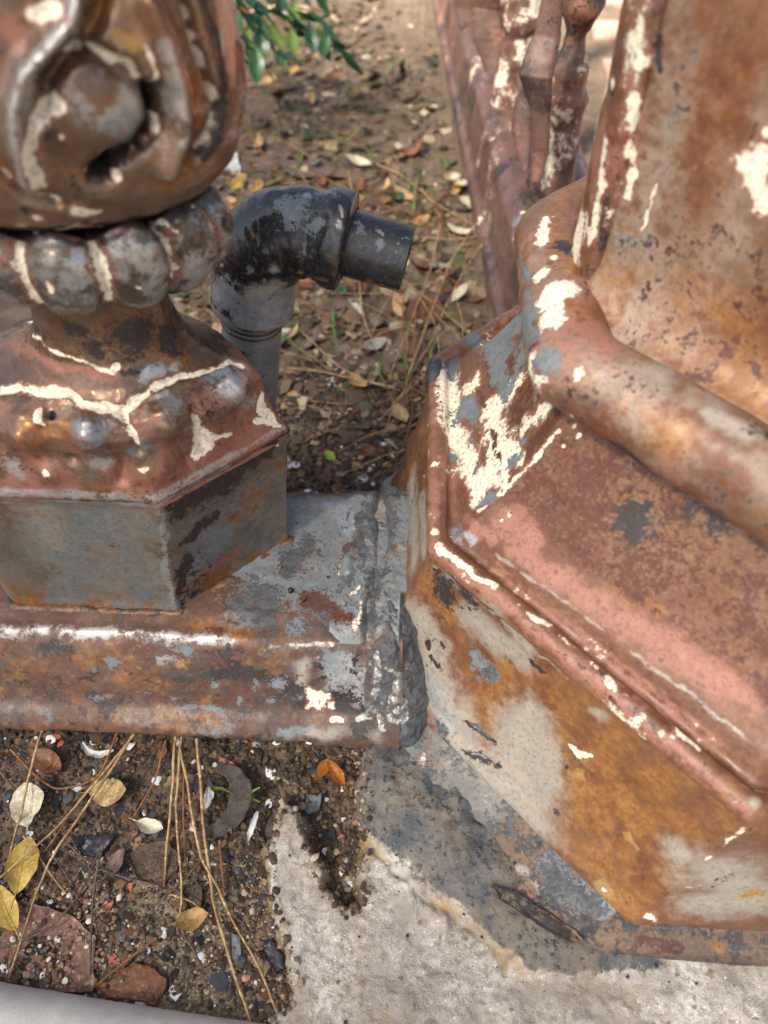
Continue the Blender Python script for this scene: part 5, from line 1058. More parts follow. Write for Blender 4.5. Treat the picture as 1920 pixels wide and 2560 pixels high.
# flange under the plinth: scaly dark iron, ragged foot
P = octo([(-.018, .060), (-.034, .0495), (-.040, .0455), (-.047, .043), (-.065, .0375), (-.083, .0315), (-.089, .0275), (-.0915, .020), (-.093, .0), (-.094, -.02)], 110, 4, edge=SKIRT)
XX, YY = P[..., 0], P[..., 1]; al = np.clip(((XX - .0) * .707 - (YY - .31) * .707) / .24, -.3, 1.2)
N = normals(P, False, True); N = N if N[60, 50][0] < 0 else -N
d = .0016 * fbm(P, 26, 4, 2) + .0012 * np.abs(fbm(xyz(XX, YY, P[..., 2] * 5), 70, 4, 3)) + 0 + relief('flange', P)
Pd = P + N * d[..., None]
base = {'grey': np.clip(.8 + .6 * fbm(P, 22, 3, 4) - 1.0 * sstep(.45, .85, al), 0, 1), 'dark': np.clip(.45 + .7 * fbm(P, 40, 4, 5), 0, 1) * sstep(.4, .8, al), 'orange': np.clip(.2 + .8 * fbm(P, 30, 4, 6), 0, 1) * sstep(.3, .7, al) * .8, 'tar': np.clip(.3 + .8 * fbm(P, 50, 4, 7), 0, 1) * .85}
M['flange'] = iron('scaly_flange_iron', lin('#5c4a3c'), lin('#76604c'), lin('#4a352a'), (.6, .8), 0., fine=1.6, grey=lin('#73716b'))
flange = grid('base_flange', Pd, M['flange'], post, False, True, attrs=paint('flange', P, base))
# plate of lifted rust scale near the front corner
pl = [(0.0680,0.1509,0.0370),(0.0850,0.1465,0.0370),(0.1240,0.1246,0.0370),(0.1261,0.1194,0.0370),(0.1193,0.1179,0.0370),(0.0870,0.1339,0.0370),(0.0710,0.1433,0.0370)]
def slab(name, poly, thick, mat, parent=None, attrs=None, n=5, wob=.001, seed=0, org=None, rag=.16):
    """flat irregular piece: poly (k,3) outline of its top, with real thickness and a slightly uneven face"""
    p = np.asarray(poly, float); k = len(p); t_ = np.linspace(0, k, k * 9, endpoint=False); i = t_.astype(int); f = (t_ - i)[:, None]
    o_ = p[i % k] * (1 - f) + p[(i + 1) % k] * f; c = p.mean(0)
    nrm = np.zeros(3)
    for a, b in zip(p, np.roll(p, -1, 0)): nrm += np.cross(a - c, b - c)
    nrm /= np.linalg.norm(nrm); nrm = nrm if nrm[2] > 0 else -nrm
    o_ = o_ + (o_ - c) * (rag * (fbm(o_, 160, 3, seed) + .7 * fbm(o_, 420, 3, seed + 3)))[:, None]
    rows = [o_ - nrm * thick] + [c + (o_ - c) * s_ for s_ in (1., .985, .88, .75, .6, .45, .3, .15, .02)]
    P = np.array(rows); P[1] -= nrm * thick * .25
    P[2:] += nrm * (wob * fbm(P[2:], 90, 4, seed + 1))[..., None]; P[1:3] += nrm * wob * .8
    at = attrs(P) if attrs else None
    return grid(name, P, mat, parent, False, True, attrs=at, org=None if parent else c - nrm * thick, smooth=False)
sc_at = lambda P: paint('scale', P, {'dark': np.clip(.5 + .7 * fbm(P, 90, 3), 0, 1), 'orange': np.clip(.3 + .7 * fbm(P, 60, 3, 4), 0, 1), 'grey': np.clip(.4 + .6 * fbm(P, 40, 3, 5), 0, 1)})
slab('rust_scale', np.array(pl) + [0, 0, .002], .004, M['flange'], flange, sc_at, wob=.002)
# tar lump at the broken end of the ridge
th = np.linspace(0, 2 * math.pi, 40, endpoint=False); ph = np.linspace(-1.5, 1.5, 24); PH, TH = np.meshgrid(ph, th, indexing='ij')
P = xyz(.0185 + .0075 * np.cos(PH) * np.cos(TH), .508 + .017 * np.cos(PH) * np.sin(TH), .196 + .013 * np.sin(PH)); P += normals(P, False, True) * (.0016 * fbm(P, 120, 3))[..., None]
grid('tar_lump', P, M['flange'], post, False, True, attrs=paint('tar_lump', P, {'tar': np.full(P.shape[:2], .9)}))

# ---------------------------------------------------------------- pipe with elbow
pipe = empty('stub_pipe', (-.136, .53, 0), 'short black and grey pipe with an elbow rising behind the fence pedestal', 'pipe')
def sweep(name, path, rad, mat, parent, base=None, key=None, seg=72, amp=.0006, sc=60, cap=False):
    path = np.asarray(path, float); V, Q, T = tube(path, rad, seg, False); n = len(path)
    P = V.reshape(n, seg, 3); N = P - path[:, None]; N = N / np.linalg.norm(N, axis=-1, keepdims=True)
    Pd = P + N * (amp * fbm(P, sc, 4, 2) + amp * .35 * sstep(.02, .1, fbm(P, 62, 4, 22)) + amp * .25 * sstep(.05, .12, fbm(P, 130, 3, 24)) + (relief(key, P) if key else 0))[..., None]
    b = {k: f(P) for k, f in (base or {}).items()}
    return grid(name, Pd, mat, parent, False, True, attrs=paint(key or name, P, b))
def bez(p0, p1, p2, p3, n):
    t_ = np.linspace(0, 1, n)[:, None]; return (1 - t_) ** 3 * p0 + 3 * t_ * (1 - t_) ** 2 * p1 + 3 * t_ * t_ * (1 - t_) * p2 + t_ ** 3 * p3
r0, r1 = np.array([-.176, .530, -.03]), np.array([-.1275, .515, .262])
ax0 = (r1 - r0) / np.linalg.norm(r1 - r0)
ts = np.linspace(0, 1, 90)[:, None]
sweep('riser', r0 + (r1 - r0) * ts, .0241, M['pipe'], pipe, {'grey': lambda P: np.clip(1.0 + .3 * fbm(P, 40, 3), 0, 1), 'dark': lambda P: np.clip(.1 + .6 * fbm(P, 50, 3, 4), 0, 1) * .7}, 'riser', amp=.0004)
# rusty thread rings
tz = np.linspace(0, 1, 60); rb = .0243 + .0007 * np.sin(tz * 2 * math.pi * 6)
sweep('thread', r1 - ax0 * .024 + ax0 * .03 * tz[:, None], rb, M['pipe'], pipe, {'orange': lambda P: np.clip(.5 + .6 * fbm(P, 60, 3), 0, 1), 'dark': lambda P: np.full(P.shape[:2], .5)}, 'thread')
dirn = np.array([.955, -.12, -.20]); dirn /= np.linalg.norm(dirn)
e0 = r1 - ax0 * .008; e1 = np.array([-.048, .500, .3205])
body = bez(e0, e0 + ax0 * .066, e1 - dirn * .060, e1, 120)
s_ = np.linspace(0, 1, 120)
er = .0308 + .0028 * np.exp(-((s_ - .45) / .2) ** 2) + .0022 * sstep(.16, .04, s_) + .0035 * sstep(.86, .93, s_) - .0012 * sstep(.02, 0, s_) - .0015 * np.exp(-((s_ - .84) / .02) ** 2)
er[0] = .0248; er[-1] = .0250; er[-2] = .0318; er[1] = .0312
nlow = lambda P: np.clip(1.15 - (P[..., 2] - .268) / .030 + .9 * fbm(P, 45, 4, 8) - 1.2 * sstep(-.10, -.08, P[..., 0]), 0, 1)
sweep('elbow', body, er, M['pipe'], pipe, {'grey': nlow, 'blue': lambda P: np.clip(.02 + .55 * fbm(P, 55, 4, 11), 0, 1) * .7, 'orange': lambda P: np.clip(-.1 + .7 * fbm(P, 50, 4, 12), 0, 1)}, 'elbow', amp=.0016, sc=60)
nip = e1 - dirn * .01 + dirn * .053 * np.linspace(0, 1, 110)[:, None]; nt_ = np.linspace(0, .053, 110)
nr = .0232 + .00025 * np.sin(nt_ * 2 * math.pi / .0014) * sstep(.034, .026, nt_); nr[-1] = .0205
sweep('nipple', nip, nr, M['pipe'], pipe, {'grey': lambda P: np.clip(-.05 + .8 * fbm(P, 60, 3, 3), 0, 1), 'orange': lambda P: np.clip(.9 - (P[..., 2] - .296) / .008, 0, 1)}, 'nipple', amp=.0003)
inn = e1 + dirn * .0425 - dirn * .04 * np.linspace(0, 1, 12)[:, None]
sweep('bore', inn, np.linspace(.0205, .0200, 12), M['pipe'], pipe, {'dark': lambda P: np.full(P.shape[:2], 1.)}, 'bore', seg=40, amp=0)

# ---------------------------------------------------------------- second fence running back from the post
f2 = empty('rear_fence_panel', (.2, 1.2, 0), 'flaking iron fence panel with balusters running back behind the post', 'fence panel')
rp2 = prof([(.135, .03), (.118, .03), (.116, .055), (.126, .062), (.134, .125), (.148, .138), (.24, .140), (.262, .125), (.27, .062), (.28, .055), (.28, .03), (.26, .03)], 110)
ys = np.concatenate([np.arange(.60, 1.9, .005), np.arange(1.9, 3.6, .1)])
P = np.zeros((len(ys), len(rp2), 3)); P[..., 1] = ys[:, None]; P[..., 0] = rp2[None, :, 0] - .075 * (ys[:, None] - .85) - .022; P[..., 2] = rp2[None, :, 1]
def ptd(P, c=.3, pk=.4, dk=.4, sc=22, seed=0): return {'cream': np.clip(c + .9 * fbm(P, sc, 4, seed), 0, 1), 'pink': np.clip(pk + .8 * fbm(P, sc * .8, 3, seed + 3), 0, 1), 'dark': np.clip(dk + .8 * fbm(P, sc, 3, seed + 5), 0, 1)}
blob('rail', P, M['far'], f2, 'rear_rail', .002, 30, ptd(P, -.05, .15, .3), 3, flip=-1 if normals(P)[20, 60][2] < 0 else 1)
def bx(y): return .19 - .075 * (y - .85) - .022
def bal(y, x, top, seed, k=1.0, pts=None):
    pr_ = prof(pts or [(.032, .138), (.030, .15), (.026, .19), (.0225, .23), (.0255, .236), (.0265, .243), (.024, .25), (.0215, .258), (.021, .275), (.0145, .288), (.0105, .298), (.0115, .31), (.019, .323), (.025, .331), (.026, .345), (.022, .352), (.019, .38), (.016, .45), (.014, top)], 170)
    th = np.linspace(0, 2 * math.pi, 64, endpoint=False); P = np.zeros((170, 64, 3))
    P[..., 0] = x + k * pr_[:, 0][:, None] * np.cos(th); P[..., 1] = y + k * pr_[:, 0][:, None] * np.sin(th); P[..., 2] = pr_[:, 1][:, None]
    N = normals(P, False, True); fl = -1 if (N[60, 0][0] < 0) else 1
    blob('baluster', P, M['far'], f2, 'baluster%d' % seed, .004, 45, ptd(P, .22, .45, .42, 30, seed), seed, wv=True, flip=fl)
bal(.955, .166, .9, 1); bal(1.20, .135, .9, 2, 1.15); bal(1.50, .12, .9, 3, 1.2)
def strap(path, wid, thick, seed, nm='strap_bar'):
    path = np.asarray(path, float); n = len(path); t_ = np.linspace(0, n - 1, 80); i = np.minimum(t_.astype(int), n - 2); f = (t_ - i)[:, None]
    f = f * f * (3 - 2 * f) * .5 + f * .5; p = path[i] * (1 - f) + path[i + 1] * f; w = np.interp(t_, np.arange(n), wid)
    P = np.zeros((80, 14, 3)); a = np.linspace(0, 2 * math.pi, 14, endpoint=False)
    P[..., 0] = p[:, 0:1] + w[:, None] * np.cos(a) * .92; P[..., 1] = p[:, 1:2] + thick * np.sin(a) - .35 * w[:, None] * np.cos(a); P[..., 2] = p[:, 2:3]
    N = normals(P, False, True); blob(nm, P, M['far'], f2, nm, .0012, 50, ptd(P, -.25, .1, .25, 20, seed), seed, wv=True, flip=1 if N[40, 0][0] > 0 else -1)
strap([(0.1286,0.8418,0.1979),(0.1313,0.8515,0.2255),(0.1249,0.8620,0.2671),(0.1157,0.8660,0.2970),(0.1242,0.8814,0.3291),(0.1250,0.8867,0.3662),(0.1225,0.8802,0.4130)], [.006, .009, .012, .019, .014, .011, .012], .004, 4)
strap([(0.1219,0.8918,0.1878),(0.1157,0.9083,0.2215),(0.1178,0.9207,0.2514),(0.1257,0.9270,0.2824)], [.004, .015, .014, .006], .006, 5)
strap([(0.0986,1.1923,0.1795),(0.0897,1.2046,0.2162),(0.0831,1.2156,0.2519),(0.0748,1.2022,0.3193)], [.012, .024, .020, .02], .005, 6)
strap([(0.0775,1.5206,0.1161),(0.0663,1.5349,0.1547),(0.0534,1.5368,0.2351)], [.014, .020, .018], .005, 8)
pp = np.array([(.100, .70, .03), (.100, .83, .03), (.100, .83, .12), (.100, .76, .135), (.100, .70, .11)])

# ---------------------------------------------------------------- plants and litter
LEAFM = {}
def leafmat(key, c1, c2, c3, rough=.6, spec=.3, sc=90):
    if key not in LEAFM: LEAFM[key] = simple('leaf_' + key, [lin(c1), lin(c2), lin(c3)], sc, rough, spec, .35, .0006, fine=420)
    return LEAFM[key]
leafmat('tan', '#b39568', '#97774c', '#c9b087'); leafmat('straw', '#a98a56', '#8b6c40', '#6b4f30'); leafmat('pale', '#c9bfa6', '#aa9d82', '#e0d8c4')
leafmat('yellow', '#b99c50', '#a38440', '#cdb878', .5); leafmat('orange', '#9b5f22', '#7d4518', '#b47a34', .45); leafmat('brown', '#6d4a35', '#54382a', '#7d5a42')
leafmat('rust', '#7a5138', '#5f3d2a', '#946a48'); leafmat('dark', '#413a37', '#5a514b', '#2a2625', .8, .15); leafmat('green', '#35572d', '#284823', '#4c6d3a', .35, .5); leafmat('dgreen', '#213f26', '#2b4d2d', '#193020', .32, .5)
leafmat('lime', '#8fa83a', '#7f9a34', '#a4b850', .4); leafmat('grass', '#667a30', '#556a2a', '#7f8c3c', .45, .4); leafmat('greyleaf', '#8d8b80', '#77756c', '#a09d92')
leafmat('white', '#cfccc6', '#b4b3b0', '#8d8f90'); leafmat('mauve', '#6d5850', '#5c4a44', '#7f6a60'); leafmat('chip_grey', '#74797a', '#5d6264', '#878a88'); leafmat('chip_pink', '#b3604c', '#9c4f3e', '#c98a78'); leafmat('black', '#23252a', '#2f3238', '#3d434c', .4, .5)
def leaf_geo(L, W, curl=.2, fold=.25, tip=.5, nose=1.6, seed=0, n=13, m=7, wav=.05):
    s = np.linspace(0, 1, n); w = W / 2 * np.sin(np.pi * np.clip(s ** (1. if tip == .5 else math.log(.5) / math.log(tip)), 0, 1)) ** (1 / nose) + 1e-5
    j = np.linspace(-1, 1, m); SS, JJ = np.meshgrid(s, j, indexing='ij')
    x = (SS - .5) * L; y = w[:, None] * JJ; z = fold * np.abs(y) + curl * L * ((SS - .5) ** 2) * 1.6
    P = xyz(x, y, z); P[..., 2] += wav * W * fbm(P, 3.2 / L, 2, seed); P[..., 1] += wav * W * .6 * fbm(P, 3 / L, 2, seed + 4)
    return P
def soilz(x, y): return float(soil_h(np.array([x]), np.array([y]))[0])
def place_leaf(name, P, loc, rz, tilt=(0, 0), mat='tan', label=None, cat='leaf', group=None, stalk=0., parent=None):
    n, m, _ = P.shape; V = P.reshape(-1, 3); Q = gridfaces(n, m); T = None
    if stalk:
        a = P[0, m // 2]; st = np.array([a + (-stalk * t_, 0, stalk * .25 * t_ * t_) for t_ in (-.15, .3, .65, 1.)]); v2, q2, t2 = tube(st, [.0005, .0004, .0004, .0003], 5); Q = np.vstack([Q, q2 + len(V)]); T = t2 + len(V); V = np.vstack([V, v2])
        P2 = P[:, m // 2]; v2, q2, t2 = tube(P2 + [0, 0, .0002], np.linspace(.00045, .00015, n), 5); Q = np.vstack([Q, q2 + len(V)]); T = np.vstack([T, t2 + len(V)]); V = np.vstack([V, v2])
    o = raw(name, V, Q, LEAFM[mat], tris=T); o.location = loc; o.rotation_euler = (tilt[0], tilt[1], rz); ORG[o.name] = np.array(loc)
    if parent: o.parent = parent; o.location = Vector(loc) - Vector(ORG[parent.name])
    if label: tag(o, label, cat, group)
    return o
def on_soil(p, dz=.003): return (p[0], p[1], max(p[2], soilz(p[0], p[1]) + dz))

# hero leaves in front of the rail: pixel-measured spots, sizes in metres
HERO = [
 ('fallen_leaf', [(-0.2855,0.1982,0.0080)][0], .038, .026, 2.0, 'pale', .55, .55, 'curled bleached leaf lying at the far left below the rail'),
 ('fallen_leaf', [(-0.2307,0.2158,0.0040)][0], .030, .021, .12, 'tan', .15, .1, 'spotted tan oval leaf lying flat on the soil below the rail'),
 ('fallen_leaf', [(-0.2763,0.1553,0.0100)][0], .043, .022, 1.72, 'yellow', .15, .3, 'yellow pointed leaf on a stalk at the far left'),
 ('fallen_leaf', [(-0.2786,0.1258,0.0080)][0], .038, .017, 2.25, 'yellow', .3, .3, 'folded yellow leaf cut by the left edge of the picture'),
 ('fallen_leaf', [(-0.1898,0.1888,0.0060)][0], .024, .012, -.25, 'pale', .3, .6, 'small boat-shaped cream leaf among the dry stems'),
 ('fallen_leaf', [(-0.0490,0.2357,0.0100)][0], .025, .010, 2.2, 'orange', .3, .8, 'glossy orange folded leaf in the crevice below the rail end'),
 ('fallen_leaf', [(-0.0602,0.2384,0.0100)][0], .020, .010, 1.1, 'orange', .3, .6, 'small orange leaf half tucked beside the folded orange leaf'),
 ('fallen_leaf', [(-0.2860,0.2360,0.0060)][0], .034, .018, -.4, 'rust', .4, .4, 'brown curled leaf just under the rail at the left'),
 ('fallen_leaf', [(-0.1440,0.1260,0.0060)][0], .024, .014, .4, 'straw', .5, .5, 'crumpled straw-coloured leaf at the foot of a dry stem'),
 ('fallen_leaf', [(-0.2088,0.1610,0.0060)][0], .022, .013, 1.2, 'mauve', .4, .4, 'small dull brown curled leaf beside the dark twig'),
 ('fallen_leaf', [(-0.0127,0.6637,0.0060)][0], .034, .018, -1.1, 'tan', .2, .3, 'ochre leaf leaning against the left face of the post'),
 ('fallen_leaf', [(0.0886,1.1257,0.0060)][0], .060, .028, -.55, 'pale', .5, .5, 'bleached curled leaf lying by the rear fence rail'),
 ('fallen_leaf', [(0.0595,1.1834,0.0120)][0], .045, .026, .5, 'pale', .6, .4, 'crinkled pale leaf just above the bleached leaf by the rear fence'),
 ('fallen_leaf', [(-0.1746,1.2194,0.0080)][0], .12, .05, -.2, 'mauve', .2, .3, 'big purplish brown dead leaf behind the pipe elbow'),
 ('fallen_leaf', [(-0.2573,1.2467,0.0060)][0], .085, .045, .5, 'mauve', .2, .2, 'dull brown dead leaf left of the pipe elbow'),
 ('fallen_leaf', [(-0.0877,0.5933,0.0050)][0], .016, .011, -.9, 'lime', .2, .3, 'tiny lime green leaf on the soil behind the rail'),
 ('fallen_leaf', [(-0.0467,0.5967,0.0080)][0], .020, .015, .5, 'rust', .5, .6, 'small rust-red curled leaf on the soil behind the rail'),
 ('fallen_leaf', [(0.0124,0.8534,0.0060)][0], .07, .05, 1.4, 'brown', .1, .15, 'broad flat brown leaf under the straw right of the pipe'),
 ('fallen_leaf', [(-0.0377,0.8003,0.0060)][0], .045, .03, .8, 'brown', .15, .2, 'brown leaf lying between pipe and post'),
 ('fallen_leaf', [(-0.1097,0.8609,0.0060)][0], .024, .014, .1, 'mauve', .2, .2, 'small grey-brown oval leaf under the pipe mouth'),
]
for k, (nm, p, L, W, rz, mt, curl, fold, lab) in enumerate(HERO):
    place_leaf(nm, leaf_geo(L, W, curl, fold, .5, 1.35, k, wav=.2), on_soil(p), rz, (random.uniform(-.25, .25), random.uniform(-.15, .15)), mt, lab, 'leaf', stalk=L * .25)

def flake(name, pix3, thick, mat, label, cat='paint flake', dz=.0015, wob=.0026, group=None):
    p = np.array(pix3, float); c = p.mean(0); p[:, 2] += max(soilz(c[0], c[1]), float(foot_h(c[0], c[1]))) + dz - p[:, 2].mean()
    return tag(slab(name, p, thick, mat, wob=wob, seed=len(label), rag=.05 if 'brick' in name else .45 if 'white' in name else .16), label, cat, group)
flake('leaf_fragment', [(-0.2040,0.0827,0.0080),(-0.1870,0.0935,0.0080),(-0.1758,0.0989,0.0080),(-0.1550,0.0902,0.0080),(-0.1542,0.0843,0.0080),(-0.1599,0.0736,0.0080),(-0.1739,0.0752,0.0080),(-0.1948,0.0766,0.0080)], .0006, LEAFM['rust'], 'torn piece of cracked reddish brown dead leaf by the kerb', 'leaf', dz=.005)
flake('paint_flake', [(-0.0848,0.2150,0.0120),(-0.0796,0.2238,0.0120),(-0.0643,0.2235,0.0120),(-0.0614,0.2262,0.0120),(-0.0614,0.2105,0.0120),(-0.0706,0.2085,0.0120)], .0006, LEAFM['chip_grey'], 'greenish grey paint flake with a small hole beside the concrete spur')
flake('paint_flake', [(-0.1020,0.1898,0.0140),(-0.0964,0.2045,0.0140),(-0.0893,0.2024,0.0140),(-0.0913,0.1903,0.0140),(-0.0991,0.1811,0.0140)], .0006, LEAFM['dark'], 'dark brown flake resting on the tip of the concrete spur')
flake('paint_flake', [(-0.2456,0.1739,0.0100),(-0.2409,0.1809,0.0100),(-0.2173,0.1826,0.0100),(-0.2181,0.1767,0.0100),(-0.2243,0.1663,0.0100),(-0.2382,0.1670,0.0100)], .0006, LEAFM['black'], 'shiny blue-black flake with a red edge among the dry stems')
flake('paint_flake', [(-0.2617,0.1023,0.0080),(-0.2563,0.1070,0.0080),(-0.2389,0.1046,0.0080),(-0.2401,0.1013,0.0080),(-0.2565,0.0995,0.0080)], .0006, LEAFM['black'], 'thin blue-black flake lying on the half-buried brick')
flake('paint_flake', [(-0.0939,0.1135,0.0100),(-0.0874,0.1176,0.0100),(-0.0761,0.1069,0.0100),(-0.0741,0.0985,0.0100),(-0.0787,0.0954,0.0100),(-0.0869,0.1040,0.0100)], .0006, LEAFM['black'], 'curled black flake against the left side of the concrete')
flake('paint_flake', [(-0.1162,0.1196,0.0060),(-0.1088,0.1199,0.0060),(-0.1054,0.1063,0.0060),(-0.1087,0.0975,0.0060),(-0.1136,0.1047,0.0060)], .0006, LEAFM['chip_grey'], 'narrow grey flake between the two longest dry stems')
flake('paint_flake', [(-0.2147,0.1292,0.0060),(-0.2083,0.1375,0.0060),(-0.2044,0.1364,0.0060),(-0.2077,0.1269,0.0060)], .0006, LEAFM['chip_pink'], 'red paint flake beside an upright grey twig')
flake('paint_flake', [(-0.2340,0.1140,0.0060),(-0.2304,0.1155,0.0060),(-0.2266,0.1106,0.0060),(-0.2303,0.1086,0.0060)], .0006, LEAFM['white'], 'ragged white paint flake on the half-buried brick')
flake('paint_flake', [(-0.1211,0.9268,0.0080),(-0.0984,0.9202,0.0080),(-0.0768,0.8866,0.0080),(-0.0691,0.8512,0.0080),(-0.0776,0.8596,0.0080),(-0.0964,0.8949,0.0080)], .0006, LEAFM['white'], 'long curved white paint flake below the pipe mouth')
flake('paint_flake', [(-0.3190,1.1880,0.0300),(-0.3229,1.2991,0.0300),(-0.3058,1.2781,0.0300),(-0.2876,1.2094,0.0300),(-0.3091,1.2219,0.0300)], .0006, LEAFM['white'], 'white curled paint flake between the bulb and the elbow')
flake('soil_clod', [(-0.2033,0.1673,0.0100),(-0.1935,0.1764,0.0100),(-0.1726,0.1788,0.0100),(-0.1610,0.1678,0.0100),(-0.1615,0.1565,0.0100),(-0.1718,0.1491,0.0100),(-0.1868,0.1498,0.0100)], .008, M['soil'], 'flat crusted brown clod of soil among the stems', 'clod', dz=.004)
flake('soil_clod', [(-0.1567,0.1463,0.0080),(-0.1496,0.1548,0.0080),(-0.1414,0.1483,0.0080),(-0.1402,0.1349,0.0080),(-0.1481,0.1338,0.0080)], .006, M['soil'], 'small crusted clod beside the crossing stems', 'clod', dz=.004)
M['oldbrick'] = simple('buried_brick', [lin('#836457'), lin('#6b5044'), lin('#a58b7a')], 30, .9, .2, .7, .002)
flake('buried_brick', [(-0.3216,0.1353,0.0100),(-0.2678,0.1338,0.0100),(-0.2298,0.1250,0.0100),(-0.2108,0.1118,0.0100),(-0.2033,0.0794,0.0100),(-0.2972,0.0761,0.0100)], .02, M['oldbrick'], 'worn reddish brick half buried in the soil by the kerb', 'brick', dz=.0035, wob=.004)
for k, (x, y, z) in enumerate([(-0.1657,0.8117,0.0060),(-0.1137,0.7623,0.0060),(-0.0895,0.7128,0.0060),(-0.1455,0.6851,0.0060),(-0.0605,0.5973,0.0060),(-0.0169,0.6044,0.0060),(-0.1274,0.5844,0.0060),(-0.0380,0.7849,0.0060),(-0.0236,0.7760,0.0060),(-0.2683,0.8796,0.0060),(-0.1712,0.8022,0.0060),(-0.1089,0.7688,0.0060),(-0.0504,0.5641,0.0060),(-0.0745,0.5689,0.0060)]):
    a = np.linspace(0, 6.28, 7)[:-1]; r_ = .0036 if k % 3 else .0052
    flake('white_flake', [(x + r_ * math.cos(t_ + k) * 1.5, y + r_ * math.sin(t_ + k), z) for t_ in a], .0005, LEAFM['white'], 'ragged white paint flake lying on the soil behind the rail', group='white flakes behind the rail')
# dark curled strip (arc) below the rail
pts = np.array([(-0.1447,0.2359,0.0120),(-0.1293,0.2311,0.0120),(-0.1215,0.2155,0.0120),(-0.1237,0.1984,0.0120),(-0.1356,0.1873,0.0120),(-0.1542,0.1806,0.0120)])
def ribbon(name, path, w, mat, label, cat, up=.8, group=None):
    n = len(path); t_ = np.linspace(0, n - 1, 40); i = np.minimum(t_.astype(int), n - 2); f = (t_ - i)[:, None]; p = path[i] * (1 - f) + path[i + 1] * f
    for _ in range(6): p[1:-1] = (p[:-2] + 2 * p[1:-1] + p[2:]) / 4
    tg = np.gradient(p, axis=0); tg /= np.linalg.norm(tg, axis=1, keepdims=True); sd_ = np.cross(tg, [0, 0, 1.]); ww = w * np.sin(np.linspace(.25, math.pi - .1, 40)) ** .7 * (1 + .4 * fbm(p, 90, 3, 4) + .4 * fbm(p, 300, 3, 6))
    j = np.linspace(-1, 1, 9); P = p[:, None] + sd_[:, None] * (ww[:, None] * j)[..., None]; P[..., 2] += (w * up * (j ** 2))[None] + .0016 * fbm(P, 120, 3)
    P[..., 2] += max(0, soilz(*p[20][:2]) + .001 - p[20][2])
    lo = P.copy(); lo[..., 2] -= .0006; PP = np.concatenate([P, lo[:, ::-1]], 1)
    return tag(grid(name, PP, mat, None, False, True, org=p[0]), label, cat, group)
ribbon('bark_strip', pts, .0085, LEAFM['dark'], 'dark curled strip of bark arching over the soil below the rail', 'bark', .12)
ribbon('paint_curl', np.array([(-0.2607,0.2515,0.0100),(-0.2527,0.2437,0.0100),(-0.2428,0.2414,0.0100),(-0.2325,0.2460,0.0100)]), .0028, LEAFM['white'], 'white crescent-shaped paint curl under the rail at left', 'paint flake')
ribbon('paint_curl', np.array([(-0.1075,0.2029,0.0100),(-0.1092,0.1937,0.0100),(-0.1111,0.1861,0.0100),(-0.1117,0.1802,0.0100)]), .0022, LEAFM['white'], 'pale blue-white feathery curl beside the concrete spur', 'paint flake')
ribbon('paint_curl', np.array([(-0.1494,0.2189,0.0120),(-0.1467,0.2127,0.0120),(-0.1476,0.2064,0.0120),(-0.1492,0.2017,0.0120)]), .0035, LEAFM['white'], 'crumpled blue-white paint curl behind the crossing stems', 'paint flake')

# dry stems: (pixel path, height start, height end, radius)
def stem(name, P3, r0_, r1_, mat, label, cat='stem', group=None, lift=0.):
    p = np.array(P3, float); n = len(p); t_ = np.linspace(0, n - 1, 6 * (n - 1) + 1); i = np.minimum(t_.astype(int), n - 2); f = (t_ - i)[:, None]; q = p[i] * (1 - f) + p[i + 1] * f
    for _ in range(2): q[1:-1] = (q[:-2] + 2 * q[1:-1] + q[2:]) / 4
    gz = soil_h(q[:, 0], q[:, 1]); q[:, 2] = np.maximum(q[:, 2], gz + r0_ * .8); q[:, :2] += .0016 * np.stack([fbm(q, 45, 3, 3), fbm(q, 45, 3, 5)], 1)
    r_ = np.linspace(r0_, r1_, len(q)) * .78 * (1 + .25 * (np.arange(len(q)) % 11 == 4) + .12 * fbm(q, 120, 2, 9))
    V, Q, T = tube(q, r_, 7); return tag(raw(name, V, Q, mat, tris=T, org=q[0]), label, cat, group)
def zs(path, z0, z1): return [[p[0], p[1], p[2]] for p in path]
M['stem'] = simple('dry_stem', [lin('#ab8c60'), lin('#7d6040'), lin('#c7ae86')], 70, .6, .35, .4, .0006); M['stem2'] = simple('dark_twig', [lin('#5c4f45'), lin('#473b33'), lin('#7b6c5e')], 70, .75, .3, .5, .0008); M['stem3'] = simple('rusty_stem', [lin('#8a5a30'), lin('#6d4526'), lin('#a97a48')], 70, .6, .3, .4, .0006)
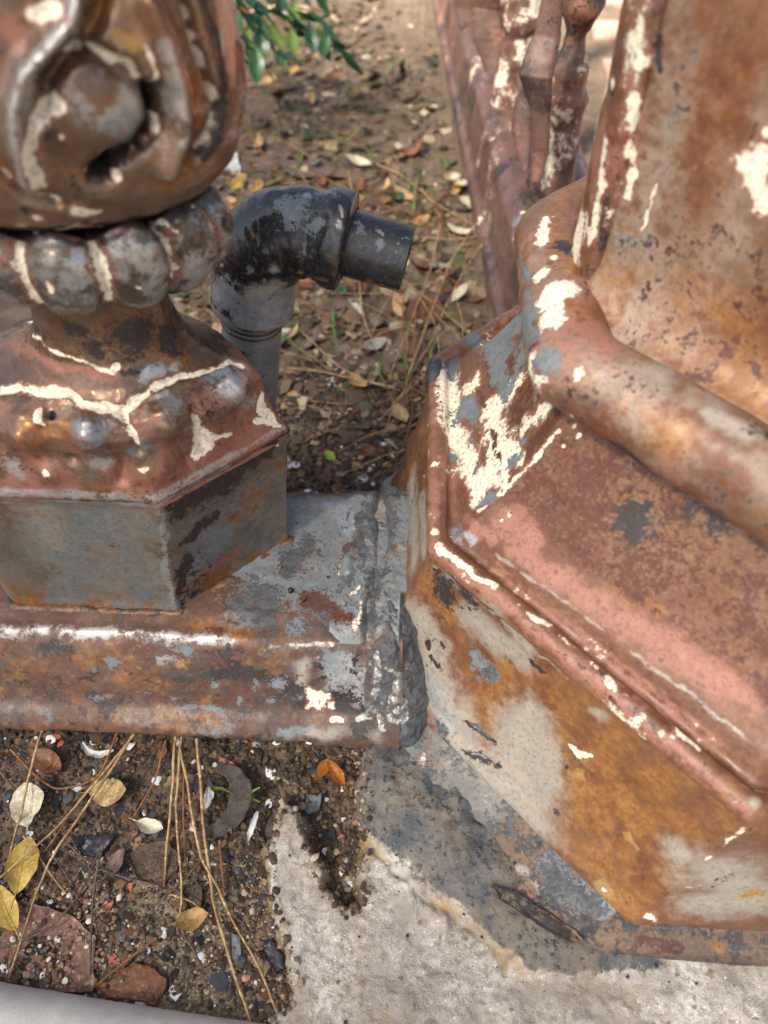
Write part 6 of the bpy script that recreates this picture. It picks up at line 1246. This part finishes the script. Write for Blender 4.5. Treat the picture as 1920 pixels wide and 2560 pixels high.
for p_, a_, b_, m_, l_ in [
 ([(-0.2123,0.2525,0.0300),(-0.2359,0.2108,0.0245),(-0.2555,0.1824,0.0190),(-0.2887,0.1460,0.0135),(-0.3036,0.1326,0.0080)], 0.0014, 0.001, 'stem', 'long golden stem slanting from the rail to the left edge'),
 ([(-0.2123,0.2487,0.0340),(-0.2311,0.2028,0.0284),(-0.2483,0.1685,0.0228),(-0.2552,0.1529,0.0172),(-0.2595,0.1117,0.0116),(-0.2626,0.0831,0.0060)], 0.0015, 0.001, 'stem', 'long golden stem crossing down to the kerb at the far left'),
 ([(-0.2272,0.2521,0.0300),(-0.2323,0.2234,0.0233),(-0.2491,0.1939,0.0167),(-0.2638,0.1658,0.0100)], 0.0011, 0.0008, 'stem3', 'reddish stem between the two long golden stems'),
 ([(-0.2882,0.2542,0.0280),(-0.2892,0.2181,0.0220),(-0.2879,0.1954,0.0160),(-0.2888,0.1615,0.0100)], 0.0014, 0.001, 'stem', 'stout straw stem by the bleached leaf'),
 ([(-0.1793,0.2536,0.0280),(-0.1768,0.2239,0.0207),(-0.1758,0.2071,0.0133),(-0.1689,0.1473,0.0060)], 0.0016, 0.0012, 'stem', 'upright straw stem, leftmost of the bunch under the rail'),
 ([(-0.1746,0.2545,0.0280),(-0.1702,0.2076,0.0230),(-0.1633,0.1800,0.0180),(-0.1543,0.1492,0.0130),(-0.1518,0.1213,0.0080)], 0.0015, 0.001, 'stem', 'jointed straw stem running down the middle of the bunch'),
 ([(-0.1760,0.2504,0.0280),(-0.1702,0.2341,0.0249),(-0.1496,0.1821,0.0217),(-0.1427,0.1643,0.0186),(-0.1234,0.1406,0.0154),(-0.1129,0.1254,0.0123),(-0.0931,0.1021,0.0091),(-0.0661,0.0581,0.0060)], 0.0016, 0.001, 'stem', 'longest straw stem running down to the bottom beside the concrete'),
 ([(-0.1622,0.2524,0.0280),(-0.1540,0.2206,0.0236),(-0.1450,0.1855,0.0192),(-0.1296,0.1376,0.0148),(-0.1099,0.0984,0.0104),(-0.0858,0.0572,0.0060)], 0.0018, 0.0013, 'stem', 'thick dry stem crossing to the bottom edge left of the longest one'),
 ([(-0.1872,0.2507,0.0260),(-0.1904,0.2214,0.0170),(-0.2044,0.1929,0.0080)], 0.001, 0.0008, 'stem3', 'short brown stem leaning left below the rail'),
 ([(-0.1740,0.2513,0.0260),(-0.1620,0.1922,0.0160),(-0.1525,0.1525,0.0060)], 0.001, 0.0008, 'stem3', 'thin brown stem inside the bunch'),
 ([(-0.2783,0.0991,0.0100),(-0.2560,0.1084,0.0100),(-0.2408,0.1167,0.0100),(-0.2276,0.1370,0.0100),(-0.2217,0.1730,0.0100)], 0.0013, 0.0008, 'stem2', 'dark bent twig lying over the half-buried brick'),
 ([(-0.2463,0.1724,0.0100),(-0.2346,0.1645,0.0095),(-0.2192,0.1569,0.0090),(-0.1966,0.1519,0.0085),(-0.1718,0.1464,0.0080)], 0.001, 0.0008, 'stem2', 'dark twig lying across the clod of soil'),
 ([(-0.2204,0.1725,0.0120),(-0.2193,0.1484,0.0093),(-0.2180,0.1321,0.0067),(-0.2076,0.0891,0.0040)], 0.0011, 0.0009, 'stem2', 'upright grey twig left of the torn leaf'),
 ([(-0.1428,0.1678,0.0120),(-0.1519,0.1540,0.0107),(-0.1595,0.1466,0.0093),(-0.1735,0.1323,0.0080)], 0.0014, 0.001, 'stem2', 'flaky grey twig slanting behind the crossing stems'),
 ([(-0.1660,0.1137,0.0060),(-0.1828,0.0986,0.0080),(-0.2021,0.0811,0.0100)], 0.0012, 0.0008, 'stem3', 'orange-brown stem lying by the torn leaf'),
 ([(-0.1494,0.1203,0.0060),(-0.1404,0.1084,0.0055),(-0.1294,0.0941,0.0050)], 0.0012, 0.001, 'stem2', 'short olive twig on the sandy ground'),
 ([(-0.1631,0.1419,0.0080),(-0.1462,0.1376,0.0070),(-0.1301,0.1293,0.0060)], 0.0011, 0.0008, 'stem', 'short straw stem lying flat beside the crumpled leaf'),
 ([(-0.1338,0.1807,0.0100),(-0.1266,0.1532,0.0080),(-0.1241,0.1375,0.0060)], 0.0012, 0.001, 'stem3', 'short brown twig beside the concrete spur'),
 ([(-0.3188,0.2438,0.0080),(-0.2898,0.2231,0.0090),(-0.2700,0.2133,0.0100),(-0.2513,0.2161,0.0110),(-0.2346,0.2261,0.0120)], 0.0013, 0.0009, 'stem3', 'curved orange-brown runner under the rail at left'),
 ([(-0.3203,0.2253,0.0080),(-0.3066,0.2146,0.0080),(-0.2996,0.2085,0.0080)], 0.0013, 0.001, 'stem2', 'short grey twig at the far left edge'),
 ([(-0.2838,0.1772,0.0080),(-0.2623,0.1582,0.0070),(-0.2398,0.1388,0.0060)], 0.0012, 0.001, 'stem', 'ochre stem lying beside the yellow pointed leaf'),
 ([(-0.2730,0.1753,0.0060),(-0.2507,0.1590,0.0060),(-0.2356,0.1444,0.0060)], 0.0009, 0.0008, 'stem2', 'thin dull twig beside the blue-black flake'),
 ([(-0.1538,0.7323,0.0120),(-0.1121,0.7291,0.0113),(-0.0773,0.7189,0.0107),(-0.0214,0.7056,0.0100)], 0.0022, 0.0014, 'stem', 'thick straw stalk lying on the soil behind the rail'),
 ([(-0.1486,0.8119,0.0120),(-0.0883,0.7362,0.0113),(-0.0478,0.7093,0.0107),(-0.0141,0.7009,0.0100)], 0.0013, 0.001, 'stem', 'thin straw stem crossing the thick stalk behind the rail'),
 ([(-0.1543,0.8655,0.0200),(-0.1059,0.8254,0.0160),(-0.0628,0.7953,0.0120)], 0.0013, 0.001, 'stem3', 'dark reddish stem below the pipe elbow'),
 ([(-0.0755,0.9107,0.0200),(-0.0685,0.8443,0.0160),(-0.0525,0.7918,0.0120)], 0.0014, 0.001, 'stem', 'upright straw stem right of the elbow'),
 ([(-0.1266,0.6824,0.0060),(-0.1074,0.6798,0.0060),(-0.0696,0.6781,0.0060)], 0.001, 0.0008, 'stem', 'short straw lying on bare soil behind the rail'),
 ([(-0.1396,0.6579,0.0120),(-0.1202,0.6699,0.0100),(-0.1011,0.6641,0.0080),(-0.0900,0.6433,0.0060)], 0.0008, 0.0006, 'stem', 'thin curled tendril on the soil by the pedestal'),
 ([(-0.1346,0.6548,0.0120),(-0.1209,0.6138,0.0080),(-0.1115,0.5871,0.0040)], 0.0012, 0.001, 'stem2', 'short dark twig by the pedestal tip'),
 ([(0.1235,1.0932,0.0600),(0.0474,0.9363,0.0440),(0.0125,0.7899,0.0280),(-0.0113,0.6881,0.0120)], 0.0016, 0.0012, 'stem', 'long straw stem leaning from the post foot toward the rear rail'),
 ([(0.0940,0.9784,0.0500),(0.0472,0.8630,0.0373),(0.0226,0.7788,0.0247),(-0.0050,0.7171,0.0120)], 0.0014, 0.001, 'stem', 'straw stem leaning beside the long one at the post'),
 ([(0.0736,0.9278,0.0500),(0.0317,0.8893,0.0373),(0.0147,0.8192,0.0247),(-0.0006,0.7320,0.0120)], 0.0013, 0.001, 'stem3', 'reddish straw stem leaning inside the bunch at the post'),
 ([(0.0320,1.0421,0.0300),(0.0189,0.9280,0.0240),(-0.0077,0.8105,0.0180),(-0.0085,0.7544,0.0120)], 0.0013, 0.001, 'stem', 'upright straw stem in front of the broad brown leaf'),
 ([(0.0017,0.8280,0.0300),(0.0011,0.7746,0.0210),(0.0013,0.7548,0.0120)], 0.0014, 0.0012, 'stem3', 'short upright brown stem right of the pipe mouth'),
 ([(-0.0152,0.8799,0.0300),(-0.0158,0.8228,0.0210),(-0.0102,0.7620,0.0120)], 0.0014, 0.0012, 'stem3', 'upright brown stem directly below the pipe mouth'),
 ([(0.1395,1.0295,0.0400),(0.0659,1.0007,0.0300),(-0.0136,1.0246,0.0200),(-0.0335,1.0191,0.0100)], 0.0014, 0.001, 'stem', 'straw stem lying across behind the pipe nipple'),
 ([(0.1502,1.2645,0.0200),(0.0647,1.2133,0.0167),(-0.0028,1.0698,0.0133),(-0.0238,0.9881,0.0100)], 0.0015, 0.001, 'stem3', 'reddish stem running down to the pipe nipple'),
 ([(-0.0715,1.2403,0.0200),(-0.0249,1.2090,0.0167),(0.0268,1.1297,0.0133),(0.0810,1.0797,0.0100)], 0.0016, 0.0012, 'stem', 'straw stem crossing behind the nipple toward the rear rail'),
 ([(-0.0339,1.2839,0.0200),(-0.0577,1.2241,0.0150),(-0.0858,1.1551,0.0100)], 0.0013, 0.001, 'stem3', 'reddish brown twig behind the elbow'),
 ([(-0.1118,1.1912,0.0300),(-0.1029,1.1381,0.0250),(-0.0966,1.0996,0.0200)], 0.0014, 0.0012, 'stem', 'pale upright stub behind the elbow collar'),
 ([(-0.3061,1.3369,0.0500),(-0.2532,1.2382,0.0300),(-0.1984,1.1751,0.0100)], 0.0016, 0.0012, 'stem3', 'long brown stem from the bulb down to the elbow'),
 ([(-0.1913,1.8713,0.0300),(-0.1563,1.9222,0.0300),(-0.1885,1.7451,0.0300),(-0.2457,1.6081,0.0300),(-0.3410,1.5280,0.0300)], 0.0018, 0.0014, 'stem3', 'bare brown shoot reaching out under the shrub'),
 ([(-0.1713,1.9415,0.0200),(-0.2021,1.7966,0.0200)], 0.0014, 0.001, 'stem', 'thin straw shoot at the edge of the shrub'),
 ([(-0.0737,0.9229,0.0120),(-0.1015,0.9608,0.0120),(-0.1145,0.9805,0.0120)], 0.001, 0.0008, 'stem', 'thin straw behind the elbow collar'),
 ([(-0.0564,1.0697,0.0120),(-0.0187,1.0059,0.0120),(0.0275,0.9669,0.0120)], 0.0012, 0.001, 'stem', 'thin straw lying behind the pipe mouth'),
 ([(-0.0055,1.2061,0.0120),(0.0330,1.0968,0.0120),(0.0505,1.0304,0.0120)], 0.0012, 0.001, 'stem', 'thin straw crossing near the bleached leaf'),
 ([(-0.0282,1.1175,0.0120),(0.0040,1.0282,0.0120),(0.0166,0.9368,0.0120)], 0.0012, 0.001, 'stem3', 'thin brown stem upright in the straw tangle'),
 ([(0.0392,1.1697,0.0120),(0.0092,1.0727,0.0120),(-0.0484,1.0258,0.0120)], 0.0012, 0.001, 'stem', 'thin pale straw in the tangle behind the nipple'),
]: stem('twig' if m_ == 'stem2' else 'dry_straw', p_, a_, b_, M[m_], l_, 'twig' if m_ == 'stem2' else 'straw')

# green sprouts and grass blades
def blade(path, w, mat, label, cat='grass blade', group=None):
    p = np.array(path, float); n = len(p); t_ = np.linspace(0, n - 1, 16); i = np.minimum(t_.astype(int), n - 2); f = (t_ - i)[:, None]; q = p[i] * (1 - f) + p[i + 1] * f
    for _ in range(3): q[1:-1] = (q[:-2] + 2 * q[1:-1] + q[2:]) / 4
    q[:, 2] = np.maximum(q[:, 2], soil_h(q[:, 0], q[:, 1]) + .001)
    tg = np.gradient(q, axis=0); tg /= np.linalg.norm(tg, axis=1, keepdims=True); sd_ = np.cross(tg, np.array([0, .5, .85])); sd_ /= np.maximum(np.linalg.norm(sd_, axis=1, keepdims=True), 1e-6)
    ww = w * np.linspace(1, .25, 16); j = np.array([-1, 0, 1.]); P = q[:, None] + sd_[:, None] * (ww[:, None] * j)[..., None]; P[:, 1, 2] -= w * .4
    return tag(grid('grass_blade', P, LEAFM[mat], org=q[0]), label, cat, group)
for p_, w_, m_, l_ in [
 ([(-0.1790,0.2541,0.0300),(-0.1863,0.2526,0.0060)], 0.0022, 'grass', 'short green shoot under the rail, left of the pair'),
 ([(-0.1742,0.2543,0.0300),(-0.1797,0.2495,0.0060)], 0.0026, 'grass', 'short green shoot under the rail, right of the pair'),
 ([(-0.1469,0.2190,0.0120),(-0.1378,0.2181,0.0140),(-0.1306,0.2145,0.0160)], 0.0026, 'grass', 'green sprout leaf beside the bark strip'),
 ([(-0.1198,0.2124,0.0120),(-0.1139,0.2167,0.0140),(-0.1078,0.2200,0.0160)], 0.0028, 'grass', 'green sprout leaf right of the bark strip'),
 ([(-0.1193,0.2134,0.0120),(-0.1115,0.2109,0.0130),(-0.1064,0.2089,0.0140)], 0.0024, 'grass', 'lower green sprout leaf right of the bark strip'),
 ([(-0.2472,0.8270,0.0100),(-0.2623,0.8283,0.0450),(-0.2740,0.8184,0.0800)], 0.0024, 'grass', 'green blade leaning left of the pipe riser'),
 ([(-0.1809,0.8387,0.0100),(-0.1739,0.8649,0.0350),(-0.1624,0.8545,0.0600)], 0.0022, 'grass', 'green blade rising right of the pipe riser'),
 ([(-0.0055,0.7342,0.0100),(-0.0137,0.7595,0.0200),(-0.0240,0.7696,0.0300)], 0.0026, 'grass', 'dark green stub at the foot of the straw bunch'),
 ([(-0.0252,0.7408,0.0100),(-0.0403,0.7506,0.0200),(-0.0534,0.7682,0.0300)], 0.0024, 'grass', 'slanting green stub left of the straw bunch'),
 ([(-0.2419,1.1536,0.0200),(-0.2221,1.1931,0.0200),(-0.2040,1.2547,0.0200)], 0.0026, 'grass', 'bright green blade behind the elbow'),
 ([(-0.2692,1.0914,0.0200),(-0.2762,1.1520,0.0200),(-0.2825,1.2168,0.0200)], 0.0026, 'grass', 'upright green blade left of the elbow'),
 ([(-0.3254,1.2217,0.0100),(-0.2858,1.1486,0.0150),(-0.2469,1.1044,0.0200)], 0.0024, 'grass', 'dull green blade beside the bulb'),
 ([(-0.3169,1.3755,0.0200),(-0.2499,1.4028,0.0233),(-0.1752,1.3667,0.0267),(-0.1127,1.2729,0.0300)], 0.0036, 'grass', 'long arching green blade in the litter'),
 ([(-0.2331,1.3795,0.0200),(-0.1711,1.3249,0.0250),(-0.1264,1.2794,0.0300)], 0.003, 'grass', 'green blade lying under the arching one'),
 ([(-0.3137,1.5371,0.0200),(-0.2561,1.5637,0.0250),(-0.2218,1.5337,0.0300)], 0.003, 'grass', 'pale green blade near the shrub'),
 ([(-0.1491,1.4654,0.0200),(-0.1305,1.5101,0.0233),(-0.0744,1.5772,0.0267),(-0.0447,1.5982,0.0300)], 0.0034, 'grass', 'green blade in the middle of the litter'),
 ([(-0.1236,1.3234,0.0200),(-0.1054,1.3584,0.0250),(-0.0962,1.3784,0.0300)], 0.003, 'grass', 'short green blade in the litter'),
 ([(-0.2976,1.4331,0.0200),(-0.3448,1.3784,0.0250),(-0.3636,1.3347,0.0300)], 0.003, 'grass', 'green blade running to the bulb'),
 ([(-0.0972,1.5750,0.0200),(-0.0811,1.5600,0.0400),(-0.0662,1.4800,0.0600)], 0.012, 'dgreen', 'dark green broad leaf standing in the litter'),
 ([(-0.0458,1.6351,0.0200),(-0.0400,1.5819,0.0500)], 0.009, 'green', 'small bright green leaf standing in the litter'),
]: blade(p_, w_, m_, l_, 'leaf' if 'leaf' in l_ else 'grass blade')

# shrub at the top left
def at_depth(p): return p
shrub = empty('shrub', [(-0.2889,1.4901,0.1572)][0], 'glossy green leafy shrub branch hanging beside the bulb at the top', 'shrub')
lg = [leaf_geo(.055, .026, .25, .35, .45, 1.3, k, wav=.06) for k in range(3)]
stems = [[(-0.3942,1.5087,0.2031),(-0.3064,1.4386,0.1670),(-0.2379,1.4204,0.1621),(-0.1703,1.3973,0.1531)], [(-0.3744,1.5646,0.2230),(-0.2992,1.4926,0.1858),(-0.2447,1.4797,0.1729),(-0.1824,1.4609,0.1677)], [(-0.3559,1.3875,0.2044),(-0.3037,1.3513,0.1720),(-0.2645,1.3241,0.1477),(-0.2249,1.2873,0.1152)], [(-0.3420,1.3591,0.1801),(-0.3040,1.3098,0.1634),(-0.2786,1.2968,0.1514)]]
for s_ in stems:
    V, Q, T = tube(bez(*[np.array(p) for p in s_], 14) if len(s_) == 4 else np.array(s_), .0016, 6); raw('stem', V, Q, M['stem3'], shrub, tris=T)
LP = [(-0.3307,1.4362,0.1790),(-0.3316,1.3822,0.1729),(-0.3066,1.4437,0.1712),(-0.2826,1.4613,0.1720),(-0.3074,1.4009,0.1615),(-0.2707,1.4189,0.1621),(-0.3093,1.3365,0.1598),(-0.2859,1.3671,0.1585),(-0.2690,1.3815,0.1568),(-0.2403,1.4417,0.1670),(-0.2133,1.4328,0.1585),(-0.1937,1.4388,0.1627),(-0.2378,1.3669,0.1564),(-0.1981,1.4122,0.1536),(-0.1737,1.4347,0.1585),(-0.2429,1.4683,0.1763),(-0.2686,1.4863,0.1794),(-0.2989,1.4874,0.1815),(-0.3260,1.4913,0.1858),(-0.3472,1.4621,0.1883),(-0.1830,1.3917,0.1489),(-0.1617,1.3717,0.1444),(-0.2136,1.3742,0.1485),(-0.2742,1.3285,0.1517),(-0.3280,1.3308,0.1558),(-0.2848,1.2965,0.1514),(-0.3065,1.2751,0.1474),(-0.2402,1.3879,0.1610),(-0.2139,1.3216,0.1436),(-0.2595,1.2881,0.1435),(-0.3248,1.2898,0.1474),(-0.1517,1.4043,0.1452),(-0.3511,1.4074,0.1818),(-0.3569,1.3761,0.1688),(-0.2047,1.4867,0.1772),(-0.1776,1.4829,0.1729),(-0.3609,1.4716,0.1968),(-0.1382,1.3974,0.1389)]
LP = LP + [tuple(np.array(p) + np.array([random.uniform(-.03, .03), random.uniform(-.03, .03), random.uniform(-.03, .02)])) for p in LP]
for k, p in enumerate(LP):
    down = random.uniform(.3, .9)
    place_leaf('leaf', lg[k % 3], p, -.6 + random.uniform(-1.2, 1.0), (random.uniform(-.7, .2), down), ('dgreen', 'green', 'grass', 'dgreen', 'green')[k % 5], parent=shrub).scale = (random.uniform(.6, 1.1),) * 3
for k, p in enumerate([(-0.0760,1.3984,0.1000),(-0.0586,1.3110,0.1000),(-0.0335,1.4346,0.1000)]): pass

# leaf litter behind the fence: single leaves, then fragments too small to tell apart
r2 = random.Random(11); geos = []
for k in range(10): geos.append((leaf_geo(.034, .016, r2.uniform(.1, .6), r2.uniform(.1, .6), .5, 1.3, k + 30, n=9, m=5, wav=.15)))
proto = {}; kinds = [('tan', 20), ('straw', 20), ('pale', 8), ('brown', 36), ('mauve', 20), ('yellow', 1), ('rust', 14), ('greyleaf', 10), ('green', 5)]
names = {'tan': 'small tan dry leaf scattered in the litter behind the fence', 'straw': 'small straw-brown dry leaf scattered in the litter behind the fence', 'pale': 'small bleached dry leaf scattered in the litter behind the fence', 'brown': 'small dark brown dead leaf scattered in the litter behind the fence',
         'mauve': 'small purplish dead leaf scattered in the litter behind the fence', 'yellow': 'small yellow fallen leaf scattered in the litter behind the fence', 'rust': 'small rust-red fallen leaf scattered in the litter behind the fence', 'greyleaf': 'small grey weathered leaf scattered in the litter behind the fence', 'green': 'small green fallen leaf scattered in the litter behind the fence'}
def litter_spot():
    while True:
        y = r2.uniform(.60, 1.75); x = r2.uniform(-.30, .10 - .07 * (y - .85))
        x = min(x, .08 - .075 * (y - .85)); w = .25 + .75 * math.exp(-((y - 1.05) / .3) ** 2)
        if abs(x) < .38 and r2.random() < w: return x, y
for kd, cnt in kinds:
    for c_ in range(int(cnt * 1.0)):
        g = r2.randrange(10); x, y = litter_spot(); s = r2.uniform(.6, 1.35); z = soilz(x, y) + r2.uniform(.003, .009)
        key = (kd, g)
        if key not in proto: o = place_leaf('litter_leaf', geos[g], (x, y, z), 0, (0, 0), kd); proto[key] = o
        else: o = proto[key].copy(); COL.objects.link(o)
        o.location = (x, y, z); o.rotation_euler = (r2.uniform(-.6, .6), r2.uniform(-.5, .5), r2.uniform(0, 6.28)); o.scale = (s, s, s)
        tag(o, names[kd], 'leaf', kd + ' litter leaves behind the fence')

# dry straws and thin grass strewn in the litter
for c_ in range(190):
    x, y = litter_spot(); L_ = r2.uniform(.05, .16); a = r2.uniform(0, 6.28); dx, dy = L_ / 2 * math.cos(a), L_ / 2 * math.sin(a)
    if x + abs(dx) > .07 - .075 * (y - .85): continue
    z = soilz(x, y) + r2.uniform(.004, .012); b_ = r2.uniform(-.012, .012); pth = [(x - dx, y - dy, z), (x + b_, y - b_, z + .006), (x + dx, y + dy, z + r2.uniform(-.002, .01))]
    if c_ % 3 == 0: blade(pth, .0022, 'grass', 'thin green grass blade lying in the litter behind the fence', 'grass blade', 'grass blades in the litter')
    else: stem('dry_straw', pth, .0010, .0007, M['stem'] if c_ % 2 else M['stem3'], 'thin pale straw lying in the litter behind the fence' if c_ % 2 else 'thin reddish straw lying in the litter behind the fence', 'straw', 'pale straws in the litter' if c_ % 2 else 'reddish straws in the litter')
def chips(name, n, size, spot, cols, label, cat, flat=.25, seed=1, zoff=.001, mat=None, tilt=.5, pal_w=None, hf=None):
    g = np.random.default_rng(seed); pos = np.array([spot(g) for _ in range(n)]); s = size[0] + (size[1] - size[0]) * g.random(n) ** 3
    v0, q0, t0 = lump(1, 5, rough=.0); nv = len(v0); fv = 1 + .55 * (g.random((n, nv, 1)) - .5); fv[:, [0, 13]] = 1.05; V = v0[None] * fv; V[:, :, 2] *= (flat * (.5 + g.random(n)))[:, None]
    V[:, :, 0] *= (.6 + .9 * g.random(n))[:, None]; V *= s[:, None, None]
    az = g.random(n) * 6.28; ti = (g.random(n) - .5) * 2 * tilt; ca, sa = np.cos(az)[:, None], np.sin(az)[:, None]; ct, st = np.cos(ti)[:, None], np.sin(ti)[:, None]
    x, y, z = V[..., 0], V[..., 1], V[..., 2]; x, z = x * ct - z * st, x * st + z * ct; x, y = x * ca - y * sa, x * sa + y * ca
    gz = (hf or soil_h)(pos[:, 0], pos[:, 1]); V = np.stack([x + pos[:, :1], y + pos[:, 1:2], z + (gz + zoff + s * flat * .35)[:, None]], -1)
    off = (np.arange(n) * nv)[:, None, None]; Q = (q0[None] + off).reshape(-1, 4); T = (t0[None] + off).reshape(-1, 3)
    pal = np.array([lin(c)[:3] for c in cols]); pi = g.choice(len(pal), n, p=pal_w); var = .25 if name == 'soil_crumbs' else .5; C = np.repeat(pal[pi] * (1 - var / 2 + var * g.random((n, 1))), nv, 0)
    return tag(raw(name, V.reshape(-1, 3), Q, mat or M['chips'], smooth=False, tris=T, attrs={'col': C}), label, cat, kind='stuff')
M['chips'] = simple('litter_bits', None, 80, .75, .3, .4, .0006, attr='col')
def sp_front(g): return (g.uniform(-.36, -.02), g.uniform(.075, .30))
def sp_mid(g):
    return (g.uniform(-.28, .02), .44 + .30 * g.random() ** .8)
def sp_back(g):
    y = .62 + 2.0 * g.random() ** 1.4; return (g.uniform(-.34 - .3 * (y > 1.2), .09 - .075 * (y - .85)), y)
chips('soil_crumbs', 8000, (.0004, .0027), sp_front, ['#57463a', '#4b3b30', '#614f41', '#6f5d4d', '#42362d'], 'crumbs of dark soil on the ground below the rail', 'soil', .75, 2)
chips('soil_crumbs', 5500, (.0006, .004), sp_mid, ['#54402f', '#403026', '#66503e', '#4a382c', '#342820'], 'crumbs of dark soil on the ground behind the rail', 'soil', .7, 3)
chips('paint_chips', 900, (.0008, .0048), sp_front, ['#e0ded8', '#c8cdd2', '#b5604e', '#2c2e33', '#4a4d52', '#c98c7a'], 'tiny white, pink and charcoal paint chips strewn below the rail', 'paint chips', .16, 4, pal_w=[.18, .08, .03, .38, .30, .03])
chips('paint_chips', 330, (.0008, .0046), sp_mid, ['#e0ded8', '#c8cdd2', '#b5604e', '#2c2e33', '#4a4d52', '#c98c7a'], 'tiny white, pink and charcoal paint chips strewn behind the rail', 'paint chips', .16, 5, pal_w=[.26, .08, .04, .32, .26, .04])
def sp_sand(g): return (g.uniform(-.24, -.06), .065 + .11 * g.random())
chips('gravel', 2600, (.0004, .0016), sp_sand, ['#96866c', '#7c6b54', '#ada084', '#655442', '#4c4038', '#8a7a62'], 'coarse tan sand and grit between the kerb and the concrete', 'gravel', .8, 6)
chips('leaf_fragments', 6500, (.003, .013), sp_back, ['#86725a', '#6b5743', '#574538', '#a3937a', '#4a3c33', '#6b5c4e', '#4c5238', '#75604a', '#3d332c'], 'broken bits of dry leaf covering the ground behind the fence', 'leaf litter', .12, 7, tilt=.7)
chips('leaf_fragments', 900, (.002, .008), sp_mid, ['#a58a60', '#6b4e36', '#5a4434', '#3f3029', '#4a3a30', '#33302e'], 'broken bits of dead leaf on the soil behind the rail', 'leaf litter', .12, 8)
chips('leaf_fragments', 900, (.0015, .006), sp_front, ['#6b4e36', '#5a4434', '#3f3029', '#2d2a2a', '#33353a', '#8a7455'], 'broken bits of dead leaf on the soil below the rail', 'leaf litter', .12, 9)

rim = np.argwhere((np.abs(SD_) < .014) & (CXA[:, None] < .1) & (CYA[None] > .02) & (CYA[None] < .3)); flat_ = np.argwhere((SD_ > .004) & (CXA[:, None] < .33) & (CYA[None] < .3) & (CYA[None] > .0))
def both_h(x, y): return np.maximum(foot_h(x, y), soil_h(x, y))
def sp_rim(g): i, j = rim[g.integers(len(rim))]; return CXA[i], CYA[j]
def sp_flat(g): i, j = flat_[g.integers(len(flat_))]; return CXA[i], CYA[j]
chips('soil_crumbs', 1500, (.0005, .0030), sp_rim, ['#5a4738', '#463529', '#6d5846', '#8a765f', '#3a2f28', '#a89a86'], 'crumbs of soil and mortar along the broken concrete rim', 'soil', .7, 12, hf=both_h)
chips('gravel', 420, (.0004, .0016), sp_flat, ['#6d6052', '#4a4038', '#d5ccbd', '#8d7a62', '#33302d'], 'fine grit strewn over the concrete footing', 'gravel', .7, 13, hf=foot_h)
def sp_brick(g): return (g.uniform(-.33, -.2), .085 + .06 * g.random())
chips('soil_crumbs', 900, (.0004, .0024), sp_brick, ['#5a4738', '#7a6450', '#6d5846', '#8a765f', '#9a6a58', '#c8bfb0'], 'dust and crumbs lying over the half-buried brick', 'soil', .6, 14, zoff=.004)
# tangle of straw between pipe and post
for k in range(46):
    x = r2.uniform(-.03, .09); y = r2.uniform(.56, .86); L_ = r2.uniform(.06, .17); a = r2.gauss(1.25, .7); dx, dy = L_ / 2 * math.cos(a), L_ / 2 * math.sin(a)
    if x + abs(dx) > .085 and y > .7 or y - abs(dy) < .50: continue
    z = soilz(x, y) + r2.uniform(.004, .02); z2 = z + r2.uniform(0, .035); stem('dry_straw', [(x - dx, y - dy, z), (x + r2.uniform(-.01, .01), y, (z + z2) / 2 + .004), (x + dx, y + dy, z2)], .0012, .0008, M['stem'] if k % 3 else M['stem3'], 'dry straw in the tangle between the pipe and the post', 'straw', 'straw tangle by the post')

# ---------------------------------------------------------------- unseen tree added behind the viewer, its crown shaped to shade the corner
tree = empty('shade_tree', (-3.6, -3.4, 0), 'added broad leafy tree, unseen behind the viewer, shading the fence corner', 'tree')
V, Q, T = tube([(-3.6, -3.4, -.1), (-3.58, -3.35, .8), (-3.45, -3.2, 1.9), (-3.0, -2.8, 3.0), (-2.4, -2.3, 3.9)], [.2, .16, .13, .10, .05], 14); raw('trunk', V, Q, M['stem2'], tree, tris=T)
g = np.random.default_rng(21); n = 3500
sv = np.array(SDIR); ctr = np.array([-.05, .55, 0]) + sv * 5.0
e1_ = np.cross(sv, [0, 0, 1]); e1_ /= np.linalg.norm(e1_); e2_ = np.cross(e1_, sv)
q = g.normal(size=(n, 3)); q /= np.linalg.norm(q, axis=1, keepdims=True); q *= (g.random((n, 1)) ** .45); q = q * [1.9, 1.5, .8]
C = ctr + q[:, :1] * e1_ + q[:, 1:2] * e2_ + q[:, 2:3] * sv + np.array([-.78, -.18, 0])
ax_ = g.normal(size=(n, 3)); ax_ /= np.linalg.norm(ax_, axis=1, keepdims=True); bx_ = np.cross(ax_, g.normal(size=(n, 3))); bx_ /= np.linalg.norm(bx_, axis=1, keepdims=True)
L = (.06 + .05 * g.random((n, 1))); V = np.stack([C - ax_ * L, C + bx_ * L * .55, C + ax_ * L, C - bx_ * L * .55], 1).reshape(-1, 3)
raw('crown', V, np.arange(n * 4).reshape(-1, 4), leafmat('crown', '#3c5a28', '#2f4a22', '#56702f', .5), tree, smooth=False)
